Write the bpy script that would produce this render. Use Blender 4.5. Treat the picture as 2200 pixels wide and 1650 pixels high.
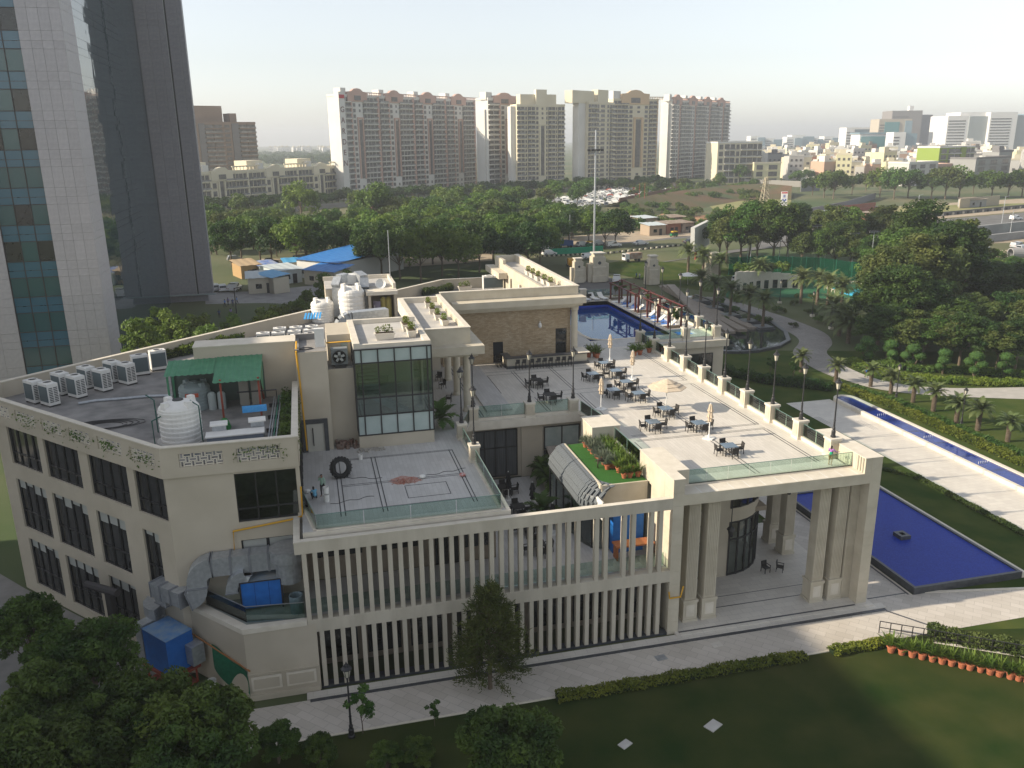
import bpy, math, random
import numpy as np
from mathutils import Vector, Matrix
R = math.radians
for o in list(bpy.data.objects): bpy.data.objects.remove(o)
SC = bpy.context.scene
COL = SC.collection

# ------------------------------------------------------------------ camera
PIT, ROL, YAW, FPX = .285672, -.011676, .238336, 1798.7
CAMZ = 35.0
fw = Vector((math.sin(YAW)*math.cos(PIT), math.cos(YAW)*math.cos(PIT), -math.sin(PIT)))
rt0 = Vector((math.cos(YAW), -math.sin(YAW), 0)); up0 = rt0.cross(fw)
rt = rt0*math.cos(ROL)+up0*math.sin(ROL); up = up0*math.cos(ROL)-rt0*math.sin(ROL)
cd = bpy.data.cameras.new('camera'); cam = bpy.data.objects.new('camera', cd); COL.objects.link(cam)
cd.sensor_width = 36; cd.lens = 36*FPX/2200; cd.clip_start = .5; cd.clip_end = 30000
cam.matrix_world = Matrix(((rt.x, up.x, -fw.x, 0), (rt.y, up.y, -fw.y, 0), (rt.z, up.z, -fw.z, CAMZ), (0, 0, 0, 1)))
SC.camera = cam

# ------------------------------------------------------------------ light
SUN_EL = R(27.5); SX, SY = -.9976, .07                       # towards the sun
w = bpy.data.worlds.new('World'); SC.world = w; w.use_nodes = True
nt = w.node_tree; bg = nt.nodes['Background']
sky = nt.nodes.new('ShaderNodeTexSky'); sky.sky_type = 'NISHITA'; sky.sun_disc = False
sky.sun_elevation = SUN_EL; sky.sun_rotation = math.atan2(SX, SY)
sky.altitude = 200; sky.air_density = 1.0; sky.dust_density = 1.0; sky.ozone_density = 1.0
hs_ = nt.nodes.new('ShaderNodeHueSaturation'); hs_.inputs['Saturation'].default_value = .38; hs_.inputs['Value'].default_value = 1.0      # dusty, washed out air
nt.links.new(sky.outputs[0], hs_.inputs['Color']); nt.links.new(hs_.outputs[0], bg.inputs[0]); bg.inputs[1].default_value = .112
sl = bpy.data.lights.new('sun', 'SUN'); sl.energy = 4.0; sl.angle = R(.53); sl.color = (1, .88, .70)
so = bpy.data.objects.new('sun', sl); COL.objects.link(so); so.location = (-60, 10, 90)
ld = Vector((-SX*math.cos(SUN_EL), -SY*math.cos(SUN_EL), -math.sin(SUN_EL)))
so.rotation_euler = ld.to_track_quat('-Z', 'Y').to_euler()
SC.view_settings.view_transform = 'Standard'; SC.view_settings.look = 'None'
SC.view_settings.exposure = .86; SC.view_settings.gamma = 1
SC.render.engine = 'CYCLES'
SC.cycles.max_bounces = 6; SC.cycles.diffuse_bounces = 3; SC.cycles.glossy_bounces = 3
SC.cycles.transparent_max_bounces = 12; SC.cycles.transmission_bounces = 4; SC.cycles.volume_bounces = 0
SC.cycles.caustics_reflective = False; SC.cycles.caustics_refractive = False
SC.cycles.use_denoising = True

# ------------------------------------------------------------------ surveying helpers (photo point + known height -> place)
def ray(u, v): return fw+rt*((u-1100)/FPX)-up*((v-825)/FPX)
def P(u, v, z=0.):
    d = ray(u, v); t = (z-CAMZ)/d.z; return Vector((d.x*t, d.y*t, z))
def PY(u, v, y):
    d = ray(u, v); t = y/d.y; return Vector((d.x*t, y, CAMZ+d.z*t))
def sst(a, b, x):
    t = min(1, max(0, (x-a)/(b-a))); return t*t*(3-2*t)
def gz(x, y):
    s = 100+65*sst(0, 50, x); return 4.6*sst(s, s+50, y)
def G(u, v):
    z = 0.
    for _ in range(14):
        p = P(u, v, z); z = gz(p.x, p.y)*.6+z*.4
    return P(u, v, z)
def hpx(p, px): return px*((p-Vector((0, 0, CAMZ))).dot(fw))/FPX   # photo pixels -> metres at p

# ------------------------------------------------------------------ mesh building
class M:
    def __init__(s): s.v = []; s.f = []
    def add(s, vs, fs):
        o = len(s.v); s.v += [tuple(a) for a in vs]; s.f += [tuple(i+o for i in f) for f in fs]; return s
    def box(s, x0, x1, y0, y1, z0, z1):
        return s.add([(x0,y0,z0),(x1,y0,z0),(x1,y1,z0),(x0,y1,z0),(x0,y0,z1),(x1,y0,z1),(x1,y1,z1),(x0,y1,z1)],
                     [(0,3,2,1),(4,5,6,7),(0,1,5,4),(1,2,6,5),(2,3,7,6),(3,0,4,7)])
    def obox(s, c, sx, sy, sz, rz=0, tap=1.):
        a, b = math.cos(rz), math.sin(rz); vs = []
        for z, k in ((0, 1), (sz, tap)):
            for X, Y in ((-1,-1),(1,-1),(1,1),(-1,1)):
                X *= sx/2*k; Y *= sy/2*k; vs.append((c[0]+X*a-Y*b, c[1]+X*b+Y*a, c[2]+z))
        return s.add(vs, [(0,3,2,1),(4,5,6,7),(0,1,5,4),(1,2,6,5),(2,3,7,6),(3,0,4,7)])
    def prism(s, poly, z0, z1):
        n = len(poly); z0f = z0 if callable(z0) else (lambda x, y: z0); z1f = z1 if callable(z1) else (lambda x, y: z1)
        a = sum(poly[i][0]*poly[(i+1) % n][1]-poly[(i+1) % n][0]*poly[i][1] for i in range(n))
        if a < 0: poly = poly[::-1]
        return s.add([(p[0],p[1],z0f(p[0],p[1])) for p in poly]+[(p[0],p[1],z1f(p[0],p[1])) for p in poly],
                     [tuple(range(n))[::-1], tuple(range(n, 2*n))]+[(i,(i+1) % n,(i+1) % n+n,i+n) for i in range(n)])
    def lathe(s, c, prof, n=12, a0=0., cap=True):
        vs = []; fs = []; m = len(prof)
        for r, z in prof:
            for i in range(n):
                a = a0+2*math.pi*i/n; vs.append((c[0]+r*math.cos(a), c[1]+r*math.sin(a), c[2]+z))
        for j in range(m-1):
            for i in range(n):
                k = (i+1) % n; fs.append((j*n+i, j*n+k, (j+1)*n+k, (j+1)*n+i))
        if cap: fs.append(tuple(range(n))[::-1]); fs.append(tuple(range((m-1)*n, m*n)))
        return s.add(vs, fs)
    def sweep(s, pts, w, h, ref):
        """rectangular duct along a path that lies in the plane normal to ref"""
        pts = [Vector(p) for p in pts]; ref = Vector(ref).normalized(); vs = []; m = len(pts)
        for j, p in enumerate(pts):
            d = (pts[min(j+1, m-1)]-pts[max(j-1, 0)]).normalized(); b = d.cross(ref).normalized()
            vs += [p-ref*w/2-b*h/2, p+ref*w/2-b*h/2, p+ref*w/2+b*h/2, p-ref*w/2+b*h/2]
        fs = [(4*j+i, 4*j+(i+1) % 4, 4*j+4+(i+1) % 4, 4*j+4+i) for j in range(m-1) for i in range(4)]
        return s.add(vs, fs+[(3, 2, 1, 0), (4*m-4, 4*m-3, 4*m-2, 4*m-1)])
    def cyl(s, c, r, h, n=12, r2=None): return s.lathe(c, [(r, 0), (r if r2 is None else r2, h)], n)
    def tube(s, pts, r, n=6, r2=None):
        pts = [Vector(p) for p in pts]; vs = []; fs = []; m = len(pts)
        for j, p in enumerate(pts):
            d = (pts[min(j+1, m-1)]-pts[max(j-1, 0)])
            d = d.normalized() if d.length > 1e-6 else Vector((0, 0, 1))
            a = d.orthogonal().normalized() if abs(d.z) > .95 else d.cross(Vector((0, 0, 1))).normalized()
            b = d.cross(a); rr = r if r2 is None else r+(r2-r)*j/(m-1)
            for i in range(n):
                t = 2*math.pi*i/n; vs.append(p+a*(rr*math.cos(t))+b*(rr*math.sin(t)))
        for j in range(m-1):
            for i in range(n):
                k = (i+1) % n; fs.append((j*n+i, (j+1)*n+i, (j+1)*n+k, j*n+k))
        fs.append(tuple(range(n))); fs.append(tuple(range((m-1)*n, m*n))[::-1])
        return s.add(vs, fs)
    def bar(s, p, q, w, h):
        p = Vector(p); q = Vector(q); d = (q-p).normalized()
        a = d.cross(Vector((0, 0, 1))); a = a.normalized() if a.length > 1e-4 else Vector((1, 0, 0))
        b = a.cross(d); a *= w/2; b *= h/2
        vs = [p-a-b, p+a-b, p+a+b, p-a+b, q-a-b, q+a-b, q+a+b, q-a+b]
        return s.add(vs, [(0,1,2,3),(7,6,5,4),(0,4,5,1),(1,5,6,2),(2,6,7,3),(3,7,4,0)])
    def quad(s, *p): return s.add(p, [tuple(range(len(p)))])
    def ball(s, c, rx, ry, rz, n=10, m=6):
        prof = []
        vs = []; fs = []
        for j in range(m+1):
            t = math.pi*j/m
            for i in range(n):
                a = 2*math.pi*i/n; q = max(math.sin(t), .02)
                vs.append((c[0]+rx*q*math.cos(a), c[1]+ry*q*math.sin(a), c[2]-rz*math.cos(t)))
        for j in range(m):
            for i in range(n):
                k = (i+1) % n; fs.append((j*n+i, j*n+k, (j+1)*n+k, (j+1)*n+i))
        return s.add(vs, fs)
    def xf(s, mtx): s.v = [tuple(mtx @ Vector(p)) for p in s.v]; return s
    def mesh(s, name, off=(0, 0, 0)):
        me = bpy.data.meshes.new(name)
        me.from_pydata([(a-off[0], b-off[1], c-off[2]) for a, b, c in s.v], [], s.f); me.update(); return me

def woff(p):
    o = Vector((0, 0, 0))
    while p: o += p.location; p = p.parent
    return o
def mko(name, me, m, parent=None, smooth=False, kind=None, label=None):
    o = bpy.data.objects.new(name, me); COL.objects.link(o); o.parent = parent
    if m is not None and not me.materials: me.materials.append(m)
    if smooth: me.polygons.foreach_set('use_smooth', [True]*len(me.polygons))
    if kind: o['kind'] = kind
    if label: o['label'] = label
    return o
def part(name, mb, m, parent, smooth=False, kind=None, label=None):
    return mko(name, mb.mesh(name, woff(parent)), m, parent, smooth, kind, label)
def tag(o, label, cat, group=None):
    o['label'] = label; o['category'] = cat
    if group: o['group'] = group
    return o
def thing(name, label, cat, loc=(0, 0, 0), rz=0, group=None):
    o = bpy.data.objects.new(name, None); COL.objects.link(o); o.empty_display_size = .3
    o.location = loc; o.rotation_euler[2] = rz
    return tag(o, label, cat, group)
def solo(name, mb, m, label, cat, group=None, base=None, smooth=False):
    b = base or (0, 0, 0); o = mko(name, mb.mesh(name, b), m, None, smooth); o.location = b
    return tag(o, label, cat, group)
def struct(name, mb, m, smooth=False): return mko(name, mb.mesh(name), m, None, smooth, 'structure')
def copy_tree(o, parent=None):
    c = o.copy(); COL.objects.link(c); c.parent = parent
    for ch in o.children: copy_tree(ch, c)
    return c
USED = set()
def place(proto, loc, rz=0, sc=1, label=None, group=None):
    """first call moves the prototype itself, later calls copy it"""
    if proto.name in USED: o = copy_tree(proto)
    else: o = proto; USED.add(proto.name)
    o.location = loc; o.rotation_euler = (0, 0, rz)
    o.scale = sc if hasattr(sc, '__len__') else (sc, sc, sc)
    if label: o['label'] = label
    if group: o['group'] = group
    return o

ORD = 'first second third fourth fifth sixth seventh eighth ninth tenth eleventh twelfth thirteenth fourteenth fifteenth sixteenth seventeenth eighteenth nineteenth twentieth twenty-first twenty-second twenty-third twenty-fourth twenty-fifth'.split()
# ------------------------------------------------------------------ materials
MATS = {}
def mat(name, c, c2=None, sc=3., rough=.75, bump=0., bsc=None, metal=0., spec=.3, rand=0., detail=4., mix=.5, stretch=None, coat=0.):
    if name in MATS: return MATS[name]
    m = bpy.data.materials.new(name); m.use_nodes = True; t = m.node_tree; N = t.nodes; L = t.links; b = N['Principled BSDF']
    b.inputs['Roughness'].default_value = rough; b.inputs['Metallic'].default_value = metal
    b.inputs['Specular IOR Level'].default_value = spec; b.inputs['Base Color'].default_value = (*c, 1)
    if coat: b.inputs['Coat Weight'].default_value = coat; b.inputs['Coat Roughness'].default_value = .08
    tc = N.new('ShaderNodeTexCoord'); src = tc.outputs['Object']
    if stretch:
        mp = N.new('ShaderNodeMapping'); mp.inputs['Scale'].default_value = stretch; L.new(src, mp.inputs[0]); src = mp.outputs[0]
    col = None
    if c2 is not None:
        n = N.new('ShaderNodeTexNoise'); n.inputs['Scale'].default_value = sc; n.inputs['Detail'].default_value = detail
        L.new(src, n.inputs['Vector']); r = N.new('ShaderNodeValToRGB'); L.new(n.outputs[0], r.inputs[0])
        r.color_ramp.elements[0].position = mix-.18; r.color_ramp.elements[1].position = mix+.18
        r.color_ramp.elements[0].color = (*c, 1); r.color_ramp.elements[1].color = (*c2, 1); col = r.outputs[0]
    if rand:
        oi = N.new('ShaderNodeObjectInfo'); h = N.new('ShaderNodeHueSaturation'); mr = N.new('ShaderNodeMapRange')
        mr.inputs['To Min'].default_value = 1-rand; mr.inputs['To Max'].default_value = 1+rand
        L.new(oi.outputs['Random'], mr.inputs[0]); L.new(mr.outputs[0], h.inputs['Value'])
        if col is not None: L.new(col, h.inputs['Color'])
        else: h.inputs['Color'].default_value = (*c, 1)
        col = h.outputs[0]
    if col is not None: L.new(col, b.inputs['Base Color'])
    if bump:
        n2 = N.new('ShaderNodeTexNoise'); n2.inputs['Scale'].default_value = bsc or sc*6; n2.inputs['Detail'].default_value = 3
        L.new(src, n2.inputs['Vector']); bp = N.new('ShaderNodeBump'); bp.inputs['Strength'].default_value = bump
        bp.inputs['Distance'].default_value = .05; L.new(n2.outputs[0], bp.inputs['Height']); L.new(bp.outputs[0], b.inputs['Normal'])
    MATS[name] = m; return m
def tilemat(name, c, c2, joint, w, h, off=.5, mortar=.02, rough=.6, rot=0., spec=.3, vari=.5, bump=.25, stain=None):
    """stone / tile / brick courses by a Brick texture on object coordinates (flat surfaces)"""
    if name in MATS: return MATS[name]
    m = bpy.data.materials.new(name); m.use_nodes = True; t = m.node_tree; N = t.nodes; L = t.links; b = N['Principled BSDF']
    b.inputs['Roughness'].default_value = rough; b.inputs['Specular IOR Level'].default_value = spec
    tc = N.new('ShaderNodeTexCoord'); mp = N.new('ShaderNodeMapping'); L.new(tc.outputs['Object'], mp.inputs[0])
    mp.inputs['Rotation'].default_value = rot if hasattr(rot, '__len__') else (0, 0, rot)
    br = N.new('ShaderNodeTexBrick'); L.new(mp.outputs[0], br.inputs['Vector']); br.offset = off
    br.inputs['Scale'].default_value = 1; br.inputs['Brick Width'].default_value = w; br.inputs['Row Height'].default_value = h
    br.inputs['Mortar Size'].default_value = mortar; br.inputs['Mortar Smooth'].default_value = .1; br.inputs['Bias'].default_value = 0
    br.inputs['Color1'].default_value = (*c, 1); br.inputs['Color2'].default_value = (*c2, 1); br.inputs['Mortar'].default_value = (*joint, 1)
    col = br.outputs[0]
    n = N.new('ShaderNodeTexNoise'); n.inputs['Scale'].default_value = .35; n.inputs['Detail'].default_value = 6; L.new(tc.outputs['Object'], n.inputs['Vector'])
    mx = N.new('ShaderNodeMix'); mx.data_type = 'RGBA'; mx.blend_type = 'MULTIPLY'; mx.inputs[0].default_value = vari
    rr = N.new('ShaderNodeValToRGB'); L.new(n.outputs[0], rr.inputs[0]); rr.color_ramp.elements[0].position = .3; rr.color_ramp.elements[1].position = .7
    rr.color_ramp.elements[0].color = (*(stain or (.72, .7, .68)), 1); rr.color_ramp.elements[1].color = (1, 1, 1, 1)
    L.new(col, mx.inputs[6]); L.new(rr.outputs[0], mx.inputs[7]); L.new(mx.outputs[2], b.inputs['Base Color'])
    bp = N.new('ShaderNodeBump'); bp.inputs['Strength'].default_value = bump; bp.inputs['Distance'].default_value = .01; bp.invert = True
    L.new(br.outputs['Fac'], bp.inputs['Height']); L.new(bp.outputs[0], b.inputs['Normal'])
    MATS[name] = m; return m
def glassmat(name, tint, refl=.12, rough=.02):
    if name in MATS: return MATS[name]
    m = bpy.data.materials.new(name); m.use_nodes = True; t = m.node_tree; N = t.nodes; L = t.links; N.remove(N['Principled BSDF'])
    tr = N.new('ShaderNodeBsdfTransparent'); tr.inputs[0].default_value = (*tint, 1)
    gl = N.new('ShaderNodeBsdfGlossy'); gl.inputs[0].default_value = (.9, 1, .97, 1); gl.inputs['Roughness'].default_value = rough
    fr = N.new('ShaderNodeFresnel'); fr.inputs[0].default_value = 1.5
    ad = N.new('ShaderNodeMath'); ad.operation = 'ADD'; ad.inputs[1].default_value = refl; L.new(fr.outputs[0], ad.inputs[0]); ad.use_clamp = True
    mx = N.new('ShaderNodeMixShader'); L.new(ad.outputs[0], mx.inputs[0]); L.new(tr.outputs[0], mx.inputs[1]); L.new(gl.outputs[0], mx.inputs[2])
    L.new(mx.outputs[0], N['Material Output'].inputs[0]); MATS[name] = m; return m
def leafmat(name, c, c2, rand=.25, trans=.35, sc=.5):
    if name in MATS: return MATS[name]
    m = bpy.data.materials.new(name); m.use_nodes = True; t = m.node_tree; N = t.nodes; L = t.links; b = N['Principled BSDF']
    b.inputs['Roughness'].default_value = .55; b.inputs['Specular IOR Level'].default_value = .25
    tc = N.new('ShaderNodeTexCoord'); n = N.new('ShaderNodeTexNoise'); n.inputs['Scale'].default_value = sc; n.inputs['Detail'].default_value = 5
    L.new(tc.outputs['Object'], n.inputs['Vector']); r = N.new('ShaderNodeValToRGB'); L.new(n.outputs[0], r.inputs[0])
    r.color_ramp.elements[0].position = .35; r.color_ramp.elements[1].position = .65
    r.color_ramp.elements[0].color = (*c, 1); r.color_ramp.elements[1].color = (*c2, 1)
    oi = N.new('ShaderNodeObjectInfo'); h = N.new('ShaderNodeHueSaturation'); mr = N.new('ShaderNodeMapRange')
    mr.inputs['To Min'].default_value = 1-rand; mr.inputs['To Max'].default_value = 1+rand
    L.new(oi.outputs['Random'], mr.inputs[0]); L.new(mr.outputs[0], h.inputs['Value']); L.new(r.outputs[0], h.inputs['Color'])
    mr2 = N.new('ShaderNodeMapRange'); mr2.inputs['To Min'].default_value = .485; mr2.inputs['To Max'].default_value = .515
    ml = N.new('ShaderNodeMath'); ml.operation = 'MULTIPLY'; ml.inputs[1].default_value = 7.31; fr = N.new('ShaderNodeMath'); fr.operation = 'FRACT'
    L.new(oi.outputs['Random'], ml.inputs[0]); L.new(ml.outputs[0], fr.inputs[0]); L.new(fr.outputs[0], mr2.inputs[0]); L.new(mr2.outputs[0], h.inputs['Hue'])
    L.new(h.outputs[0], b.inputs['Base Color'])
    tl = N.new('ShaderNodeBsdfTranslucent'); L.new(h.outputs[0], tl.inputs[0])
    mx = N.new('ShaderNodeMixShader'); mx.inputs[0].default_value = trans; L.new(b.outputs[0], mx.inputs[1]); L.new(tl.outputs[0], mx.inputs[2])
    L.new(mx.outputs[0], N['Material Output'].inputs[0]); MATS[name] = m; return m

STONE = mat('cream stone', (.50, .445, .345), (.58, .525, .42), .9, .7, .12, 8)
PLAST = mat('painted plaster', (.47, .415, .325), (.53, .47, .375), .5, .8, .08, 14)
CONC = mat('screen concrete', (.46, .415, .335), (.55, .50, .41), 1.3, .75, .15, 9, stretch=(1, 1, .25))
CAP = mat('pale coping', (.60, .545, .45), (.68, .625, .53), 1.5, .7, .08, 10)
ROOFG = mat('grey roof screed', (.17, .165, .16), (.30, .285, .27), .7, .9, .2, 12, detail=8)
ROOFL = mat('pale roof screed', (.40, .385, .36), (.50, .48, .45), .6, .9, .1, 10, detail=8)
DARKM = mat('dark bronze metal', (.035, .034, .035), None, rough=.4, metal=.3, spec=.5)
BLACKM = mat('black iron', (.02, .02, .022), None, rough=.5, spec=.5)
WIN = mat('dark window glass', (.012, .014, .016), (.03, .032, .032), .8, .06, 0, spec=.7)
WINF = mat('frosted glass', (.30, .36, .34), (.38, .43, .41), 1.2, .25, spec=.5)
BLIND = mat('roller blind', (.42, .43, .40), None, rough=.7)
GLR = glassmat('rail glass', (.80, .90, .865), .05)
GLC = glassmat('clear glazing', (.62, .70, .68), .10)
LINE = mat('black stone inlay', (.05, .05, .055), None, rough=.5)
WHITEP = mat('white plastic', (.72, .70, .66), (.78, .76, .72), 2, .45)
WHITEM = mat('white coated metal', (.68, .67, .64), (.74, .73, .70), 3, .4)
GALV = mat('galvanised duct', (.36, .38, .40), (.48, .50, .52), 4, .42, .08, 10, metal=.55)
YELL = mat('yellow gas pipe', (.62, .33, .02), None, rough=.5)
BLUEB = mat('blue unit paint', (.015, .12, .42), (.02, .15, .5), 2, .45)
RED = mat('red oxide', (.28, .06, .035), None, rough=.6)
TERRA = mat('terracotta', (.36, .11, .05), (.42, .15, .08), 6, .8)
WICK = mat('charcoal wicker', (.022, .021, .021), (.045, .042, .04), 40, .7, .3, 60)
SOIL = mat('soil', (.06, .045, .03), (.11, .08, .055), 5, .95)
BARK = mat('bark', (.10, .075, .05), (.17, .135, .10), 6, .95, .4, 20)
# ================================================================== SETTING
random.seed(3)
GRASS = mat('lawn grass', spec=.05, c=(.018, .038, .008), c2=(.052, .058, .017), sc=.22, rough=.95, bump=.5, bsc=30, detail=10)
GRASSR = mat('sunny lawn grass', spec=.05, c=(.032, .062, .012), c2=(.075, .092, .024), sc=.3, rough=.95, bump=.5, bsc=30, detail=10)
EARTH = mat('scrub ground', (.05, .085, .028), (.17, .15, .085), .02, .95, .3, 2, detail=12, mix=.56)
PAVE = tilemat('pale stone paving', (.52, .475, .415), (.60, .55, .49), (.36, .33, .29), 1.2, .6, .5, .012, .5, R(45), vari=.45)
PAVEW = tilemat('white walk paving', (.60, .56, .50), (.66, .62, .55), (.45, .42, .38), .9, .6, .5, .01, .55, 0, vari=.35)
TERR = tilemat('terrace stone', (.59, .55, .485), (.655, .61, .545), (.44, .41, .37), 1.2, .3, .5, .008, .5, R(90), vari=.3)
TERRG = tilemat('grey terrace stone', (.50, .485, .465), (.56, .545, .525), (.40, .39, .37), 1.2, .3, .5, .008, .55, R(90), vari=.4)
ASPH = mat('asphalt', (.115, .113, .11), (.16, .155, .15), .25, .9, .2, 14, detail=8)
COBB = tilemat('driveway setts', (.25, .235, .22), (.33, .31, .285), (.20, .19, .18), .35, .2, .5, .02, .85, R(20), vari=.5)
DUST = mat('dusty verge', (.34, .27, .19), (.42, .35, .26), .2, .95, .2, 8, detail=8)
DSTONE = mat('dark granite', (.045, .048, .055), (.075, .078, .085), 3, .35, spec=.5)
MOS = tilemat('blue mosaic', (.008, .03, .27), (.014, .05, .38), (.02, .04, .3), .12, .12, 0, .01, .45, 0, spec=.15, vari=.25)
MOSP = tilemat('pool mosaic', (.03, .20, .72), (.05, .27, .80), (.03, .18, .65), .15, .15, 0, .01, .2, 0, spec=.5, vari=.3)

gm = M(); xs = sorted(set(list(range(-400, 401, 20))+[-4400, -2500, -1200, -700, 700, 1200, 2500, 4400]))
ys = sorted(set([-180, -60]+list(range(0, 330, 12))+[360, 420, 500, 650, 900, 1400, 2200, 3500, 5200]))
gm.v = [(x, y, gz(x, y)-.03) for y in ys for x in xs]; nx = len(xs)
gm.f = [(j*nx+i, j*nx+i+1, (j+1)*nx+i+1, (j+1)*nx+i) for j in range(len(ys)-1) for i in range(nx-1)]
struct('ground', gm, EARTH)
def sheet(name, poly, z, m, follow=False):
    mb = M()
    if follow: mb.v = [(p[0], p[1], gz(p[0], p[1])+z) for p in poly]
    else: mb.v = [(p[0], p[1], z) for p in poly]
    mb.f = [tuple(range(len(poly)))]
    a = sum(poly[i][0]*poly[(i+1) % len(poly)][1]-poly[(i+1) % len(poly)][0]*poly[i][1] for i in range(len(poly)))
    if a < 0: mb.f = [mb.f[0][::-1]]
    return struct(name, mb, m)
def strip(name, Lp, Rp, z, m, follow=True):
    """ribbon between two edge polylines, draped on the ground"""
    mb = M(); n = 48
    def rs(ps, t):
        s = t*(len(ps)-1)*.9999; i = int(s); f = s-i; g = lambda k: Vector(ps[max(0, min(len(ps)-1, k))]).to_2d(); a, b, c, d = g(i-1), g(i), g(i+1), g(i+2)
        return .5*((2*b)+(c-a)*f+(2*a-5*b+4*c-d)*f*f+(3*b-a-3*c+d)*f**3)
    for i in range(n+1):
        for ps in (Lp, Rp):
            q = rs(ps, i/n); mb.v.append((q.x, q.y, (gz(q.x, q.y) if follow else 0)+z))
    mb.f = [(2*i, 2*i+1, 2*i+3, 2*i+2) for i in range(n)]
    return struct(name, mb, m)
# near ground
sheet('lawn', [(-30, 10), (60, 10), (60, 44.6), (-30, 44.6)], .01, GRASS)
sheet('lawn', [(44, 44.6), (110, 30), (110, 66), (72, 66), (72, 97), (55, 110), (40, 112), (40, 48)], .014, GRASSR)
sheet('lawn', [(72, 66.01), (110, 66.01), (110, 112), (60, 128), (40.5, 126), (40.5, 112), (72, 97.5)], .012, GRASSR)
sheet('pavement', [(-12, 44.7), (62, 44.7), (62, 46.4), (45.4, 49.6), (40.5, 49.6), (40.5, 48.4), (-12, 48.4)], .03, PAVE)
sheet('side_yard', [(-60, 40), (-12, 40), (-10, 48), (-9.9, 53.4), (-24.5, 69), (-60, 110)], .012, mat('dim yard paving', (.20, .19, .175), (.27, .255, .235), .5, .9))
sheet('pavement', [(40.4, 49.6), (44.3, 49.6), (44.3, 90), (40.4, 90)], .034, PAVE)
kb = M(); kb.box(-12, 39, 44.55, 44.7, -.02, .07); kb.bar((45.4, 49.7, .04), (62, 46.5, .04), .25, .1); kb.box(44.25, 44.4, 49.6, 68, -.02, .05)
struct('kerb', kb, CAP)
st = M(); st.box(-2.2, 41.2, 48.45, 49.15, 0, .1); st.box(24.0, 40.4, 48.9, 64, 0, .17)
struct('entrance_step', st, PAVEW)
ch = M(); ch.box(-2, 41, 48.16, 48.44, -.01, .06); ch.box(24.3, 39, 49.2, 49.36, .1, .178)
for a in ((26.5, 38.2, 51.6, 51.68), (26.5, 38.2, 53.0, 53.06)): ch.box(a[0], a[1], a[2], a[3], .1, .176)
ch.box(44.05, 44.2, 49.7, 66, 0, .04); ch.box(40.6, 44.2, 49.9, 50.02, 0, .041); ch.bar((40.9, 48.1, .03), (43.2, 44.8, .03), .16, .03)
struct('dark_channel', ch, DSTONE)
# reflecting pool on the right
bp = M(); bp.box(44.5, 44.75, 49.8, 68.2, 0, .62); bp.box(44.5, 54.7, 49.55, 49.8, 0, .62); bp.box(44.5, 54.7, 68.2, 68.5, 0, .62); bp.box(54.45, 54.7, 49.8, 68.2, 0, .62)
rp = thing('reflecting_pool', 'rectangular deep blue tiled pool with dark stone rim beside the columned portico', 'pool', (49.6, 59, 0))
part('rim', bp, DSTONE, rp); part('basin_floor', M().box(44.75, 54.45, 49.8, 68.2, .3, .5), MOS, rp)
part('overflow_edge', M().box(54.75, 55.15, 49.6, 68.4, 0, .5), CAP, rp)
jb = M(); a, b_, c, d_ = 49.05, 50.05, 57.0, 58.1
jb.box(a, b_, c, c+.3, .5, .85); jb.box(a, b_, d_-.3, d_, .5, .85); jb.box(a, a+.3, c+.3, d_-.3, .5, .85); jb.box(b_-.3, b_, c+.3, d_-.3, .5, .85)
solo('fountain_box', jb, DSTONE, 'small dark square stone fountain spout standing in the deep blue pool', 'fountain', base=(49.5, 57.5, .5))
# white walk, long fountain, paths
sheet('walkway', [(61.7, 50), (68.4, 50), (68.4, 96.4), (61.7, 96.4)], .03, PAVEW)
wl = M()
for k in range(3): wl.box(61.9+.3*k, 62.0+.3*k, 87.5+k*0, 90.2, .02, .036); wl.box(66.2+.3*k, 66.3+.3*k, 84+k*.0, 87.5, .02, .036)
for y in (74, 82): wl.box(61.7, 68.4, y, y+.08, .02, .036)
struct('walkway_lines', wl, mat('grey inlay', (.32, .31, .30), None))
lf = thing('long_fountain', 'long narrow fountain trough with blue water beside the white walkway', 'fountain', (69.9, 80, 0))
fr = M(); n = 10
outer = [(68.3, 55), (71.5, 55), (71.5, 95)]+[(69.9+1.6*math.cos(t*math.pi/n), 95+1.6*math.sin(t*math.pi/n)) for t in range(1, n)]+[(68.3, 95)]
inner = [(68.75, 55.5), (71.05, 55.5), (71.05, 95)]+[(69.9+1.15*math.cos(t*math.pi/n), 95+1.15*math.sin(t*math.pi/n)) for t in range(1, n)]+[(68.75, 95)]
k = len(outer); fr.v = [(x, y, 0) for x, y in outer]+[(x, y, .5) for x, y in outer]+[(x, y, .5) for x, y in inner]+[(x, y, .2) for x, y in inner]
for i in range(k):
    j = (i+1) % k; fr.f += [(i, j, j+k, i+k), (i+k, j+k, j+2*k, i+2*k), (i+2*k, j+2*k, j+3*k, i+3*k)]
part('rim', fr, CAP, lf); wm = M(); wm.v = [(x, y, .38) for x, y in inner]; wm.f = [tuple(range(k))]
WATER = mat('blue fountain water', (.008, .02, .16), (.015, .04, .24), 1.5, .06, .08, 5, spec=.6)
part('water', wm, WATER, lf)
sp = M()
for q in range(4):
    yb = 62+q*8.5
    for i in range(5): sp.cyl((69.3+i*.28, yb, .36), .03, .3, 6)
part('spouts', sp, WHITEM, lf, kind='stuff')
C4 = lambda x, y: (1500+x*.31818, 400+y*.31818)
dl = [P(*C4(x, y), 0) for x, y in ((0, 740), (330, 850), (560, 960), (680, 1040), (640, 1130), (760, 1220), (910, 1290))]
dr = [P(*C4(x, y), 0) for x, y in ((0, 700), (480, 850), (660, 910), (850, 990), (905, 1060), (870, 1130), (990, 1220))]
strip('driveway', dl, dr, .05, COBB)
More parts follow.
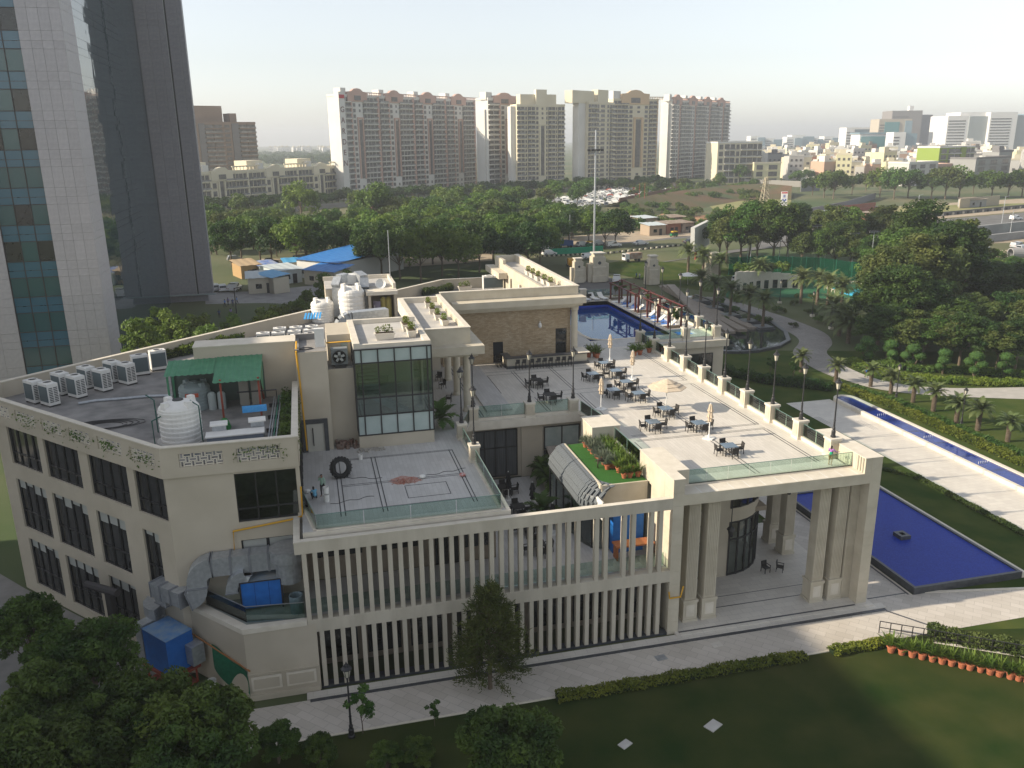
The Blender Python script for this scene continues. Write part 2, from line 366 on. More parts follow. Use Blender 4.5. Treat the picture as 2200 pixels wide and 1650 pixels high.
strip('driveway', [P(*C4(880, 1270), 0), P(*C4(1200, 1370), 0), P(*C4(1700, 1420), 0), P(2320, 862, 0)], [P(*C4(985, 1215), 0), P(*C4(1250, 1315), 0), P(*C4(1700, 1365), 0), P(2320, 829, 0)], .056, mat('pale concrete path', (.36, .34, .31), (.43, .405, .37), .8, .9))
# ================================================================== CLUBHOUSE
HALL = thing('clubhouse', 'cream stone clubhouse with slatted screen, portico, roof terrace and rooftop pool', 'building', (12, 70, 0))
H = lambda name, mb, m, **k: part(name, mb, m, HALL, **k)
# --- slatted screen on the front
H('screen_top_band', M().box(-2.2, 23.45, 49.4, 49.78, 10.0, 10.82).box(-2.2, -1.82, 49.78, 53.4, 10.25, 10.82), CONC)
H('screen_coping', M().box(-2.22, 23.44, 49.38, 49.8, 10.823, 10.86).box(-2.22, -1.8, 49.8, 53.4, 10.823, 10.86), CAP)
H('screen_middle_band', M().box(-1.78, 23.45, 49.4, 49.95, 4.35, 5.25), CONC)
H('screen_plinth', M().box(-1.2, 23.45, 49.45, 50.1, 0, .2), DSTONE)
slm = M().box(0, .29, 0, .45, 0, 4.75).mesh('screen_slat'); sll = M().box(0, .29, 0, .45, 0, 4.15).mesh('screen_slat')
off = HALL.location
for me, z0, x0, cnt, skip in ((slm, 5.25, -1.78, 37, (28, 31, 34)), (sll, .2, -1.08, 36, ())):
    for i in range(cnt):
        if i in skip: continue
        x = x0+.674*i
        if x > 23.1: continue
        o = mko('screen_slat', me, CONC, HALL); o.location = (x-off.x, 49.42-off.y, z0-off.z)
# behind the screen
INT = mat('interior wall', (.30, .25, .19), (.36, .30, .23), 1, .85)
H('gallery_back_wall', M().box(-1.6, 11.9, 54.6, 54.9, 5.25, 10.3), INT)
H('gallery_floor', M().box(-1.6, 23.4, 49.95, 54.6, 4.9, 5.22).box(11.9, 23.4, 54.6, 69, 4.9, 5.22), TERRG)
gw = [(-1.0, 2.2, 7.0, 9.6), (3.2, 6.4, 7.0, 9.6), (7.4, 9.2, 5.3, 8.9), (9.6, 11.4, 6.4, 9.6)]
for x0, x1, z0, z1 in gw: H('gallery_window', M().box(x0, x1, 54.5, 54.62, z0, z1), WIN)
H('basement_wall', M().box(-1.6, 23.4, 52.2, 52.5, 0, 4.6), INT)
for i in range(8): H('basement_window', M().box(-.9+i*3, 1.4+i*3, 52.1, 52.22, .5, 3.9), WIN)
H('gallery_rail', M().box(12, 23.3, 50.25, 50.28, 5.25, 6.3), GLR)
H('gallery_rail', M().box(-1.5, 11.8, 50.25, 50.28, 5.25, 6.3), GLR)
# --- terrace slabs
H('terrace_slab', M().box(-1.6, 11.9, 50.2, 68.6, 10.3, 11.0), TERRG)
H('terrace_slab', M().box(-1.6, 38.9, 68.6, 91.2, 10.3, 11.0), TERRG)
H('terrace_slab', M().box(23.5, 38.9, 51.0, 68.598, 10.3, 11.0), TERR)
H('terrace_paving', M().box(14.4, 38.7, 68.6, 91.2, 11.0, 11.006), TERR)
# --- portico
PT = M(); PT.box(24.27, 39.15, 49.4, 50.5, 10.2, 11.0)
H('portico_lintel', PT, STONE)
for x0, x1 in ((23.45, 24.27), (39.15, 40.03)):
    for i in range(12):                                             # stone courses of the piers
        z0 = i*1.02
        H('pier_stone', M().box(x0, x1, 49.4, 50.9, z0+.006, min(z0+1.014, 12.2)), STONE)
    H('pier_core', M().box(x0+.02, x1-.02, 49.42, 50.88, .01, 12.18), PLAST)
H('pier_side_wall', M().box(23.44, 24.3, 50.9, 53.2, 0, 12.2).box(23.44, 24.3, 53.2, 55.5, 10.3, 12.2), STONE)
H('pier_top', M().box(23.40, 25.3, 50.9, 55.6, 12.203, 12.24).box(23.40, 24.32, 49.36, 50.9, 12.203, 12.24), CAP)
H('pier_block', M().box(24.3, 25.3, 50.9, 55.5, 11.0, 12.2), STONE)
H('ledge_paving', M().box(24.3, 39.1, 49.45, 50.95, 11.003, 11.01), CAP)
jl = M()
for i in range(11): jl.box(25.6+i*1.25, 25.66+i*1.25, 49.46, 50.6, 11.01, 11.014)
H('ledge_joints', jl, mat('white joint', (.72, .7, .66), None), kind='stuff')
# right pier top block with slots
H('corner_block', M().box(38.6, 39.15, 50.5, 55.8, 11.0, 12.2).box(39.15, 40.03, 50.9, 55.8, 10.2, 12.2), STONE)
H('corner_block_cap', M().box(38.55, 40.08, 49.36, 55.9, 12.203, 12.25), CAP)
H('corner_block_opening', M().box(38.55, 38.61, 53.3, 54.4, 11.0, 11.85), DARKM)
for i in range(3): H('corner_slot', M().box(38.56, 39.16, 49.6+i*.3, 49.72+i*.3, 11.05, 12.15), mat('slot shade stone', (.36, .33, .27), None))
H('corner_slot_block', M().box(38.62, 39.15, 49.42, 50.5, 11.0, 12.2), STONE)
H('portico_soffit', M().box(24.3, 39.1, 50.5, 60, 10.0, 10.3), STONE)
H('portico_right_beam', M().box(38.4, 40.0, 50.9, 66, 10.2, 11.0), STONE)
H('portico_curved_niche', M().box(38.45, 39.12, 50.4, 51.6, .17, 10.0), STONE)
nb = M()
for i in range(6): nb.box(38.5+i*.11, 38.56+i*.11, 50.35, 50.4, .2, 10.0)
H('niche_flutes', nb, STONE, kind='stuff')
def fluted(x0, x1, y0, y1):
    H('column_shaft', M().box(x0, x1, y0, y1, 1.95, 9.7), STONE)
    fl = M(); n = 7; wv = (x1-x0)/n
    for i in range(n): fl.box(x0+wv*i+wv*.18, x0+wv*i+wv*.82, y0-.05, y0, 2.1, 9.6)
    n = 7; wv = (y1-y0)/n
    for i in range(n): fl.box(x1, x1+.05, y0+wv*i+wv*.18, y0+wv*i+wv*.82, 2.1, 9.6)
    H('column_flutes', fl, STONE, kind='stuff')
    H('column_capital', M().box(x0-.08, x1+.08, y0-.1, y1+.1, 9.7, 10.0), STONE)
    pd = M().box(x0-.1, x1+.1, y0-.1, y1+.1, .36, 1.75).box(x0-.16, x1+.16, y0-.16, y1+.16, .17, .36).box(x0-.16, x1+.16, y0-.16, y1+.16, 1.75, 1.95)
    H('column_pedestal', pd, STONE)
    H('pedestal_panel', M().box(x0+.12, x1-.12, y0-.13, y0-.1, .6, 1.55), CAP)
for a in ((25.25, 26.15, 50.5, 51.4), (26.75, 27.7, 50.5, 51.5), (35.85, 36.75, 50.5, 51.4), (37.4, 38.3, 50.5, 51.4), (38.0, 38.9, 58.0, 58.9), (38.0, 38.9, 60.2, 61.1), (38.0, 38.9, 66, 66.9)): fluted(*a)
# glazed bay behind the columns: flat left part then a quarter round
bx0, by = 27.2, 56.0
H('bay_wall', M().box(24.3, 27.3, 55.9, 56.4, .17, 10.0).box(30.5, 31.6, 55.9, 56.3, .17, 10.0).box(27.3, 30.5, 55.9, 56.2, 5.0, 6.2), PLAST)
CUR = [(31.6+4.4*math.sin(t), 60.4-4.5*math.cos(t)) for t in [R(a) for a in range(0, 100, 11)]]
cw = M(); cw.prism(CUR+[(x*.96+31*.04, y*.96+60*.04+.1) for x, y in CUR[::-1]], 5.0, 6.2)
H('bay_spandrel', cw, PLAST)
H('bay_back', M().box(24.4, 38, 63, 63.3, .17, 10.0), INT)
H('interior_floor_slab', M().box(27.2, 35.5, 57, 63, 5.1, 5.5), INT)
def glazing(pts, z0, z1, zm):
    for i in range(len(pts)-1):
        a, b = pts[i], pts[i+1]; fm = M()
        f = H('bay_glass', M().quad((a[0], a[1], z0), (b[0], b[1], z0), (b[0], b[1], z1), (a[0], a[1], z1)), GLC)
    fm = M()
    for p in pts: fm.box(p[0]-.06, p[0]+.06, p[1]-.08, p[1]+.05, z0, z1)
    for i in range(len(pts)-1):
        for z in (z0+.06, zm, z1-.06): fm.bar((*pts[i], z), (*pts[i+1], z), .12, .12)
    H('bay_mullions', fm, DARKM)
FL = [(27.35, 55.95), (28.4, 55.95), (29.45, 55.95), (30.5, 55.95)]
for z0, z1, zm in ((.2, 5.0, 3.4), (6.2, 9.95, 8.4)): glazing(FL, z0, z1, zm); glazing(CUR, z0, z1, zm)
# --- main terrace parapet with pillars
def pillar(x, y, z0, zt=12.6, s=.86, base=.12):
    H('parapet_pillar', M().box(x-s/2, x+s/2, y-s/2, y+s/2, z0, zt-.16), STONE)
    H('pillar_cap', M().box(x-s/2-.07, x+s/2+.07, y-s/2-.07, y+s/2+.07, zt-.16, zt).box(x-s/2-base/2, x+s/2+base/2, y-s/2-base/2, y+s/2+base/2, z0, z0+.22), CAP)
    H('pillar_panel', M().box(x-.24, x+.24, y-s/2-.025, y-s/2, z0+.4, zt-.35).box(x-s/2-.025, x-s/2, y-.24, y+.24, z0+.4, zt-.35), PLAST)
def glassrun(p, q, z0, n, ht=1.05, curb=.3, cw=.34, kerb=True):
    p = Vector(p); q = Vector(q)
    if kerb: H('rail_kerb', M().bar((p.x, p.y, z0+curb/2), (q.x, q.y, z0+curb/2), cw, curb), CAP)
    for i in range(n):
        a = p.lerp(q, (i+.01)/n); b = p.lerp(q, (i+.99)/n)
        H('rail_glass', M().bar((a.x, a.y, z0+curb+ht/2-.02), (b.x, b.y, z0+curb+ht/2-.02), .02, ht), GLR)
    H('rail_top_edge', M().bar((p.x, p.y, z0+curb+ht-.01), (q.x, q.y, z0+curb+ht-.01), .035, .03), DARKM if not kerb else mat('glass edge green', (.12, .22, .19), None, rough=.3))
PYS = [53.17, 57.59, 61.96, 66.38, 70.75, 75.07, 79.42, 83.57, 87.8, 92.08]
for y in PYS: pillar(38.35, y, 11.0)
for i in range(9): glassrun((38.35, PYS[i]+.45), (38.35, PYS[i+1]-.45), 11.0, 2)
for x in (44.31, 48.37): pillar(x, 92.1, 11.0)
glassrun((38.8, 92.1), (43.85, 92.1), 11, 3); glassrun((44.8, 92.1), (47.9, 92.1), 11, 2)
for x in (13.18, 18.32, 22.4): pillar(x, 68.9, 11.0, 12.4, .8)
for y in (59.64, 64.9): pillar(11.42, y, 11.0, 12.4, .72)
glassrun((13.6, 68.9), (17.9, 68.9), 11, 2); glassrun((18.75, 68.9), (21.95, 68.9), 11, 2)
glassrun((11.42, 50.6), (11.42, 59.2), 11, 3, 1.0, .12); glassrun((11.42, 60.05), (11.42, 64.5), 11, 2, 1.0, .12); glassrun((11.42, 65.3), (12.8, 68.8), 11, 1, 1.0, .12)
glassrun((-.75, 50.45), (11.4, 50.45), 11, 4, 1.0, .12); glassrun((-.75, 50.45), (-1.5, 54.5), 11, 1, 1.0, .12)
H('terrace_edge_beam', M().box(-1.6, 12.0, 50.1, 50.3, 10.3, 11.05).box(11.75, 12.0, 50.3, 68.7, 10.3, 11.06).box(12.0, 23.3, 68.4, 68.7, 10.3, 11.06), CAP)
glassrun((25.0, 51.0), (38.6, 51.0), 11, 8, 1.05, .1, .3)
H('front_rail_moulding', M().box(25.3, 38.6, 50.82, 50.98, 10.96, 11.06).box(25.3, 38.6, 50.88, 50.98, 11.06, 11.1), CAP)
glassrun((23.5, 55.7), (23.5, 61.2), 11, 2, 1.0, .12, .3); glassrun((23.0, 68.6), (23.5, 64.2), 11, 2, 1.0, .2, .4)
H('parapet_block', M().box(21.6, 24.0, 61.3, 64.1, 10.2, 12.17), STONE); H('parapet_block_cap', M().box(21.55, 24.08, 61.22, 64.15, 12.17, 12.23), CAP)
H('east_fascia', M().box(38.9, 39.3, 55.8, 91.5, 10.2, 11.02), STONE)
H('east_glazed_wall', M().box(38.5, 38.6, 68, 91, .2, 10.2), WIN)
for y in (68, 76, 84, 90.5): H('east_column', M().box(38.4, 39.1, y, y+.9, 0, 10.2), STONE)
# inlay lines on the terraces (pairs of black stone strips)
ln = M()
def inl(x0, y0, x1, y1, z=11.0, w=.07):
    if abs(x1-x0) > abs(y1-y0): ln.box(x0, x1, y0-w/2, y0+w/2, z, z+.012)
    else: ln.box(x0-w/2, x0+w/2, min(y0, y1), max(y0, y1), z, z+.012)
for x in (36.6, 36.9): inl(x, 52.4, x, 60.2); inl(x, 61.6, x, 74.4); inl(x, 75.9, x, 88)
for y in (60.3, 61.5): inl(25.2, y, 36.9, y, w=.05); inl(25.2, y+.25, 36.9, y+.25, w=.04)
for y in (74.5, 75.8): inl(22.8, y, 36.9, y, w=.05)
for x in (31.0, 31.35): inl(x, 51.6, x, 60.2); inl(x, 61.8, x, 74.4); inl(x, 76, x, 86)
for x in (24.6, 24.9): inl(x, 56, x, 60.2, w=.06); inl(x, 64.5, x, 74.4); inl(x, 75.9, x, 85)
for x in (20.3, 20.6): inl(x, 69.6, x, 74.4); inl(x, 75.9, x, 84)
for x in (17.2, 17.5): inl(x, 76.5, x, 83)
for y in (83.1, 84.2): inl(15.0, y, 31, y, w=.05)
z1 = 11.0
for x in (.9, 1.2, 3.7, 4.0, 9.9, 10.15): inl(x, 52.2, x, 62.6, z1)
for y in (53.0, 57.2, 57.45, 62.4, 62.6): inl(1.2, y, 10.1, y, z1, .05)
for y in (54.0, 56.2): inl(5.6, y, 8.6, y, z1, .05)
for x in (5.6, 8.6): inl(x, 54.0, x, 56.2, z1, .05)
for x in (14.1, 14.35): inl(x, 70, x, 87, z1)
H('inlay_lines', ln, LINE, kind='stuff')
H('terrace_step', M().box(14.9, 17.3, 68.9+2.2, 86.6, 11.0, 11.17), TERRG)
# --- courtyard: back wall, windows, awning
H('court_back_wall', M().box(12, 23.4, 69.3, 69.6, 5.2, 10.3).box(17.6, 19.6, 69.1, 69.3, 5.2, 10.3), PLAST)
def window(x0, x1, y, z0, z1, nx, zs, m=WIN, nm='court_window', dy=-.1, bars=True):
    wd = H(nm, M().box(x0, x1, y+dy, y+dy+.08, z0, z1), m)
    if bars:
        fm = M()
        for i in range(nx+1): X = x0+(x1-x0)*i/nx; fm.box(X-.05, X+.05, y+dy-.06, y+dy, z0, z1)
        for z in [z0+.05, z1-.05]+list(zs): fm.box(x0, x1, y+dy-.055, y+dy, z-.05, z+.05)
        part('frame', fm, DARKM, wd)
    return wd
CURT = mat('grey curtain behind glass', (.05, .055, .058), (.11, .115, .12), 2, .2, 0, spec=.5, stretch=(14, 1, .2))
window(13.2, 17.2, 69.3, 5.4, 9.9, 4, (8.2,), CURT); window(19.8, 23.1, 69.3, 7.6, 9.8, 2, (), WINF); window(19.8, 23.1, 69.3, 5.3, 7.5, 2, (), WIN)
H('court_left_wall', M().box(11.6, 11.9, 54.9, 68.4, 5.2, 10.3), PLAST); H('court_east_wall', M().box(23.3, 23.5, 55, 69, 5.2, 11.0), PLAST)
# --- facade with real openings: grid of wall pieces around holes, panes set back
def facade(name, o, d, L, z0, z1, holes, m, th=.3, side=1):
    d = Vector(d).normalized(); n = Vector((d.y, -d.x))*side       # n points outwards
    cs = sorted({0, L}|{h[0] for h in holes}|{h[1] for h in holes}); zs = sorted({z0, z1}|{h[2] for h in holes}|{h[3] for h in holes})
    mb = M()
    for i in range(len(cs)-1):
        run = None
        for j in range(len(zs)-1):
            sm = (cs[i]+cs[i+1])/2; zm = (zs[j]+zs[j+1])/2
            hole = any(h[0] < sm < h[1] and h[2] < zm < h[3] for h in holes)
            if hole: run = None; continue
            a = Vector(o)+d*cs[i]; b = Vector(o)+d*cs[i+1]
            c = b-n*th; e = a-n*th
            q = [(a.x, a.y), (b.x, b.y), (c.x, c.y), (e.x, e.y)]; k = len(mb.v)
            mb.prism(q, zs[j], zs[j+1])
    H(name, mb, m)
    return d, n
def pane(o, d, n, h, nx, zs, m=WIN, nm='window', rec=.22, blind=0):
    a = Vector(o)+d*h[0]-n*rec; b = Vector(o)+d*h[1]-n*rec
    wd = H(nm, M().quad((a.x, a.y, h[2]), (b.x, b.y, h[2]), (b.x, b.y, h[3]), (a.x, a.y, h[3])), m)
    fm = M()
    for i in range(nx+1):
        q = a.lerp(b, i/nx)+n*.05; fm.bar((q.x, q.y, h[2]), (q.x, q.y, h[3]), .09, .09)
    for z in [h[2]+.04, h[3]-.04]+list(zs):
        p, q = a+n*.05, b+n*.05; fm.bar((p.x, p.y, z), (q.x, q.y, z), .09, .08)
    part('frame', fm, DARKM, wd)
    if blind:
        bm = M()
        for i in range(nx):
            hh = blind*random.choice((.5, 1, 1, .9)); p = a.lerp(b, (i+.06)/nx)+n*.02; q = a.lerp(b, (i+.94)/nx)+n*.02
            bm.quad((p.x, p.y, h[3]-hh), (q.x, q.y, h[3]-hh), (q.x, q.y, h[3]), (p.x, p.y, h[3]))
        part('blind', bm, BLIND, wd)
    return wd
random.seed(5)
FD = Vector((-.6774, .7356)); FO = (-9.9, 53.45)
hl = []
for a, b in ((15.4, 19.8), (10.0, 14.6), (4.2, 8.85), (.15, 3.4)): hl.append((a, b, 11.3, 14.3))
for a, b in ((15.5, 19.8), (10.0, 14.65), (5.35, 8.87), (1.55, 3.35)): hl.append((a, b, 5.9, 10.05))
for a, b in ((15.3, 19.6), (9.95, 14.3), (5.3, 8.6)): hl.append((a, b, .9, 5.0))
d, n = facade('west_facade_wall', FO, FD, 21.5, 0, 14.45, hl, PLAST, side=-1)
if n.y > 0: n = -n
for h in hl: pane(FO, d, n, h, 4 if h[1]-h[0] > 4 else (3 if h[1]-h[0] > 2.5 else 2), (h[2]+(.9 if h[2] > 10 else 1.45),), WIN, 'west_window', .25, 0 if h[2] > 10 else .9)
fh = [(4.2, 8.1, 10.8, 14.25), (4.2, 7.6, 7.0, 9.5)]
d2, n2 = facade('south_facade_wall', (-9.9, 53.45), (1, 0), 8.35, 0, 14.45, fh, PLAST)
pane((-9.9, 53.45), d2, n2, fh[0], 3, (11.7,), GLC, 'south_window', .2); pane((-9.9, 53.45), d2, n2, fh[1], 2, (8.2,), WIN, 'south_window', .2, .7)
H('gym_room', M().box(-6.5, -1.7, 58, 58.2, 10.7, 14.4).box(-6.5, -1.7, 53.9, 58, 10.6, 10.75), mat('dim interior', (.06, .055, .05), (.10, .09, .08), 2, .7))
H('east_return_wall', M().box(-1.9, -1.56, 53.47, 65.2, 0, 11.0), PLAST)
sd = H('side_glazing', M().box(-1.7, -1.62, 54.0, 65.1, 11.0, 14.3), WIN)
fm = M()
for i in range(9): fm.box(-1.62, -1.5, 54+i*1.38, 54.1+i*1.38, 11, 14.3)
part('frame', fm, DARKM, sd)
# roof slab + parapets
RP = [(-1.7, 53.5), (-9.8, 53.5), (-23.7, 68.3), (-24.8, 73), (10.7, 106.2), (17.7, 112.7), (26, 112.7), (26, 90.3), (13.5, 90.3), (9, 88.4), (9, 72), (-1.7, 69)]
H('west_roof', M().prism(RP, 14.6, 15.2), ROOFG)
H('west_wing_core', M().prism([(-9.2, 54.2), (-23.2, 69.0), (-24.3, 72.8), (10.7, 105.7), (17.7, 112.2), (26, 112.2), (26, 91), (13.5, 91), (9, 88), (9, 72), (-1.9, 66), (-1.9, 58.5), (-9.2, 58.5)], 0, 14.6), PLAST)
def lattice(o, d, n, s0, s1, z0, z1):
    mb = M(); nx = max(2, int((s1-s0)/.3)); nz = max(2, int((z1-z0)/.24)); dx = (s1-s0)/nx; dz = (z1-z0)/nz
    for i in range(nx):
        for j in range(nz):
            s = s0+dx*(i+.5); z = z0+dz*(j+.5); c = Vector(o)+d*s-n*.12
            if (i+j) % 2:
                for k in (-.3, .3): a = c+d*(-dx*.62); b = c+d*(dx*.62); mb.bar((a.x, a.y, z+k*dz), (b.x, b.y, z+k*dz), .06, .065)
            else:
                for k in (-.3, .3): a = c+d*(k*dx); mb.bar((a.x, a.y, z-dz*.62), (a.x, a.y, z+dz*.62), .075, .06)
    H('lattice_panel', mb, CAP)
po = Vector((-9.97, 53.25))
ph = [(.6, 3.27), (4.2, 7.0), (7.9, 10.5), (11.4, 14.1), (15.0, 17.75), (18.6, 20.6)]
d3, n3 = facade('roof_parapet', po, FD, 21.6, 14.45, 16.5, [(a, b, 15.12, 16.05) for a, b in ph], CAP if False else PLAST, .28, -1)
if n3.y > 0: n3 = -n3
for a, b in ph: lattice(po, FD, n3, a, b, 15.12, 16.05)
ph2 = [(1.1, 3.75), (4.6, 7.3)]
d4, n4 = facade('roof_parapet', po, (1, 0), 8.4, 14.45, 16.5, [(a, b, 15.12, 16.05) for a, b in ph2], PLAST, .28)
for a, b in ph2: lattice(po, d4, n4, a, b, 15.12, 16.05)
H('parapet_coping', M().bar((-9.95, 53.38, 16.53), (-1.45, 53.38, 16.53), .4, .07).bar((-9.9, 53.38, 16.525), (-24.5, 69.2, 16.525), .4, .07), CAP)
H('roof_parapet', M().box(-1.85, -1.5, 53.55, 66.6, 14.35, 16.5), PLAST); H('parapet_coping', M().box(-1.9, -1.45, 53.6, 66.6, 16.5, 16.56), CAP)
H('roof_parapet', M().bar((-24.4, 69.0, 15.6), (-24.9, 73.1, 15.6), .3, 1.75), PLAST)
for a, b in (((-25, 73), (10.8, 106.5)), ((10.8, 106.5), (17.8, 113)), ((17.8, 113), (26.2, 113))):
    H('rear_parapet', M().bar((*a, 15.5), (*b, 15.5), .3, 2.0), PLAST); H('parapet_coping', M().bar((*a, 16.53), (*b, 16.53), .42, .07), CAP)
# lower wall and equipment deck at the front left
H('deck_wall', M().prism([(-9.4, 53.4), (-5.76, 49.35), (-1.25, 49.4), (-1.25, 53.4)], 0, 4.95), PLAST)
H('deck_coping', M().prism([(-9.45, 53.4), (-5.8, 49.28), (-1.8, 49.33), (-1.8, 49.75), (-5.55, 49.85), (-8.6, 53.4)], 4.95, 5.3), CAP)
H('deck_floor', M().prism([(-8.9, 53.4), (-5.6, 49.8), (-1.8, 49.7), (-1.8, 53.4)], 4.952, 5.22), mat('green grey deck', (.20, .22, .19), (.27, .28, .25), 2, .9))
for a, b in (((-8.3, 53.2), (-5.55, 50.15)), ((-5.55, 50.15), (-1.9, 49.75))):
    H('deck_rail_glass', M().bar((*a, 5.85), (*b, 5.85), .02, 1.1), GLR); H('deck_rail_top', M().bar((*a, 6.42), (*b, 6.42), .04, .04), mat('steel rail', (.45, .45, .46), None, metal=.7, rough=.35))
for x0, x1 in ((-5.6, -3.7), (-3.4, -1.5)): H('plinth_panel', M().box(x0, x1, 49.3, 49.37, .7, 1.7), CAP); H('plinth_panel_field', M().box(x0+.15, x1-.15, 49.27, 49.3, .85, 1.55), PLAST)
H('plinth_base', M().box(-5.8, -1.3, 49.22, 49.38, 0, .4).box(-5.8, -1.3, 49.3, 49.4, 1.85, 1.95), PLAST)
# --- shaft, recess, block behind the shed
H('lift_shaft', M().box(-1.45, .95, 65.2, 69.8, 11, 19.2), PLAST); H('shaft_roof', M().box(-1.35, .85, 65.3, 69.7, 19.2, 19.22), ROOFG)
H('shaft_kerb', M().box(-1.45, .95, 69.5, 69.8, 19.2, 19.7).box(-1.45, -1.15, 65.2, 69.5, 19.2, 19.45), ROOFG)
H('shaft_door', M().box(-1.05, .3, 65.1, 65.2, 11, 13.35), mat('cream door', (.5, .48, .42), None)); H('door_surround', M().box(-1.4, -1.05, 65.0, 65.2, 11, 13.7).box(.3, .62, 65.0, 65.2, 11, 13.7).box(-1.05, .3, 65.0, 65.2, 13.35, 13.7), DSTONE)
H('door_pull', M().box(-.62, -.55, 65.02, 65.1, 11.5, 13.0), BLACKM)
H('recess_wall', M().box(.95, 3.0, 66.2, 69, 11, 17.4), PLAST); H('recess_roof', M().box(1, 2.95, 66.3, 69, 17.4, 17.42), ROOFG)
H('plant_block', M().box(1.1, 3.0, 69.0, 73.8, 11, 19.6), PLAST); H('plant_block_window', M().box(2.2, 2.75, 68.93, 69.0, 17.5, 19.0), WINF)
H('service_block', M().box(-9.15, -1.46, 67.45, 69.6, 15.2, 19.6), PLAST); H('service_block_top', M().box(-9.2, -1.4, 67.4, 69.65, 19.6, 19.67), CAP)
# --- glass stair tower
sx = [3.0, 3.55, 4.85, 6.15, 7.45, 8.75, 9.1]; sz = [12.1, 13.74, 15.2, 18.1, 19.2]; sy = 64.75
H('stair_base', M().box(3.0, 9.1, 64.75, 74, 11, 12.1), PLAST)
H('stair_back_wall', M().box(3.1, 9.0, 72.6, 74, 12.1, 19.2).box(4.9, 8.4, 71.2, 71.4, 14.6, 18.2), mat('stair hall wall', (.55, .53, .46), None))
H('stair_side_wall', M().box(3.05, 3.3, 68.5, 74, 12.1, 19.2), PLAST)
FROST = mat('frosted band glass', (.36, .44, .42), (.44, .51, .49), .8, .2, spec=.5)
for j in range(4):
    for i in range(6):
        fro = j in (0, 3) and 0 < i < 5 or i in (0, 5) and j in (0, 3)
        H('stair_glass', M().box(sx[i]+.03, sx[i+1]-.03, sy, sy+.03, sz[j]+.03, sz[j+1]-.03), FROST if fro else GLC)
    for k in range(3):
        H('stair_glass', M().box(9.06, 9.09, 64.8+k*1.6, 66.3+k*1.6, sz[j]+.03, sz[j+1]-.03), FROST if j in (0, 3) else GLC)
        H('stair_glass', M().box(3.01, 3.04, 64.8+k*1.2, 65.9+k*1.2, sz[j]+.03, sz[j+1]-.03), FROST if j in (0, 3) else GLC)
fm = M()
for x in sx: fm.box(x-.05, x+.05, sy-.07, sy+.05, 12.1, 19.2)
for z in sz: fm.box(3.0, 9.1, sy-.06, sy+.04, z-.05, z+.05); fm.box(9.06, 9.14, 64.75, 70, z-.05, z+.05); fm.box(2.96, 3.04, 64.75, 68.5, z-.05, z+.05)
for k in range(4): fm.box(9.05, 9.15, 64.75+k*1.6, 64.85+k*1.6, 12.1, 19.2); fm.box(2.95, 3.05, 64.75+k*1.2, 64.85+k*1.2, 12.1, 19.2)
H('stair_mullions', fm, DARKM)
stp = M()
for i in range(14): stp.box(3.4, 5.0, 66+i*.32, 66.34+i*.32, 14.9+i*.22, 15.05+i*.22); stp.box(4.0+i*.33, 4.36+i*.33, 66, 67.5, 15.1-i*.21, 15.25-i*.21)
stp.bar((4.0, 65.9, 15.2), (8.6, 65.9, 12.3), .08, .5)
H('stair_flights', stp, mat('white stair', (.6, .6, .57), None))
H('stair_roof', M().box(3.0, 9.1, 64.75, 74.2, 19.2, 19.32), ROOFL)
H('stair_roof_parapet', M().box(3.0, 3.5, 64.75, 74.2, 19.32, 19.72).box(3.5, 9.1, 64.75, 65.05, 19.32, 19.6).box(8.6, 9.1, 65.05, 71.3, 19.32, 19.6).box(3.5, 9.0, 73.8, 74.2, 19.32, 19.72), CAP)
# --- colonnade wing and brick-faced wing
def wing_roof(x0, x1, y0, y1, nm):
    H(nm+'_roof', M().box(x0+.1, x1-.1, y0+.1, y1-.1, 17.5, 18.3), ROOFL)
    return M()
H('colonnade_roof', M().box(9.1, 13.5, 71.3, 88, 17.4, 18.35), ROOFL)
H('colonnade_parapet', M().box(9.0, 13.55, 71.2, 71.6, 17.5, 19.0).box(13.15, 13.55, 71.6, 88, 17.5, 19.0), STONE)
H('colonnade_parapet_low', M().box(9.0, 9.55, 71.6, 88, 17.5, 18.9).box(9.55, 13.15, 87.5, 88, 18.3, 18.9), CAP)
H('parapet_coping', M().box(8.95, 13.6, 71.15, 71.65, 19.0, 19.06).box(13.1, 13.6, 71.65, 88.0, 19.0, 19.06), CAP)
H('colonnade_cornice', M().box(9.1, 14.6, 70.1, 71.2, 16.8, 17.55).box(13.55, 14.6, 71.2, 87.0, 16.8, 17.55), STONE)
H('colonnade_soffit', M().box(9.1, 14.1, 70.6, 87.6, 16.55, 16.8), STONE)
for y in (72.1, 77.36, 82.75): H('round_column', M().lathe((13.3, y, 11), [(.42, 0), (.42, .25), (.36, .3), (.33, 5.3), (.4, 5.35), (.42, 5.55)], 20), STONE, smooth=False)
H('colonnade_wall', M().box(9.1, 9.5, 71.5, 88, 11, 16.8).box(9.5, 13.2, 86.9, 87.3, 11, 16.8), PLAST)
BRK = tilemat('split stone cladding', (.40, .31, .20), (.54, .44, .31), (.24, .18, .12), .38, .085, .43, .006, .9, (R(90), 0, 0), vari=.7, bump=.9, stain=(.78, .7, .6))
H('brick_wing_core', M().box(13.6, 28.2, 88.2, 90.1, 11, 17.4).box(25.9, 28.65, 90.1, 115.4, 11, 17.45), PLAST)
fh = [(6.2-.55, 7.35-.55, 11, 13.4), (12.85, 14.15, 11.6, 14.5)]
d5, n5 = facade('split_stone_wall', (13.6, 87.9), (1, 0), 14.6, 11, 16.95, fh, BRK, .28)
H('service_door', M().box(19.3, 20.4, 88.05, 88.12, 11, 13.4), mat('dark doorway', (.02, .022, .025), None, rough=.2)); H('serving_hatch', M().box(26.5, 27.7, 88.05, 88.12, 11.6, 14.5), WIN)
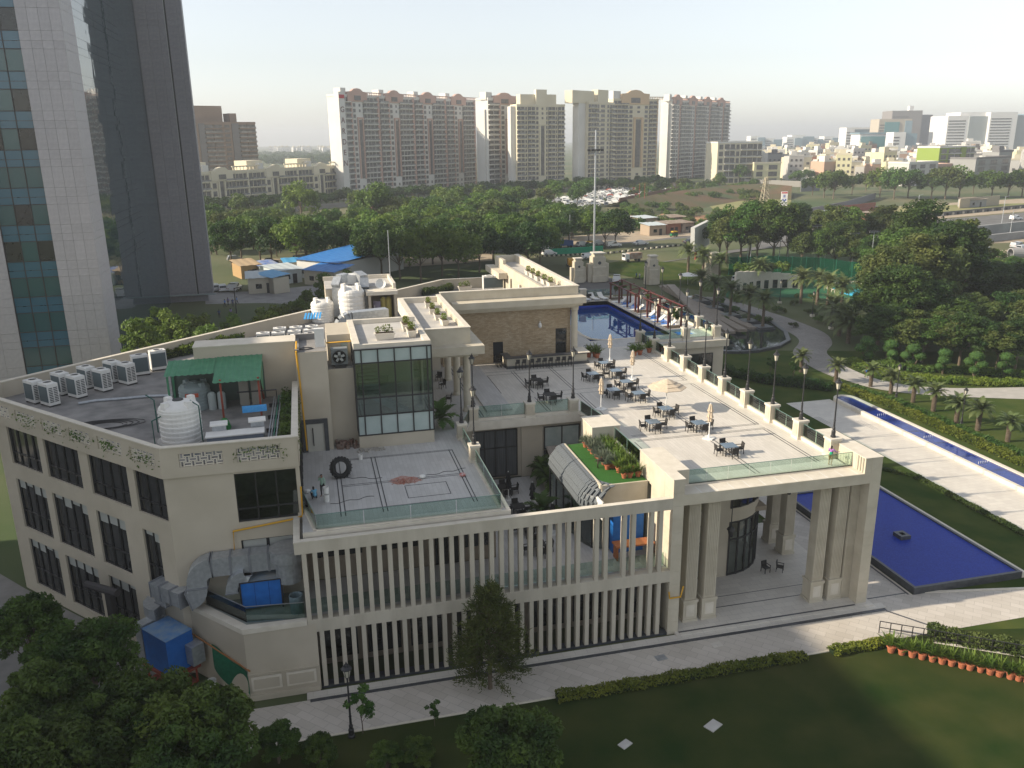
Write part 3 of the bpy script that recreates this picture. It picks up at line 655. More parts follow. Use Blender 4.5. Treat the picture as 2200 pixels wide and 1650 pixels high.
# individually laid proud stones scattered on the split stone wall
random.seed(11); stm = M().box(0, .34, 0, .03, 0, .08).mesh('stone')
for k in range(260):
    x = random.uniform(13.9, 27.6); z = random.uniform(11.1, 16.8)
    if 19 < x < 20.6 and z < 13.6 or 26 < x < 27.9 and z < 14.7: continue
    o = mko('stone', stm, BRK, HALL); o.location = (x-12, 87.868-70, z); o.scale = (random.uniform(.6, 1.3), 1, random.uniform(.8, 1.5))
for x in (28.55,): H('round_column', M().lathe((x, 87.6, 11), [(.42, 0), (.42, .25), (.38, .3), (.36, 5.5), (.44, 5.6), (.44, 5.9)], 20), STONE)
H('brick_wing_cornice', M().box(14.6, 29.5, 86.3, 87.95, 17.5, 18.2).box(28.3, 29.5, 87.95, 90, 17.5, 18.2), STONE)
H('brick_wing_cornice_steps', M().box(14.6, 29.2, 86.7, 88.0, 17.2, 17.5).box(14.6, 28.9, 87.1, 88, 16.95, 17.2), STONE)
H('brick_wing_parapet', M().box(13.6, 29.1, 88.0, 88.45, 17.5, 19.15).box(28.7, 29.1, 88.45, 115.5, 17.5, 19.15).box(25.8, 28.7, 115.1, 115.5, 17.5, 19.15).box(25.8, 26.2, 90.2, 110.5, 17.5, 18.6).box(25.8, 26.2, 110.5, 115.1, 17.5, 19.15), STONE)
H('parapet_coping', M().box(13.55, 29.2, 87.95, 88.5, 19.15, 19.22).box(28.65, 29.2, 88.5, 115.6, 19.15, 19.22), CAP)
H('brick_wing_roof', M().box(26.2, 28.7, 88.45, 115.1, 17.5, 18.2), ROOFL); H('brick_wing_roof', M().box(13.6, 26.2, 88.45, 90.2, 17.5, 18.0), ROOFL)
H('rear_cornice', M().box(24.6, 25.8, 108, 116.4, 17.0, 17.8), STONE)
for y in (96, 101, 106): H('roof_vent_niche', M().box(25.6, 25.8, y, y+.5, 15.6, 17.3), CAP)
# wall lamp on the stone wall
wlm = M().lathe((24.6, 87.75, 14.75), [(.12, 0), (.2, .12), (.2, .4), (.05, .6), (.04, .75)], 10); H('wall_lamp', wlm, WHITEM)
# --- pool deck
DK = [(29, 91.2), (49.1, 91.2), (49.1, 122), (26, 122), (26, 115.5), (29, 115.5)]
PO = [(33.2, 103), (33.0, 98.5), (33.4, 96.2), (34.4, 95.2), (36, 94.9), (44.4, 95.2), (44.4, 119.7), (33.3, 119.7)]
H('pool_deck', M().box(28.2, 33.0, 91.2, 122, 10.3, 11.0).box(33.0, 49.1, 91.2, 94.9, 10.3, 11.0).box(33.0, 49.1, 119.7, 122, 10.3, 11).box(44.4, 49.1, 94.9, 119.7, 10.3, 10.5).box(47.3, 49.1, 94.9, 119.7, 10.5, 11.0), TERRG)
cm = M()
for i in range(len(PO)):
    a, b = PO[i], PO[(i+1) % len(PO)]; cm.bar((*a, 10.98), (*b, 10.98), .5, .1)
H('pool_coping', cm, CAP)
pf = M(); pf.v = [(x, y, 9.85) for x, y in PO]; pf.f = [tuple(range(len(PO)))[::1]]; H('pool_floor', pf, MOSP)
wm = M()
for i in range(len(PO)):
    a, b = PO[i], PO[(i+1) % len(PO)]; wm.quad((*b, 9.85), (*a, 9.85), (*a, 10.95), (*b, 10.95))
H('pool_wall', wm, mat('deep blue pool wall', (.012, .07, .48), (.02, .09, .55), 3, .3))
pwm = M(); pwm.v = [(x, y, 10.02) for x, y in PO]; pwm.f = [tuple(range(len(PO)))]
PW = glassmat('shallow pool water', (.75, .86, .97), -.01, .03)
_n = PW.node_tree; _t = _n.nodes.new('ShaderNodeTexNoise'); _t.inputs['Scale'].default_value = .6; _t.inputs['Detail'].default_value = 6
_b = _n.nodes.new('ShaderNodeBump'); _b.inputs['Strength'].default_value = .25; _n.links.new(_t.outputs[0], _b.inputs['Height'])
for nd in _n.nodes:
    if nd.type in ('BSDF_GLOSSY', 'FRESNEL'): _n.links.new(_b.outputs[0], nd.inputs['Normal'])
H('pool_water', pwm, PW)
# sun shelf with planters on plinths on the right of the pool
H('sun_shelf', M().box(44.4, 47.3, 94.9, 119.7, 10.5, 10.72), MOSP)
for y in (116.4, 113, 105.5, 102): H('shelf_plinth', M().box(44.55, 45.25, y-.35, y+.35, 10.5, 11.1), CAP)
for y0, y1 in ((118.6, 121), (108.2, 110.5), (97.6, 99.8)): H('shelf_planter', M().box(44.4, 47.1, y0, y1, 10.5, 11.15), CAP); H('planter_soil', M().box(44.6, 46.9, y0+.2, y1-.2, 11.15, 11.17), SOIL)
H('pool_deck_wall', M().box(28.2, 49.1, 91.3, 91.6, 0, 10.3).box(48.8, 49.1, 91.6, 122, 0, 10.3), PLAST); H('deck_fascia', M().box(39.3, 49.6, 90.9, 91.2, 10.2, 11.0).box(49.1, 49.6, 91.2, 122, 10.2, 11.0), STONE)
window(40.2, 47.6, 91.3, 1.2, 9.4, 5, (4.0, 7.6), WIN, 'deck_window', -.12)
for y in (98, 104, 110, 116): pillar(48.9, y, 11.0)
for y in (92.6, 98.6, 104.6, 110.6): glassrun((48.9, y), (48.9, y+4.9), 11, 2)
for x in (31, 36, 41): pillar(x, 121.7, 11)
for x in (26.5, 31.5, 36.5, 41.5): glassrun((x, 121.7), (x+4.4, 121.7), 11, 2)
# --- courtyard pavilion: curved grey shingle roof, turf top, glass wall
prof = [(18.45, 8.45), (18.35, 8.75), (18.4, 9.2), (18.6, 9.65), (18.95, 10.1), (19.35, 10.4), (19.7, 10.5)]
rf = M(); NY = 26
for j in range(NY+1):
    t = j/NY; y = 53.2+9.6*t; e = max(0, (.22-t)/.22)
    for (x, z) in prof: rf.v.append((x+1.1*e*e, y+.25*e*(x-18.4), z))
np_ = len(prof); rf.f = [(j*np_+i, j*np_+i+1, (j+1)*np_+i+1, (j+1)*np_+i) for j in range(NY) for i in range(np_-1)]
SHING = tilemat('grey zinc shingle', (.12, .135, .15), (.17, .19, .205), (.05, .055, .06), .36, .3, .5, .02, .45, (0, R(35), R(90)), vari=.3, bump=1)
H('shingle_roof', rf, SHING, smooth=True)
sgm = M().box(0, .30, 0, .33, 0, .045).mesh('shingle')
for j in range(27):
    t = (j+.5)/27; y = 53.2+9.6*t-.17; e = max(0, (.22-t)/.22)
    for i in range(5):
        (xa, za), (xb, zb) = prof[i+1], prof[i+2] if i+2 < np_ else prof[i+1]
        if i+2 >= np_: continue
        o = mko('shingle', sgm, SHING, HALL); ang = math.atan2(zb-za, xb-xa)
        o.location = (xa+1.1*e*e-12-.02, y-70+(.1 if i % 2 else 0), za+.02); o.rotation_euler = (0, -ang+R(4), 0); o.scale[0] = math.hypot(xb-xa, zb-za)/.34
H('turf_roof', M().box(19.7, 23.28, 53.7, 62.5, 10.2, 10.46), mat('artificial turf', (.025, .10, .012), (.035, .13, .02), 8, .9, .3, 60)); H('turf_edge', M().box(19.6, 19.72, 53.6, 62.6, 10.2, 10.56).box(19.7, 23.3, 53.55, 53.7, 8.2, 10.5), STONE)
ce = [(18.5, 62.9), (18.45, 61), (18.45, 59), (18.5, 57), (18.7, 55.4), (19.2, 54.2), (20.2, 53.6)]
for i in range(len(ce)-1):
    a, b = ce[i], ce[i+1]; H('pavilion_glass', M().quad((*a, 5.25), (*b, 5.25), (*b, 8.4), (*a, 8.4)), GLC); H('pavilion_curtain', M().quad((a[0]+.3, a[1]+.1, 5.3), (b[0]+.3, b[1]+.1, 5.3), (b[0]+.3, b[1]+.1, 8.4), (a[0]+.3, a[1]+.1, 8.4)), CURT)
fm = M()
for p in ce: fm.box(p[0]-.06, p[0]+.06, p[1]-.06, p[1]+.06, 5.25, 8.5)
for i in range(len(ce)-1): fm.bar((*ce[i], 8.42), (*ce[i+1], 8.42), .2, .14)
H('pavilion_frame', fm, DARKM); H('pavilion_back', M().box(19.6, 23.3, 62.3, 62.6, 5.2, 10.2).box(20.2, 23.3, 55.6, 55.9, 5.2, 10.2), PLAST)
aw = M()
for i in range(9): aw.bar((20.1+i*.38, 69.1, 7.9), (19.6+i*.42, 63.4, 6.9+.1*(i % 2)), .38, .05)
H('striped_awning', aw, tilemat('striped awning cloth', (.34, .27, .22), (.52, .46, .40), (.3, .24, .2), .38, 30, 0, .01, .9, 0, vari=.2))
ul = M(); ul.bar((19.3, 54.6, 9.0), (20.2, 54.9, 9.0), .1, 1.4); ul.bar((19.3, 54.6, 9.0), (19.4, 52.4, 9.0), .1, 1.4); H('utility_screen', ul, WHITEM)
# ================================================================== OFFICE TOWER (left)
XR, YD, XC, Y2, Y1, XL, FH = -18.4, 173.5, -26.5, 125.5, 119.0, -31.4, 4.6
TW = thing('office_tower', 'tall grey granite and teal glass office tower at the left edge', 'building', (-40, 145, 0))
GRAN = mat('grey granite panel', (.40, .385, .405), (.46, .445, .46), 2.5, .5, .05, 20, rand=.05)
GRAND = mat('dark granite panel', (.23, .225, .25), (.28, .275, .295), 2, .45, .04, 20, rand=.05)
def tglass(name, c, rough=.03, bs=.03, ior=2.4):
    m = mat(name, c, None, rough=rough, spec=1.0); t = m.node_tree; N = t.nodes; b = N['Principled BSDF']; b.inputs['IOR'].default_value = ior
    tc = N.new('ShaderNodeTexCoord'); n = N.new('ShaderNodeTexVoronoi'); n.inputs['Scale'].default_value = .55; n.feature = 'F1'
    n2 = N.new('ShaderNodeTexNoise'); n2.inputs['Scale'].default_value = .5
    t.links.new(tc.outputs['Object'], n.inputs['Vector']); t.links.new(tc.outputs['Object'], n2.inputs['Vector'])
    bp = N.new('ShaderNodeBump'); bp.inputs['Strength'].default_value = bs; bp.inputs['Distance'].default_value = .4
    t.links.new(n2.outputs[0], bp.inputs['Height']); t.links.new(bp.outputs[0], b.inputs['Normal']); return m
TGL = tglass('tower mirror glass', (.02, .05, .065)); TGW = tglass('tower window glass', (.010, .075, .085), .12, .03, 1.5); TGS = tglass('tower spandrel glass', (.015, .10, .16), .15, .03, 1.5)
ZT = 69; ZB = 6.2
T = lambda nme, mb, m, **k: part(nme, mb, m, TW, **k)
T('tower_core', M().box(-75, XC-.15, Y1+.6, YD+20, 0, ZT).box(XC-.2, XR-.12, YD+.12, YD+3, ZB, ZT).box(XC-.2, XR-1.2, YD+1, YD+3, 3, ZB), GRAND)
T('tower_base_skirt', M().box(XC, XR+.5, YD-.4, YD+.1, ZB-.2, ZB), mat('skirt metal', (.3, .35, .36), None, metal=.4))
rows = [(0, .92), (.92, 2.05), (2.05, 4.6)]
NF = int(ZT/FH)
bm_ = {}
def pan(w, h, dpt, key):
    if key not in bm_: bm_[key] = M().box(.012, w-.012, 0, dpt, .012, h-.012).mesh('granite_panel')
    return bm_[key]
cnt = 0; rest = M(); restd = M(); oT = TW.location
pw = (XC-XL)/4
for f in range(NF):
    for r0, r1 in rows:
        z = f*FH+r0
        vis = 15 < z < 58
        for i in range(4):
            x = XL+i*pw
            if vis and cnt < 170:
                o = mko('granite_panel', pan(pw, r1-r0, .12, ('p', r0)), GRAN, TW); o.location = (x-oT.x, Y1-oT.y, z-oT.z); cnt += 1
            else: rest.box(x+.012, x+pw-.012, Y1, Y1+.12, z+.012, z+r1-r0-.012)
        rest.box(XC-.1, XC+.02, Y1+.12, Y2-.02, z+.012, z+r1-r0-.012)
        for i in range(2):                                     # next pier to the left
            rest.box(XL-10.2+i*2.2, XL-8.02+i*2.2, Y1, Y1+.12, z+.012, z+r1-r0-.012)
        if z > ZB:
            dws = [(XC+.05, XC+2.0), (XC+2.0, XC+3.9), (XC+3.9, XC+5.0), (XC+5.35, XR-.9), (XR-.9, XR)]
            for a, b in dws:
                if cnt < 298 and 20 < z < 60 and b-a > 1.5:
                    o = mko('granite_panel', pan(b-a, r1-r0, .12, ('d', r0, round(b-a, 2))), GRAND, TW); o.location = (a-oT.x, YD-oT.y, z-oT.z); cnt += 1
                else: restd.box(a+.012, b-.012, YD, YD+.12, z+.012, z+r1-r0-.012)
T('granite_panels_upper', rest, GRAN, kind='stuff'); T('granite_panels_dark', restd, GRAND, kind='stuff')
T('pier_backing', M().box(XL, XC-.02, Y1+.1, Y1+.6, 0, ZT), mat('joint shadow', (.10, .095, .10), None)); T('groove_strip', M().box(XC+5.02, XC+5.33, YD+.1, YD+.14, ZB, ZT), DARKM)
T('groove_rail', M().box(XC+4.98, XC+5.06, YD-.05, YD+.1, ZB, ZT), GALV)
for f in range(NF):                                             # mirror glass bay, one band per floor piece
    for r0, r1 in rows:
        z = f*FH+r0
        for i in range(8):
            w_ = (YD-Y2)/8
            if z > 4 and (15 < z < 62 and i < 5): 
                dx = random.uniform(-.012, .012); T('mirror_pane', M().quad((XC+dx, Y2+i*w_+w_-.03, z+.02), (XC-dx, Y2+i*w_, z+.02), (XC-dx*.5, Y2+i*w_, z+r1-r0-.02), (XC+dx*.7, Y2+i*w_+w_-.03, z+r1-r0-.02)), TGL)
T('mirror_bay', M().box(XC-.15, XC-.04, Y2, YD, 0, ZT), TGL)
for f in range(NF):                                             # glazed strip left of the pier
    z = f*FH; xa, xb = XL-5.8, XL-.02
    for i in range(3):
        a = xa+(xb-xa)*i/3+.04; b = xa+(xb-xa)*(i+1)/3-.04
        if z > 66: continue
        T('tower_spandrel', M().box(a, b, Y1+.35, Y1+.4, z+.05, z+.92-.03), TGS); T('tower_spandrel', M().box(a, b, Y1+.35, Y1+.4, z+.95, z+2.02), TGS)
        T('tower_window', M().box(a, b, Y1+.38, Y1+.42, z+2.12, z+4.56), WIN if random.random() < .25 else TGW)
fm = M()
for i in range(4): x = xa+(xb-xa)*i/3; fm.box(x-.05, x+.05, Y1+.28, Y1+.45, 0, ZT)
for f in range(NF): fm.box(xa, xb, Y1+.3, Y1+.45, f*FH-.04, f*FH+.05); fm.box(xa, xb, Y1+.3, Y1+.45, f*FH+2.03, f*FH+2.12)
T('tower_mullions', fm, DARKM)
T('tower_strip_back', M().box(xa, xb, Y1+.44, Y1+.6, 0, ZT), WIN)
# unseen tower wing added on the left, inferred from the shade over the clubhouse
OW = thing('unseen_office_wing', 'long office wing out of view on the left, added to shade the clubhouse', 'building', (-90, 50, 0))
part('wall', M().box(-110, -70, 15, 82, 0, 54), GRAN, OW)
for f in range(13): part('window_band', M().box(-70.0, -69.9, 17, 80, f*4.1+1.2, f*4.1+3.4), TGW, OW)

# ================================================================== LAMP POSTS
def lamp_post(h=4.7, base=False):
    o = thing('lamp_post', 'x', 'lamp post')
    part('post', M().lathe((0, 0, 0), [(.20, 0), (.20, .12), (.15, .18), (.16, .5), (.10, .6), (.12, .75), (.075, .85), (.07, 1.3), (.09, 1.35), (.06, 1.4), (.045, h-1.0), (.07, h-.95), (.05, h-.88), (.12, h-.82)], 10), BLACKM, o)
    lg = part('lantern_glass', M().lathe((0, 0, h-.82), [(.13, 0), (.23, .5)], 6), mat('lantern glass', (.5, .47, .38), None, rough=.25), o)
    fr = M()
    for i in range(6):
        a = 2*math.pi*i/6; fr.bar((.135*math.cos(a), .135*math.sin(a), h-.82), (.235*math.cos(a), .235*math.sin(a), h-.32), .025, .025)
    part('lantern_frame', fr, BLACKM, o)
    part('lantern_cap', M().lathe((0, 0, h-.33), [(.29, 0), (.29, .04), (.2, .13), (.14, .17), (.13, .26), (.05, .3), (.045, .38), (.01, .46)], 10), BLACKM, o)
    return o
LP = lamp_post()
names8 = ['nearest the corner block at the front', 'second from the front corner', 'third from the front corner', 'fourth from the front corner', 'fifth from the front corner', 'sixth from the front corner', 'seventh from the front corner', 'eighth from the front corner', 'ninth from the front corner', 'at the far end, beside the pool steps']
for i, y in enumerate(PYS): place(LP, (38.35, y, 12.6), 0, 1, 'lantern post on the right parapet, '+names8[i], 'lamp posts on the parapets')
for x, nm in ((44.31, 'left'), (48.37, 'right')): place(LP, (x, 92.1, 12.6), 0, 1, 'black lantern post on the %s of the two pillars at the pool deck front corner' % nm, 'lamp posts on the parapets')
for x, y, nm in ((13.18, 68.9, 'left pillar of the courtyard parapet beside the colonnade'), (18.32, 68.9, 'middle pillar of the parapet above the curtained courtyard window'), (22.4, 68.9, 'right pillar of the parapet above the courtyard awning'), (11.42, 59.64, 'nearer pillar on the edge of the shaded work terrace'), (11.42, 64.9, 'further pillar on the edge of the shaded work terrace')):
    place(LP, (x, y, 12.4), 0, 1, 'black lantern post on the '+nm, 'lamp posts on the parapets')
for y, nm in ((104, 'second'), (98, 'first'), (110, 'third'), (116, 'fourth')): place(LP, (48.9, y, 12.6), 0, 1, 'black lantern post on the %s pillar along the right edge of the pool deck' % nm, 'lamp posts on the parapets')
place(LP, (.4, 44.2, 0), 0, 1.1, 'black lantern post standing alone on the front pavement among foreground bushes', 'lamp posts on the grounds')
for (x, y), nm in (((76.8, 93.7), 'yellow hedge, between the fourth and fifth young palms'), ((77.0, 81.9), 'yellow hedge, nearer the right edge'), ((94.3, 134.7), 'lawn with a white base, nearest the dark palms'), ((97.5, 145.8), 'lawn with a white base, behind the bend of the driveway'), ((98.8, 160.1), 'lawn with a white base, farthest by the garden pavilion'), ((92.9, 117.9), 'topiary bed in front of the tall trees')):
    place(LP, (x, y, .45), 0, 1, 'black lantern post by the '+nm, 'lamp posts on the grounds')
    if 'white' in nm: solo('lamp_plinth', M().obox((x, y, 0), .7, .7, .46), CAP, 'white square plinth carrying the lantern post on the '+nm.split(',')[-1].strip()+' lawn', 'plinth', base=(x, y, 0))
solo('hanging_lantern', M().lathe((30.2, 53.2, 5.2), [(.15, 0), (.25, .55), (.34, .6), (.2, .8), (.04, .9), (.02, 4.0)], 8), BLACKM, 'black hanging lantern on a long rod inside the portico', 'lantern', base=(30.2, 53.2, 5.2))
solo('hanging_lantern', M().lathe((37.6, 57.2, 6.2), [(.15, 0), (.25, .55), (.34, .6), (.2, .8), (.04, .9), (.02, 3.0)], 8), BLACKM, 'black lantern fixed to the side column of the portico, right of the curved glass', 'lantern', base=(37.6, 57.2, 6.2))

# ================================================================== TERRACE FURNITURE
def chair():
    o = thing('armchair', 'x', 'chair'); w_ = .56
    part('seat', M().box(-.27, .27, -.26, .26, .40, .46), WICK, o)
    part('backrest', M().add([(-.27, -.27, .44), (.27, -.27, .44), (.27, -.34, .92), (-.27, -.34, .92), (-.27, -.22, .44), (.27, -.22, .44), (.27, -.29, .92), (-.27, -.29, .92)], [(0, 1, 2, 3), (7, 6, 5, 4), (0, 4, 5, 1), (1, 5, 6, 2), (2, 6, 7, 3), (3, 7, 4, 0)]), WICK, o)
    for s in (-1, 1):
        part('leg', M().bar((s*.25, .24, 0), (s*.25, .24, .64), .045, .045), WICK, o); part('leg', M().bar((s*.25, -.28, 0), (s*.25, -.25, .44), .045, .045), WICK, o)
        part('armrest', M().box(s*.25-.03, s*.25+.03, -.26, .28, .63, .67), WICK, o)
    return o
def dtable(glass=True):
    o = thing('dining_table', 'x', 'table')
    part('table_top', M().box(-.55, .55, -.55, .55, .71, .75), mat('blue grey glass top', (.10, .15, .20), (.13, .18, .23), 2, .12, spec=.6) if glass else WICK, o)
    for sx_ in (-1, 1):
        for sy_ in (-1, 1): part('leg', M().box(sx_*.48-.035, sx_*.48+.035, sy_*.48-.035, sy_*.48+.035, 0, .71), WICK, o)
    return o
CH = chair(); TB = dtable(); TBW = dtable(False)
tabs = [(1566.7, 956.2, 12, 'nearest the front glass railing'), (1502, 907, 12, 'under the closed parasol nearest the front'), (1403, 905, 12, 'beside the planted courtyard roof'), (1430, 876, 12, 'under the open parasol'), (1371.5, 843, 12, 'left of the open parasol pole'), (1345.5, 818.5, 12, 'behind it, fifth from the bar'), (1317, 836, 12, 'next to the closed parasol on the left'), (1322.5, 795, 12, 'third from the bar, by the middle parasol'), (1273, 801.5, 12, 'leftmost of the glass tables'), (1299, 778, 12, 'farthest, by the parasol near the pool')]
sides = [(0, -.86, 0, 'near'), (0, .86, 180, 'far'), (-.86, 0, -90, 'left'), (.86, 0, 90, 'right')]
random.seed(8)
for u, v, _, nm in tabs:
    p = P(u, v, 11.75); p.z = 11.0; ra = R(random.uniform(-4, 4)); ca, sa = math.cos(ra), math.sin(ra)
    place(TB, p, ra, 1, 'glass topped table %s on the sunny terrace' % nm, 'glass tables on the terrace')
    for dx, dy, a, sn in sides:
        dx *= 1+random.uniform(-.05, .08); dy *= 1+random.uniform(-.05, .08)
        place(CH, (p.x+dx*ca-dy*sa, p.y+dx*sa+dy*ca, 11.0), ra+R(a+random.uniform(-7, 7)), 1, 'wicker armchair, %s side of the table %s' % (sn, nm), 'wicker armchairs on the terrace')
for (u, v), nm in (((1153, 815), 'further'), ((1181.5, 846), 'nearer')):
    p = P(u, v, 11.75); p.z = 11.0
    place(TBW, p, 0, 1, '%s of two all dark wicker tables in the shade behind the lamp posts' % nm, 'dark tables in the shade')
    for dx, dy, a, sn in sides: place(CH, (p.x+dx, p.y+dy, 11), R(a+random.uniform(-6, 6)), 1, 'dark wicker armchair on the %s side of the %s shaded table' % (sn, nm), 'wicker armchairs on the terrace')
p = P(1262, 631, 11.7); p.z = 11
place(TBW, p, 0, 1, 'dark table at the far left corner of the pool deck', 'dark tables in the shade')
for dx, dy, a, sn in sides: place(CH, (p.x+dx, p.y+dy, 11), R(a), 1, 'dark armchair on the %s side of the poolside table' % sn, 'wicker armchairs on the terrace')
for i, (x, y) in enumerate(((15.2, 65.6), (15.3, 61.4), (15.1, 58.0), (15.1, 54.6))):
    nm = ('farthest', 'third', 'second', 'nearest')[i]
    place(TBW, (x, y, 5.22), 0, 1, '%s dark table on the sunken courtyard floor' % nm, 'courtyard tables')
    for dx, dy, a, sn in sides: place(CH, (x+dx, y+dy, 5.22), R(a), 1, 'dark armchair on the %s side of the %s courtyard table' % (sn, nm), 'courtyard chairs')
for i, (x, y) in enumerate(((12.0, 75), (12.2, 79.8), (12.3, 82.6), (35.0, 55.6), (36.2, 55.4))):
    place(CH, (x, y, 11 if i < 3 else .17), R(70+i*40), 1, ['dark wicker chair between the first two round columns', 'dark wicker chair between the middle round columns', 'dark wicker chair at the back of the colonnade', 'dark wicker chair behind the right portico columns', 'dark chair farther right behind the portico columns'][i], 'wicker armchairs in the shade')
# parasols
CANV = mat('sand canvas', (.52, .42, .31), (.60, .50, .38), 5, .85)
PWH = mat('white pole paint', (.75, .74, .71), None, rough=.4)
def parasol(closed, cm=CANV, h=3.0):
    o = thing('parasol', 'x', 'parasol')
    part('pole', M().cyl((0, 0, .1), .045, h-.15, 10), PWH, o); part('base', M().box(-.42, .42, -.42, .42, 0, .1).cyl((0, 0, .1), .1, .25, 10), PWH, o)
    if closed:
        vs = M(); n = 24; prof = [(.05, h), (.13, h-.1), (.19, h-.45), (.26, h-.62), (.17, h-.66), (.21, h-.95), (.28, h-1.15), (.16, h-1.2), (.2, h-1.45), (.1, h-1.55)]
        for r, z in prof:
            for i in range(n):
                a = 2*math.pi*i/n; q = r*(1.12 if i % 3 == 0 else .8); vs.v.append((q*math.cos(a), q*math.sin(a), z))
        for j in range(len(prof)-1):
            for i in range(n): k = (i+1) % n; vs.f.append((j*n+i, (j+1)*n+i, (j+1)*n+k, j*n+k))
        part('folded_canopy', vs, cm, o); part('finial', M().lathe((0, 0, h-.02), [(.05, 0), (.02, .12)], 8), PWH, o)
    else:
        for r0, z0, r1, z1 in ((0.05, h, .75, h-.28), (.6, h-.3, 1.25, h-.5), (1.05, h-.5, 1.75, h-.72)):
            part('canopy_tier', M().lathe((0, 0, 0), [(r1, z1-.06), (r1, z1), (r0, z0)], 8, R(22.5)), cm, o)
        rb = M()
        for i in range(8): a = R(22.5+45*i); rb.bar((0, 0, h-.1), (1.7*math.cos(a), 1.7*math.sin(a), h-.78), .03, .03)
        part('ribs', rb, PWH, o, kind='stuff'); part('crank_box', M().box(-.08, .08, -.1, .06, 1.7, 1.95), GALV, o)
    return o
PC = parasol(True); PO_ = parasol(False)
for (u, v), nm in (((1523, 942), 'nearest the front railing'), ((1291, 880), 'by the square parapet block'), ((1358, 814), 'in the middle of the glass tables'), ((1310, 775), 'farthest, near the pool')):
    place(PC, P(u, v, 11), random.random(), 1, 'closed sand coloured parasol %s' % nm, 'parasols on the terrace')
place(PO_, (30.75, 67.2, 11), 0, 1, 'open three tier cream parasol on the sunny terrace', 'parasols on the terrace')
DC = parasol(True, mat('black canvas', (.02, .02, .022), None), 2.6)
for i, (x, y) in enumerate(((15.2, 64.3), (16.6, 61.6), (17.0, 57.2))): place(DC, (x, y, 5.22), 0, 1, ['farthest', 'middle', 'nearest'][i]+' closed black parasol in the sunken courtyard', 'courtyard parasols')
# bar counter and stools
BR = thing('bar_counter', 'long stone bar counter with dark top against the split stone wall', 'bar counter', (24, 86, 11))
part('counter_front', M().box(20.2, 29.3, 85.3, 85.6, 11.25, 12.1).box(20.2, 20.5, 85.6, 87.5, 11.25, 12.1), STONE, BR); part('counter_base', M().box(20.1, 29.5, 85.0, 85.7, 11, 11.25).box(20.0, 20.6, 85.6, 87.6, 11, 11.25), DSTONE, BR)
part('counter_top', M().box(20.0, 29.3, 85.1, 85.9, 12.1, 12.2).box(20.0, 20.8, 85.9, 87.6, 12.1, 12.2), DSTONE, BR); part('counter_end', M().box(28.3, 29.6, 85.05, 87.6, 12.2, 12.26), CAP, BR)
def stool():
    o = thing('bar_stool', 'x', 'bar stool'); part('seat', M().box(-.2, .2, -.2, .2, .7, .77), WICK, o); part('backrest', M().box(-.21, .21, -.24, -.19, .77, 1.15), WICK, o)
    for a in (-1, 1):
        for b in (-1, 1): part('leg', M().bar((a*.19, b*.19, 0), (a*.17, b*.17, .7), .04, .04), WICK, o)
    return o
ST = stool()
for i, x in enumerate((21.2, 21.9, 22.8, 23.5, 24.2, 24.9, 25.7, 26.4, 27.1)): place(ST, (x, 84.6, 11), R(random.uniform(-9, 9)), 1, 'dark bar stool, number %s from the left along the bar front' % ('one two three four five six seven eight nine'.split()[i]), 'bar stools')
for i, y in enumerate((86, 86.8)): place(ST, (19.5, y, 11), R(-90), 1, ['nearer', 'further'][i]+' dark bar stool at the left end of the bar by the door', 'bar stools')
# sun loungers on the shelf, pergola
LNG = thing('sun_lounger', 'x', 'sun lounger')
part('bed', M().box(-.95, .35, -.33, .33, .22, .30), WHITEP, LNG); part('headrest', M().bar((.35, 0, .26), (1.0, 0, .78), .66, .08), WHITEP, LNG)
for a in (-.8, .3):
    for b in (-.28, .28): part('leg', M().box(a-.04, a+.04, b-.04, b+.04, 0, .22), WHITEP, LNG)
for i, y in enumerate((117.8, 114.6, 111.4, 107, 103.7, 100.3)): place(LNG, (45.5, y, 10.72), 0, 1.25, 'white sun lounger on the pool shelf, %s from the near end' % ('sixth fifth fourth third second first'.split()[i]), 'sun loungers by the pool')
for i, x in enumerate((41.0, 42.4, 43.8)): place(LNG, (x, 121.3-.8, 11), R(100), 1.2, ['left', 'middle', 'right'][i]+' of three white loungers at the far end of the pool', 'sun loungers by the pool')
PG = thing('pergola', 'long dark red steel pergola over the loungers beside the pool', 'pergola', (45.7, 109, 10.7))
MAR = mat('maroon steel', (.09, .022, .018), (.12, .03, .025), 3, .5)
for y in (120, 116.4, 113, 109.9, 108.8, 105.5, 102, 98.6):
    part('post', M().box(44.8, 45.02, y-.11, y+.11, 11, 13.5), MAR, PG); part('post', M().box(46.6, 46.82, y-.11, y+.11, 11, 14), MAR, PG)
    part('crossbeam', M().bar((44.6, y, 13.55), (47.3, y, 13.95), .14, .12), MAR, PG)
part('beam', M().box(44.82, 45.0, 109.7, 120.4, 13.5, 13.62), MAR, PG); part('beam', M().box(44.82, 45.0, 98, 109, 13.5, 13.62), MAR, PG)
part('beam', M().box(46.62, 46.8, 109.7, 120.4, 13.9, 14.02), MAR, PG); part('beam', M().box(46.62, 46.8, 98, 109, 13.9, 14.02), MAR, PG)
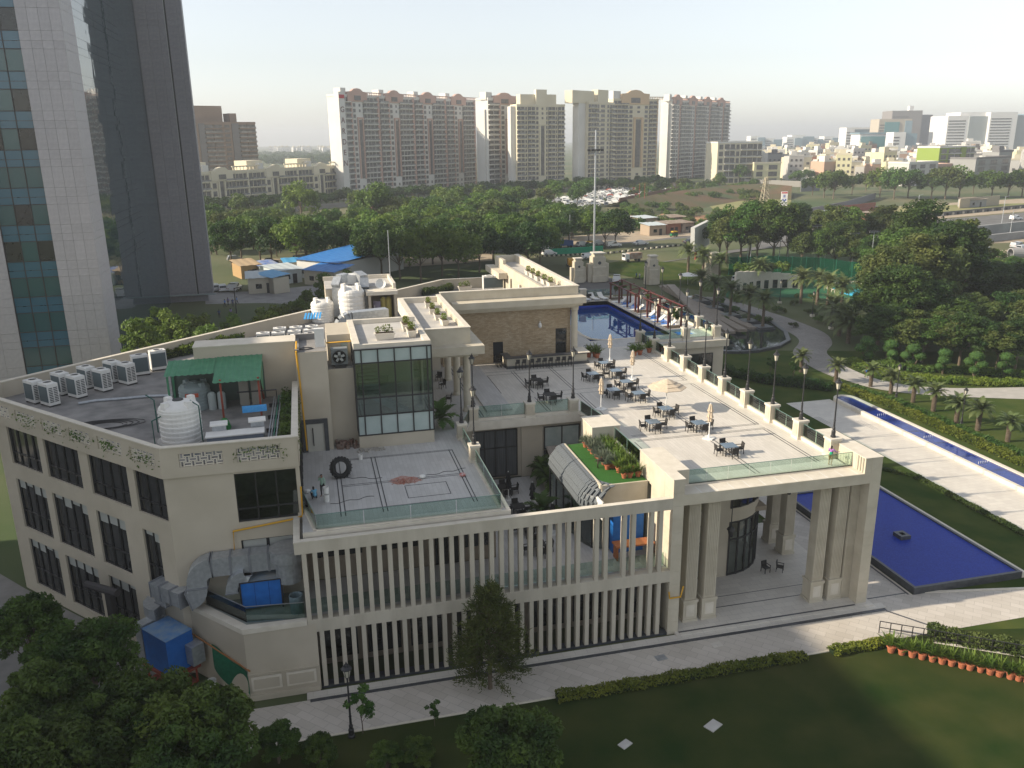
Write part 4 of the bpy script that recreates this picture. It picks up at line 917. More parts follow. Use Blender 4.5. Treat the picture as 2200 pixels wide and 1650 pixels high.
# ================================================================== ROOF EQUIPMENT
def vrf(w_=1.25, d_=.8, h=1.75):
    o = thing('air_conditioner', 'x', 'air conditioner')
    part('casing', M().box(-w_/2, w_/2, -d_/2, d_/2, .12, h), WHITEM, o); part('feet', M().box(-w_/2, -w_/2+.15, -d_/2, d_/2, 0, .12).box(w_/2-.15, w_/2, -d_/2, d_/2, 0, .12), DARKM, o, kind='stuff')
    part('fan_ring', M().lathe((0, 0, h), [(.36, 0), (.36, .06), (.30, .06), (.30, .0)], 18), WHITEP, o); part('fan_grille', M().cyl((0, 0, h-.01), .30, .03, 18), DARKM, o)
    part('coil_face', M().box(-w_/2+.06, w_/2-.06, -d_/2-.015, -d_/2, .35, h-.2), mat('coil', (.10, .13, .14), None, rough=.6), o)
    gs = M()
    for i in range(9): gs.box(w_/2, w_/2+.02, -d_/2+.08, -.04, .35+i*.13, .42+i*.13); gs.box(w_/2, w_/2+.02, .04, d_/2-.08, .35+i*.13, .42+i*.13)
    part('side_louvres', gs, mat('louvre dark', (.08, .085, .09), None), o, kind='stuff'); return o
VR = vrf()
vpos = [(-21.97, 70.86), (-20.59, 69.67), (-20.47, 72.73), (-19.02, 71.46), (-18.84, 74.24), (-17.37, 72.93), (-17.08, 75.59), (-15.76, 74.51), (-15.14, 77.23), (-13.87, 78.66)]
on = 'first second third fourth fifth sixth seventh eighth ninth tenth'.split()
for i, (x, y) in enumerate(vpos): place(VR, (x+.1, y+.2, 15.2), R(-47) if i < 8 else R(20), (1.08, 1.08, 1.05), 'white rooftop air conditioner, %s from the left along the rear parapet of the shaded roof' % on[i], 'air conditioners on the west roof')
for i, (x, y) in enumerate([(-3.2, 85.9), (-1.6, 85.9), (-.05, 85.9), (-3.3, 83.9), (-1.75, 84.1), (-.2, 84.3), (-4.75, 84.0), (-1.5, 82.2), (-.2, 82.5)]):
    place(VR, (x, y, 15.2), 0, (1, 1, .98), 'white air conditioner in the sunlit cluster behind the lift shaft, %s row, %s' % (('back', 'back', 'back', 'middle', 'middle', 'middle', 'middle', 'front', 'front')[i], ('left', 'centre', 'right', 'left', 'centre', 'right', 'far left', 'left', 'right')[i]), 'air conditioners behind the shaft')
for i, x in enumerate((23.6, 24.9)): place(VR, (x, 110.2, 15.2), 0, 1.15, ['left', 'right'][i]+' of two white air conditioners on the far roof behind the brick wing', 'air conditioners on the far roof')
def tank(r, h, m=WHITEP, name='water_tank'):
    o = thing(name, 'x', 'water tank'); prof = [(r, 0)]; n = 7
    for i in range(n):
        z = h*.78*i/n; prof += [(r, z+.04), (r*1.025, z+.07), (r*1.025, z+h*.78/n*.6), (r, z+h*.78/n*.66)]
    prof += [(r*.99, h*.79), (r*.9, h*.84), (r*.5, h*.93), (r*.3, h*.95)]
    part('body', M().lathe((0, 0, 0), prof, 28), m, o); part('hatch', M().cyl((0, 0, h*.945), r*.27, .07, 16), DARKM if r > 1.2 else m, o)
    for i in range(4): a = R(45+90*i); part('lifting_lug', M().obox((r*.78*math.cos(a), r*.78*math.sin(a), h*.77), r*.34, r*.36, h*.2, a, .8), m, o)
    return o
t = tank(1.35, 2.95); place(t, (-9.3, 58.5, 15.3), 0, 1, 'big white ribbed water tank with open hatch on the shaded roof'); solo('tank_plinth', M().cyl((-9.3, 58.5, 15.2), 1.65, .1, 24), ROOFL, 'round concrete plinth under the front water tank', 'plinth', base=(-9.3, 58.5, 15.2))
t = tank(1.25, 2.7); place(t, (1.3, 96.2, 15.2), 0, 1, 'smaller sunlit white water tank at the left of the roof house'); t = tank(1.45, 4.3); place(t, (4.6, 95.4, 15.2), 0, 1, 'tall sunlit white water tank in front of the ducts')
t = tank(1.2, 2.3, mat('grey tank plastic', (.28, .33, .33), None)); place(t, (-9.2, 66.0, 15.2), 0, .95, 'grey green water tank standing under the green shed roof')
solo('tank_print', M().box(-9.75, -8.8, 64.84, 64.86, 16.35, 16.65), mat('orange print', (.5, .10, .05), None), 'red printed label band on the tank under the shed', 'label', base=(-9.3, 64.85, 16.3))
# green shed
SH = thing('roof_shed', 'open shed with green corrugated roof on the shaded west roof', 'shed', (-7.5, 65, 15.2)); GRN = mat('green corrugated sheet', (.05, .20, .105), (.07, .24, .13), 1.5, .5)
def corr(x0, x1, ya, za, yb, zb):
    mb = M(); n = int((x1-x0)/.14)
    for i in range(n+1):
        x = x0+(x1-x0)*i/n; b = .05 if i % 3 == 0 else 0; mb.v += [(x, ya, za+b), (x, yb, zb+b)]
    mb.f = [(2*i, 2*i+2, 2*i+3, 2*i+1) for i in range(n)]; return mb
part('roof_sheet', corr(-11.0, -7.4, 64.3, 18.25, 67.4, 18.7), GRN, SH); part('roof_sheet', corr(-7.4, -4.0, 62.2, 18.05, 67.4, 18.75), GRN, SH)
part('gable_sheet', M().quad((-4.0, 62.3, 18.0), (-4.0, 66.8, 18.6), (-4.0, 64.5, 16.2)), GRN, SH)
for x, y in ((-10.8, 64.5), (-10.8, 67), (-6.9, 62.6), (-4.2, 62.6), (-4.2, 67)): part('post', M().box(x-.07, x+.07, y-.07, y+.07, 15.2, 18.2), RED if x > -7 else GRN, SH)
part('rear_screen', M().box(-11, -4, 67.2, 67.26, 15.2, 18.2), mat('shed back green', (.10, .14, .12), None), SH)
for i, (x, y) in enumerate(((-7.9, 65.2), (-7.2, 65.2))): solo('softener_vessel', M().lathe((x, y, 15.2), [(.3, 0), (.3, 1.2), (.2, 1.35), (.08, 1.4)], 14), mat('pale grey vessel', (.42, .46, .44), None), ['left', 'right'][i]+' pale cylindrical vessel under the green shed', 'vessel', base=(x, y, 15.2))
for i, x in enumerate((-5.9, -5.0)): solo('control_cabinet', M().box(x, x+.7, 65.6, 66.1, 15.2, 17.1), mat('cabinet beige', (.36, .33, .28), None), ['tall beige cabinet nearer the red post under the shed', 'tall beige cabinet farther right under the shed'][i], 'cabinet', base=(x, 65.6, 15.2))
solo('green_drum', M().cyl((0, 0, 0), .3, 1.3, 14).xf(Matrix.Translation((-6.7, 60.8, 15.52)) @ Matrix.Rotation(R(90), 4, 'X') @ Matrix.Rotation(R(12), 4, 'Y')), mat('green drum paint', (.02, .2, .05), None, rough=.4), 'green drum lying on the shaded roof by the red post', 'drum', base=(-6.7, 60.2, 15.2))
solo('blue_banner', M().obox((-4.5, 60.4, 16.2), 1.7, .06, .5, R(3)), mat('light blue banner', (.06, .33, .72), (.1, .4, .8), 6, .5), 'light blue banner board on pipe stands on the shaded roof', 'banner', base=(-4.5, 60.4, 16.2))
random.seed(4)
FB = thing('filter_bench', 'white flat topped equipment bench with lids on the shaded roof corner', 'equipment', (-5.5, 56.2, 15.2))
part('cabinet', M().obox((-5.6, 56.4, 15.2), 3.6, 1.0, .85, R(2)), mat('slate blue panel', (.18, .21, .26), None), FB); part('top', M().obox((-5.6, 56.4, 16.05), 3.8, 1.2, .08, R(2)), WHITEP, FB)
for x, y in ((-6.7, 57.3), (-4.2, 57.5)): part('lid', M().obox((x, y, 16.5), 1.15, .9, .1, R(4)), WHITEP, FB); part('lid_stand', M().obox((x, y, 15.2), .9, .7, 1.3, R(4)), GALV, FB)
for x, y, l in ((-6.5, 54.8, 1.5), (-4.6, 55.0, 1.2), (-3.4, 55.2, .9)): solo('metal_sheet', M().obox((x, y, 15.2), l, .7, .5+.1*l, R(random.uniform(-12, 12))), GALV, {1.5: 'long pale metal box', 1.2: 'middle pale metal box', .9: 'short pale metal box'}[l]+' close behind the front roof parapet', 'metal box', base=(x, y, 15.2))
for i in range(3): solo('blue_drum', M().cyl((-8.6+i*.55+(.3 if i == 2 else 0), 55.0, 15.2), .2, .8, 12), mat('slate drum', (.10, .13, .18), None), ['left', 'middle', 'right'][i]+' small slate blue drum in front of the big white tank', 'drum', base=(-8.6+i*.55, 55.0, 15.2))
PR = thing('pipe_rack', 'rack of long galvanised and green pipes running along the roof edge', 'pipes', (-3.0, 60, 15.2))
for i in range(5): part('pipe', M().tube([(-3.5+i*.18, 54.5, 15.6+.05*i), (-3.3+i*.18, 65.5, 15.75+.04*i)], .05, 6), [GALV, GALV, mat('green pipe', (.05, .2, .13), None), GALV, DARKM][i], PR)
for y in (55.5, 58.5, 61.5, 64.5): part('support', M().box(-3.7, -2.4, y-.04, y+.04, 15.2, 15.5).box(-2.5, -2.4, y-.04, y+.04, 15.2, 16.3), DARKM, PR)
part('riser', M().tube([(-3.0, 63, 15.4), (-3.0, 63, 17.0), (-5.8, 62.9, 17.05)], .06, 6), DARKM, PR)
solo('grey_floor_pipe', M().tube([P(*( x*.31818, 700+y*.31818), 15.3) for x, y in ((530, 525), (650, 505), (850, 490), (1010, 475), (1160, 470))], .12, 8), GALV, 'grey pipe lying across the shaded roof towards the shed', 'pipe', base=(-14, 66, 15.2))
cc = M()
for k in range(5): cc.tube([(-15.2+(1.2+.2*k)*math.cos(a)*(1+.1*k), 63.2+(.7+.1*k)*math.sin(a), 15.23+.02*k) for a in [R(i*30+k*20) for i in range(11+k)]], .03, 5)
solo('cable_coil', cc, DARKM, 'loose coil of dark hose on the shaded roof near the front parapet', 'hose', base=(-15.2, 63.2, 15.2))
for i, (p, q) in enumerate((((-10.9, 57.3), 1.9), ((-7.9, 57.7), 2.6), ((-11.2, 60.6), 2.4))): solo('standpipe', M().tube([(*p, 15.2), (*p, 15.2+q), (p[0]+(.8 if i == 0 else -.6), p[1]+.6, 15.2+q+.25)], .05, 6), mat('dark green pipe', (.03, .10, .08), None), ['dark green standpipe left of the big white tank', 'dark standpipe right of the big white tank', 'thin green standpipe behind the big white tank'][i], 'pipe', base=(*p, 15.2))
# head house, ducts, dish, mast
HH = thing('roof_house', 'beige roof house with flat parapet, purple door and duct stacks', 'roof house', (5.7, 98, 15.2))
part('wall', M().box(1.8, 9.6, 97.2, 103, 15.2, 18.6).box(6.4, 6.7, 94.4, 97.2, 15.2, 18.2).box(9.3, 9.6, 94.4, 97.2, 15.2, 18.5), PLAST, HH); part('roof', M().box(1.8, 9.6, 97.1, 103, 18.6, 18.75), ROOFL, HH)
part('parapet', M().box(1.7, 9.7, 102.8, 103.1, 18.75, 19.2).box(9.4, 9.7, 96, 102.8, 18.6, 19.2).box(6.2, 9.7, 94.1, 97.3, 18.2, 18.6), CAP, HH)
dr_ = part('door', M().obox((7.35, 94.9, 15.2), .95, .08, 2.2, R(-35)), mat('mauve door', (.22, .2, .27), None), HH); part('handle', M().obox((7.1, 94.9, 16.2), .06, .06, .7), WHITEM, dr_)
for i, x in enumerate((8.1, 8.75)): solo('yellow_vessel', M().lathe((x, 95.4, 15.2), [(.32, 0), (.32, 2.3), (.2, 2.5), (.05, 2.6)], 14), mat('mustard vessel', (.42, .36, .12), None), ['left', 'right'][i]+' tall mustard vessel inside the roof house opening', 'vessel', base=(x, 95.4, 15.2))
for nm, pts, wd in (('left', [(3.0, 96.8, 15.6), (3.0, 96.8, 18.9), (3.4, 97.6, 19.7), (4.3, 98.2, 19.8)], .95), ('right', [(6.3, 96.6, 15.6), (6.2, 96.6, 18.6), (6.2, 97.2, 19.6), (5.6, 98.6, 19.9)], 1.0)):
    mb = M()
    for a, b in zip(pts[:-1], pts[1:]): mb.bar(a, b, wd, wd)
    solo('roof_duct', mb, GALV, nm+' pale bent duct rising in front of the roof house', 'duct', base=(pts[0][0], pts[0][1], 15.2))
solo('duct_fan', M().obox((5.0, 98.6, 18.75), 2.0, 1.6, 1.3, R(10)), WHITEM, 'white fan casing between the two bent ducts on the roof house', 'fan', base=(5.0, 98.6, 18.75))
el = M(); arc = [(2.6, 80, 15.6), (2.6, 80, 17.6)]+[(2.6+1.1-1.1*math.cos(a), 80+.1*a, 17.6+1.1*math.sin(a)) for a in [R(q) for q in (20, 40, 60, 80, 90)]]+[(7.2, 81, 18.7)]
for a, b in zip(arc[:-1], arc[1:]): el.bar(a, b, 1.1, 1.1)
solo('bent_duct', el, GALV, 'large grey swan neck duct beside the sunlit air conditioners', 'duct', base=(2.6, 80, 15.2))
dsh = M().lathe((0, 0, 0), [(.02, 0), (.3, .05), (.5, .15), (.6, .24), (.59, .25), (.3, .08), (.02, .03)], 18).xf(Matrix.Translation((7.9, 95.2, 19.25)) @ Matrix.Rotation(R(62), 4, 'X')); dsh.tube([(7.9, 95.4, 18.6), (7.9, 95.4, 19.2)], .04, 6)
solo('satellite_dish', dsh, WHITEM, 'white satellite dish on the edge of the roof house', 'satellite dish', base=(7.9, 95.3, 18.6))
solo('mast', M().tube([(9.5, 100, 18.7), (9.5, 100, 24.8)], .05, 6), GALV, 'thin metal mast rising from the roof house corner', 'mast', base=(9.5, 100, 18.7))
for i, (x, y) in enumerate(((.2, 88.5), (4.2, 78.4), (6.5, 80.2))):
    mb = M()
    for k in range(6): mb.bar((x-.9+k*.3, y-.6, 17.2), (x-.7+k*.3, y+.7, 17.6), .2, .04)
    solo('blue_slat_cover', mb, mat('sky blue slat', (.06, .32, .66), None), ['left', 'middle', 'right'][i]+' blue slatted cover among the roof ducts', 'cover', base=(x, y, 17))
solo('roof_lightbox', M().obox((0.5, 66.8, 19.2), .75, .5, 1.5), WHITEM, 'white box unit standing on the lift shaft roof', 'equipment', base=(.5, 66.8, 19.2))
hs = M(); hs.tube([(-.6+.5*math.cos(a), 66.2+.35*math.sin(a), 19.26) for a in [R(i*30) for i in range(13)]], .035, 5); solo('hose_ring', hs, BLACKM, 'black hose ring on the lift shaft roof', 'hose', base=(-.6, 66.2, 19.22))
fan = thing('extractor_fan', 'dark square extractor fan in the recess beside the stair tower', 'fan', (1.95, 66.8, 17.4))
part('housing', M().box(1.3, 2.6, 66.8, 67.6, 17.6, 18.9), mat('fan housing', (.22, .24, .25), None, metal=.3), fan); part('ring', M().lathe((0, 0, 0), [(.55, 0), (.55, .08), (.45, .08), (.45, 0)], 18).xf(Matrix.Translation((1.95, 66.8, 18.25)) @ Matrix.Rotation(R(90), 4, 'X')), DARKM, fan)
for k in range(5): part('blade', M().obox((0, .22, 0), .2, .4, .02).xf(Matrix.Translation((1.95, 66.76, 18.25)) @ Matrix.Rotation(R(90), 4, 'X') @ Matrix.Rotation(R(72*k), 4, 'Z')), GALV, fan)
part('motor_base', M().box(1.5, 2.4, 66.4, 67.0, 17.4, 17.6), BLACKM, fan)
solo('gas_pipe', M().tube([(-1.15, 65.0, 11.2), (-1.25, 65.05, 16.4), (-1.35, 65.1, 19.3), (-1.3, 66.5, 19.8)], .07, 6), YELL, 'yellow gas pipe running up the lift shaft corner', 'pipe', base=(-1.15, 65, 11))
solo('gas_pipe', M().tube([(-1.55, 53.2, 13.0), (-1.6, 53.2, 10.9), (-2.4, 53.25, 10.7), (-6.1, 53.3, 10.3), (-6.2, 53.3, 8.3)], .07, 6), YELL, 'yellow gas pipe bending across the shaded wall above the blue unit', 'pipe', base=(-2, 53.2, 10.7))
solo('gas_pipe', M().tube([(23.4, 49.3, 3.6), (23.45, 49.25, 3.1), (24.3, 49.25, 3.1), (24.6, 49.5, 3.8)], .06, 6), YELL, 'short yellow pipe clipped round the left portico pier', 'pipe', base=(24, 49.3, 3.1))
solo('gas_pipe', M().tube([(1.0, 68.8, 19.0), (3.0, 68.0, 19.2)], .06, 6), YELL, 'yellow pipe bridging from the shaft to the stair tower roof', 'pipe', base=(2, 68.4, 19))
# white planter tubs with shrubs
WTUB = mat('white tub', (.66, .61, .52), None, rough=.6)
def leafblob(n, rx, ry, rz, c, size, seed, up_=0.3, shape='quad'):
    """n leaf faces scattered through an ellipsoid"""
    rg = np.random.default_rng(seed); d = rg.normal(size=(n, 3)); d /= np.linalg.norm(d, axis=1)[:, None]
    r = rg.uniform(.35, 1, n)**.6; ctr = d*r[:, None]*np.array([rx, ry, rz])+np.array(c)
    return leafquads(ctr, size, rg, d, up_)
def leafquads(ctr, size, rg, d=None, up_=.3, asp=.55):
    n = len(ctr); nrm = rg.normal(size=(n, 3))
    if d is not None: nrm = nrm*.75+d*.8
    nrm[:, 2] += up_; nrm /= np.linalg.norm(nrm, axis=1)[:, None]+1e-9
    t = np.cross(nrm, rg.normal(size=(n, 3))); t /= np.linalg.norm(t, axis=1)[:, None]+1e-9; b = np.cross(nrm, t)
    s = size*rg.uniform(.6, 1.35, n)[:, None]; l = t*s; w_ = b*s*asp
    v = np.stack([ctr-l, ctr-w_*.9, ctr+l, ctr+w_*.9], 1).reshape(-1, 3)
    return v
def leafmesh(name, vs, m):
    n = len(vs)//4; me = bpy.data.meshes.new(name); me.vertices.add(len(vs)); me.vertices.foreach_set('co', vs.astype(np.float32).ravel())
    me.loops.add(4*n); me.loops.foreach_set('vertex_index', np.arange(4*n, dtype=np.int32)); me.polygons.add(n)
    me.polygons.foreach_set('loop_start', np.arange(0, 4*n, 4, dtype=np.int32)); me.polygons.foreach_set('loop_total', np.full(n, 4, dtype=np.int32))
    me.update(calc_edges=True); me.materials.append(m); return me
YG = leafmat('yellow green leaf', (.10, .15, .02), (.22, .26, .035), .2)
MG = leafmat('mid green leaf', (0.045, 0.105, 0.017), (0.112, 0.182, 0.036), .25)
DG = leafmat('dark green leaf', (0.021, 0.056, 0.012), (0.060, 0.105, 0.022), .25)
def tub(round_=False):
    o = thing('planter_tub', 'x', 'planter')
    part('tub', M().obox((0, 0, 0), .55, 1.3, .5, 0, 1.25).obox((0, 0, .5), .78, 1.7, .07), WTUB, o); part('soil', M().obox((0, 0, .57), .6, 1.45, .02), SOIL, o)
    mko('shrub', leafmesh('shrub', np.concatenate([leafblob(120, .3, .55, .35, (0, -.2, .95), .09, 1), leafblob(60, .2, .3, .3, (.05, .5, .85), .08, 2)]), YG), None, o); return o
TU = tub()
for i, (x, y) in enumerate(((11.8, 84.8), (11.75, 81.6), (11.8, 78.6), (12.0, 76.0))): place(TU, (x, y, 18.35), R(random.uniform(-5, 5)), .9, 'white planter tub with small shrub on the colonnade roof, %s from the far end' % on[i], 'planter tubs on roofs')
for i, (x, y, a) in enumerate(((5.7, 67.3, 90), (7.8, 70.4, 0), (7.95, 68.0, 0))): place(TU, (x, y, 19.33), R(a), 1, ['white planter tub with sparse shrub at the front of the stair tower roof', 'white planter tub at the right of the stair tower roof, further', 'white planter tub at the right of the stair tower roof, nearer'][i], 'planter tubs on roofs')
for i, (x, y) in enumerate(((27.4, 103.3), (27.4, 101.1), (27.4, 98.6), (27.5, 96.1), (27.6, 93.9))): place(TU, (x, y, 18.2), 0, .95, 'white planter tub with pale shrub on the long rear roof, %s from the far end' % on[i], 'planter tubs on roofs')
place(TU, (20.5, 110.8, 15.2), R(90), 1.1, 'white planter tub beside the far roof air conditioners', 'planter tubs on roofs')
# ================================================================== FRONT DUCTWORK AND BLUE UNITS
AH = thing('air_handler', 'blue air handling unit on the railed deck behind glass', 'air handler', (-4.6, 52.2, 5.25))
part('casing', M().box(-5.9, -3.3, 51.6, 53.0, 5.45, 7.3), BLUEB, AH); part('frame', M().box(-5.95, -5.85, 51.55, 51.65, 5.25, 7.32).box(-3.35, -3.25, 51.55, 51.65, 5.25, 7.32).box(-5.95, -3.25, 51.55, 51.62, 7.3, 7.36), BLACKM, AH, kind='stuff')
part('top_dust', M().box(-5.85, -3.35, 51.65, 53, 7.3, 7.33), mat('dusty blue top', (.16, .24, .32), (.3, .3, .28), 1.2, .9), AH)
for x in (-5.0, -4.1): part('panel_seam', M().box(x-.015, x+.015, 51.585, 51.6, 5.5, 7.25), mat('navy seam', (.01, .05, .2), None), AH)
A2 = thing('air_handler', 'blue air handling unit on a red stand below the bent ducts', 'air handler', (-10.9, 53.0, 0)); ra = R(-50)
part('casing', M().obox((-10.95, 52.95, 1.35), 2.75, 1.9, 2.6, ra), BLUEB, A2); part('top_plate', M().obox((-10.95, 52.95, 3.95), 2.8, 1.95, .04, ra), mat('dusty light blue', (.08, .2, .42), (.2, .28, .36), 1.5, .8), A2)
part('silver_end', M().obox((-12.2, 54.45, 1.35), .8, 1.85, 2.7, ra), GALV, A2); part('intake_box', M().obox((-9.3, 52.2, 1.7), 1.0, .9, 1.4, ra), GALV, A2); part('stand', M().obox((-10.95, 52.95, 1.15), 3.4, 2.2, .2, ra).obox((-10.95, 52.95, .0), 3.0, 1.8, .12, ra), RED, A2)
for sx_, sy_ in ((-1, -1), (1, -1), (1, 1), (-1, 1)):
    q = Matrix.Rotation(ra, 2) @ Vector((sx_*1.4, sy_*.9)); part('leg', M().box(-10.95+q.x-.06, -10.95+q.x+.06, 52.95+q.y-.06, 52.95+q.y+.06, 0, 1.15), RED, A2)
DW = thing('exhaust_duct', 'silver sheet metal duct stepping up the shaded wall above both blue units', 'duct', (-7, 52.9, 6))
FLG = mat('duct flange', (.25, .26, .28), None, metal=.5)
def arcp(c, r_, a0, a1, ax, ay, n=7): return [Vector(c)+Vector(ax)*(r_*math.cos(R(a0+(a1-a0)*i/n)))+Vector(ay)*(r_*math.sin(R(a0+(a1-a0)*i/n))) for i in range(n+1)]
def dsec(name, pts, w_, h_, ref):
    part(name, M().sweep(pts, w_, h_, ref), GALV, DW)
    for e, f in ((0, 1), (-1, -2)):
        p = Vector(pts[e]); q = p+(Vector(pts[f])-p).normalized()*.07; part('flange', M().sweep([p, q], w_+.1, h_+.1, ref), FLG, DW)
EX, EZ = (1, 0, 0), (0, 0, 1)
for x0, x1 in ((-7.6, -6.4), (-6.4, -5.2), (-5.2, -4.0), (-4.0, -2.6)): dsec('duct_section', [(x0, 52.75, 8.35), (x1, 52.75, 8.35)], 1.1, 1.25, (0, 1, 0))
dsec('duct_bend', arcp((-7.6, 52.75, 7.35), 1.0, 90, 180, EX, EZ)+[(-8.6, 52.75, 7.0)], 1.1, 1.25, (0, 1, 0))
dsec('duct_bend', [(-8.6, 52.75, 7.0)]+arcp((-9.4, 52.75, 6.9), .8, 0, -80, EX, EZ), 1.1, 1.2, (0, 1, 0))
g2 = Vector((-.70, .71, 0)); s0 = Vector((-9.35, 52.75, 6.15))
for k in range(3): dsec('duct_section', [s0+g2*(k*1.05), s0+g2*((k+1)*1.05)], 1.05, 1.15, (0, 0, 1))
e0 = s0+g2*3.15; dsec('duct_bend', arcp(e0-Vector((0, 0, .85)), .85, 90, 190, g2, EZ), 1.0, 1.1, (.71, .70, 0))
e1 = e0+g2*.2-Vector((0, 0, 1.75)); dsec('duct_bend', arcp(e1+Vector((.5, .4, 0)), 1.0, 150, 330, Vector((.71, .70, 0)), g2*-1), .75, 1.1, (0, 0, 1))
part('round_plenum', M().lathe((-2.75, 52.2, 6.9), [(.85, 0), (.85, 1.5), (1.15, 1.6), (1.15, 2.35)], 24), GALV, DW)
dsec('duct_elbow', [(-5.5, 52.2, 7.75)]+arcp((-5.5, 52.1, 6.75), .95, 90, 190, EX, EZ), .8, .75, (0, 1, 0))
solo('waste_drum', M().lathe((-2.4, 50.7, 5.25), [(.42, 0), (.45, 1.25), (.40, 1.25), (.38, .1)], 16), mat('grey blue drum', (.16, .22, .24), None), 'grey open topped drum at the corner of the railed deck', 'drum', base=(-2.4, 50.7, 5.25))
gs = M(); n = 12
for j in range(n+1):
    for i in range(n+1):
        s_, t_ = i/n, j/n; x = -8.1+2.3*s_; y = 51.9-2.55*s_-.12-.25*math.sin(t_*3+s_*4)*t_; z = 3.1-.9*s_-(2.3-1.0*abs(s_-.45))*t_+.1*math.sin(9*s_); gs.v.append((x-.25*math.sin(6*s_)*t_, y, max(.3, z)))
gs.f = [(j*(n+1)+i, j*(n+1)+i+1, (j+1)*(n+1)+i+1, (j+1)*(n+1)+i) for j in range(n) for i in range(n)]
solo('green_netting', gs, mat('green shade cloth', (.008, .11, .055), (.012, .15, .075), 4, .8), 'dark green shade cloth hanging from a pipe on the front left wall', 'cloth', base=(-7, 50.5, .3), smooth=True)
solo('net_pipe', M().tube([(-9.4, 53.0, 3.3), (-5.6, 49.2, 2.3)], .06, 6), mat('rusty pipe', (.32, .14, .05), None), 'rusty pipe along the front left wall carrying the green cloth', 'pipe', base=(-7.5, 51, 3))
solo('white_bucket', M().lathe((-8.3, 51.2, 0), [(.26, 0), (.3, .75), (.27, .75), (.24, .05)], 14), WHITEP, 'white plastic bucket on the ground below the green cloth', 'bucket', base=(-8.3, 51.2, 0))
solo('projector_gantry', M().tube([(-15.4, 58.0, 0), (-15.4, 58.0, 4.8)], .35, 6).tube([(-17.0, 58.9, 4.9), (-14.6, 57.0, 4.9)], .28, 8), mat('dark gantry', (.06, .055, .055), None), 'dark post with white roller beside the west facade, above the foreground trees', 'post', base=(-15.4, 58.0, 0))
# behind the screen on the right: blue machine and orange bench
solo('blue_machine', M().box(20.4, 22.8, 52.9, 54.2, 5.25, 8.3), BLUEB, 'blue machine cabinet behind the right end of the slatted screen', 'machine', base=(21.6, 53.5, 5.25))
solo('orange_bench', M().box(20.2, 23.2, 51.6, 52.6, 6.3, 6.42).box(20.3, 20.4, 51.7, 52.5, 5.25, 6.3).box(23.0, 23.1, 51.7, 52.5, 5.25, 6.3), mat('orange wood', (.36, .13, .05), None), 'orange topped bench behind the right end of the slatted screen', 'bench', base=(21.7, 52, 5.25))
cv = M().ball((22.0, 54.9, 9.1), 1.1, .6, .6, 12, 6); solo('wrapped_condenser', cv, BLACKM, 'black condenser below the potted plants, draped in clear plastic', 'equipment', base=(22, 54.9, 8.5), smooth=False)
solo('plastic_wrap', M().ball((22.1, 54.75, 9.15), .75, .66, .68, 9, 7), mat('white plastic film', (.5, .52, .53), (.66, .68, .69), 9, .3, .6, 14), 'pale plastic film wrapped round the black condenser', 'plastic film', base=(22, 54.8, 8.6))
# ================================================================== WORK TERRACE CLUTTER
ty = M(); nr = 40
ty.lathe((0, 0, 0), [(.46, -.26), (.62, -.3), (.76, -.24), (.8, 0), (.76, .24), (.62, .3), (.46, .26), (.44, 0), (.46, -.26)], 36, 0, False)
for i in range(nr):
    a = 2*math.pi*i/nr; s_ = 1 if i % 2 else -1; ty.obox((.79*math.cos(a), .79*math.sin(a), -.24 if s_ < 0 else .02), .09, .07, .22, a)
ty.xf(Matrix.Translation((1.25, 59.2, 11.72)) @ Matrix.Rotation(R(10), 4, 'Z') @ Matrix.Rotation(R(72), 4, 'X') @ Matrix.Rotation(R(0), 4, 'Z'))
solo('tractor_tyre', ty, mat('black rubber', (.016, .016, .017), (.028, .028, .028), 9, .8), 'big black tractor tyre standing on the shaded work terrace', 'tyre', base=(1.25, 59.2, 11))
Q3 = lambda x, y: P(640+x*.2522, 940+y*.2522, 11.01)
random.seed(21)
pl = M(); pc = Q3(910, 370)
for k in range(120):
    a = random.gauss(0, .55); b = random.gauss(0, .22); pl.obox((pc.x+a, pc.y+b, 11.0), random.uniform(.06, .3), random.uniform(.04, .1), random.uniform(.03, .18)*max(.2, 1-abs(a)), random.random()*6)
solo('brick_rubble', pl, mat('brick dust', (.34, .10, .06), (.45, .3, .25), 5, .95), 'reddish heap of brick rubble in the middle of the work terrace', 'rubble', base=(pc.x, pc.y, 11))
rd = M(); m_ = 26
rd.v = [(pc.x, pc.y+.1, 11.014)]+[(pc.x+1.25*math.cos(a)*random.uniform(.75, 1.1), pc.y+.15+.85*math.sin(a)*random.uniform(.7, 1.1), 11.007) for a in [2*math.pi*i/m_ for i in range(m_)]]; rd.f = [(0, i+1, (i+1) % m_+1) for i in range(m_)]
solo('red_powder', rd, mat('red powder', (.40, .17, .12), (.47, .36, .33), 2.2, .95), 'thin spread of red dust round the rubble on the work terrace', 'dust', base=(pc.x, pc.y, 11))
for i, (pp, nm) in enumerate((((347, 340), 'tyre'), ((1090, 325), 'white sack'), ((270, 570), 'front railing'))):
    st_ = Q3(*pp); pts = []
    for k in range(14): pts.append((st_.x+k*.24+random.uniform(-.05, .05), st_.y+(-.08*k if i == 0 else .05*k)+.12*math.sin(k*1.1+i), 11.02))
    solo('cable', M().tube(pts, .018, 5), DARKM, 'thin dark cable trailing over the work terrace near the '+nm, 'cable', base=pts[0])
for i, (pp, r_, h_, nm) in enumerate((((247, 545), .2, .55, 'white paint bucket beside the crouching worker'), ((535, 185), .17, .4, 'white bucket near the foot of the stair tower'))):
    q = Q3(*pp); solo('paint_bucket', M().lathe((q.x, q.y, 11), [(r_*.85, 0), (r_, h_), (r_*.9, h_), (r_*.8, .05)], 14), WHITEP, nm, 'bucket', base=(q.x, q.y, 11))
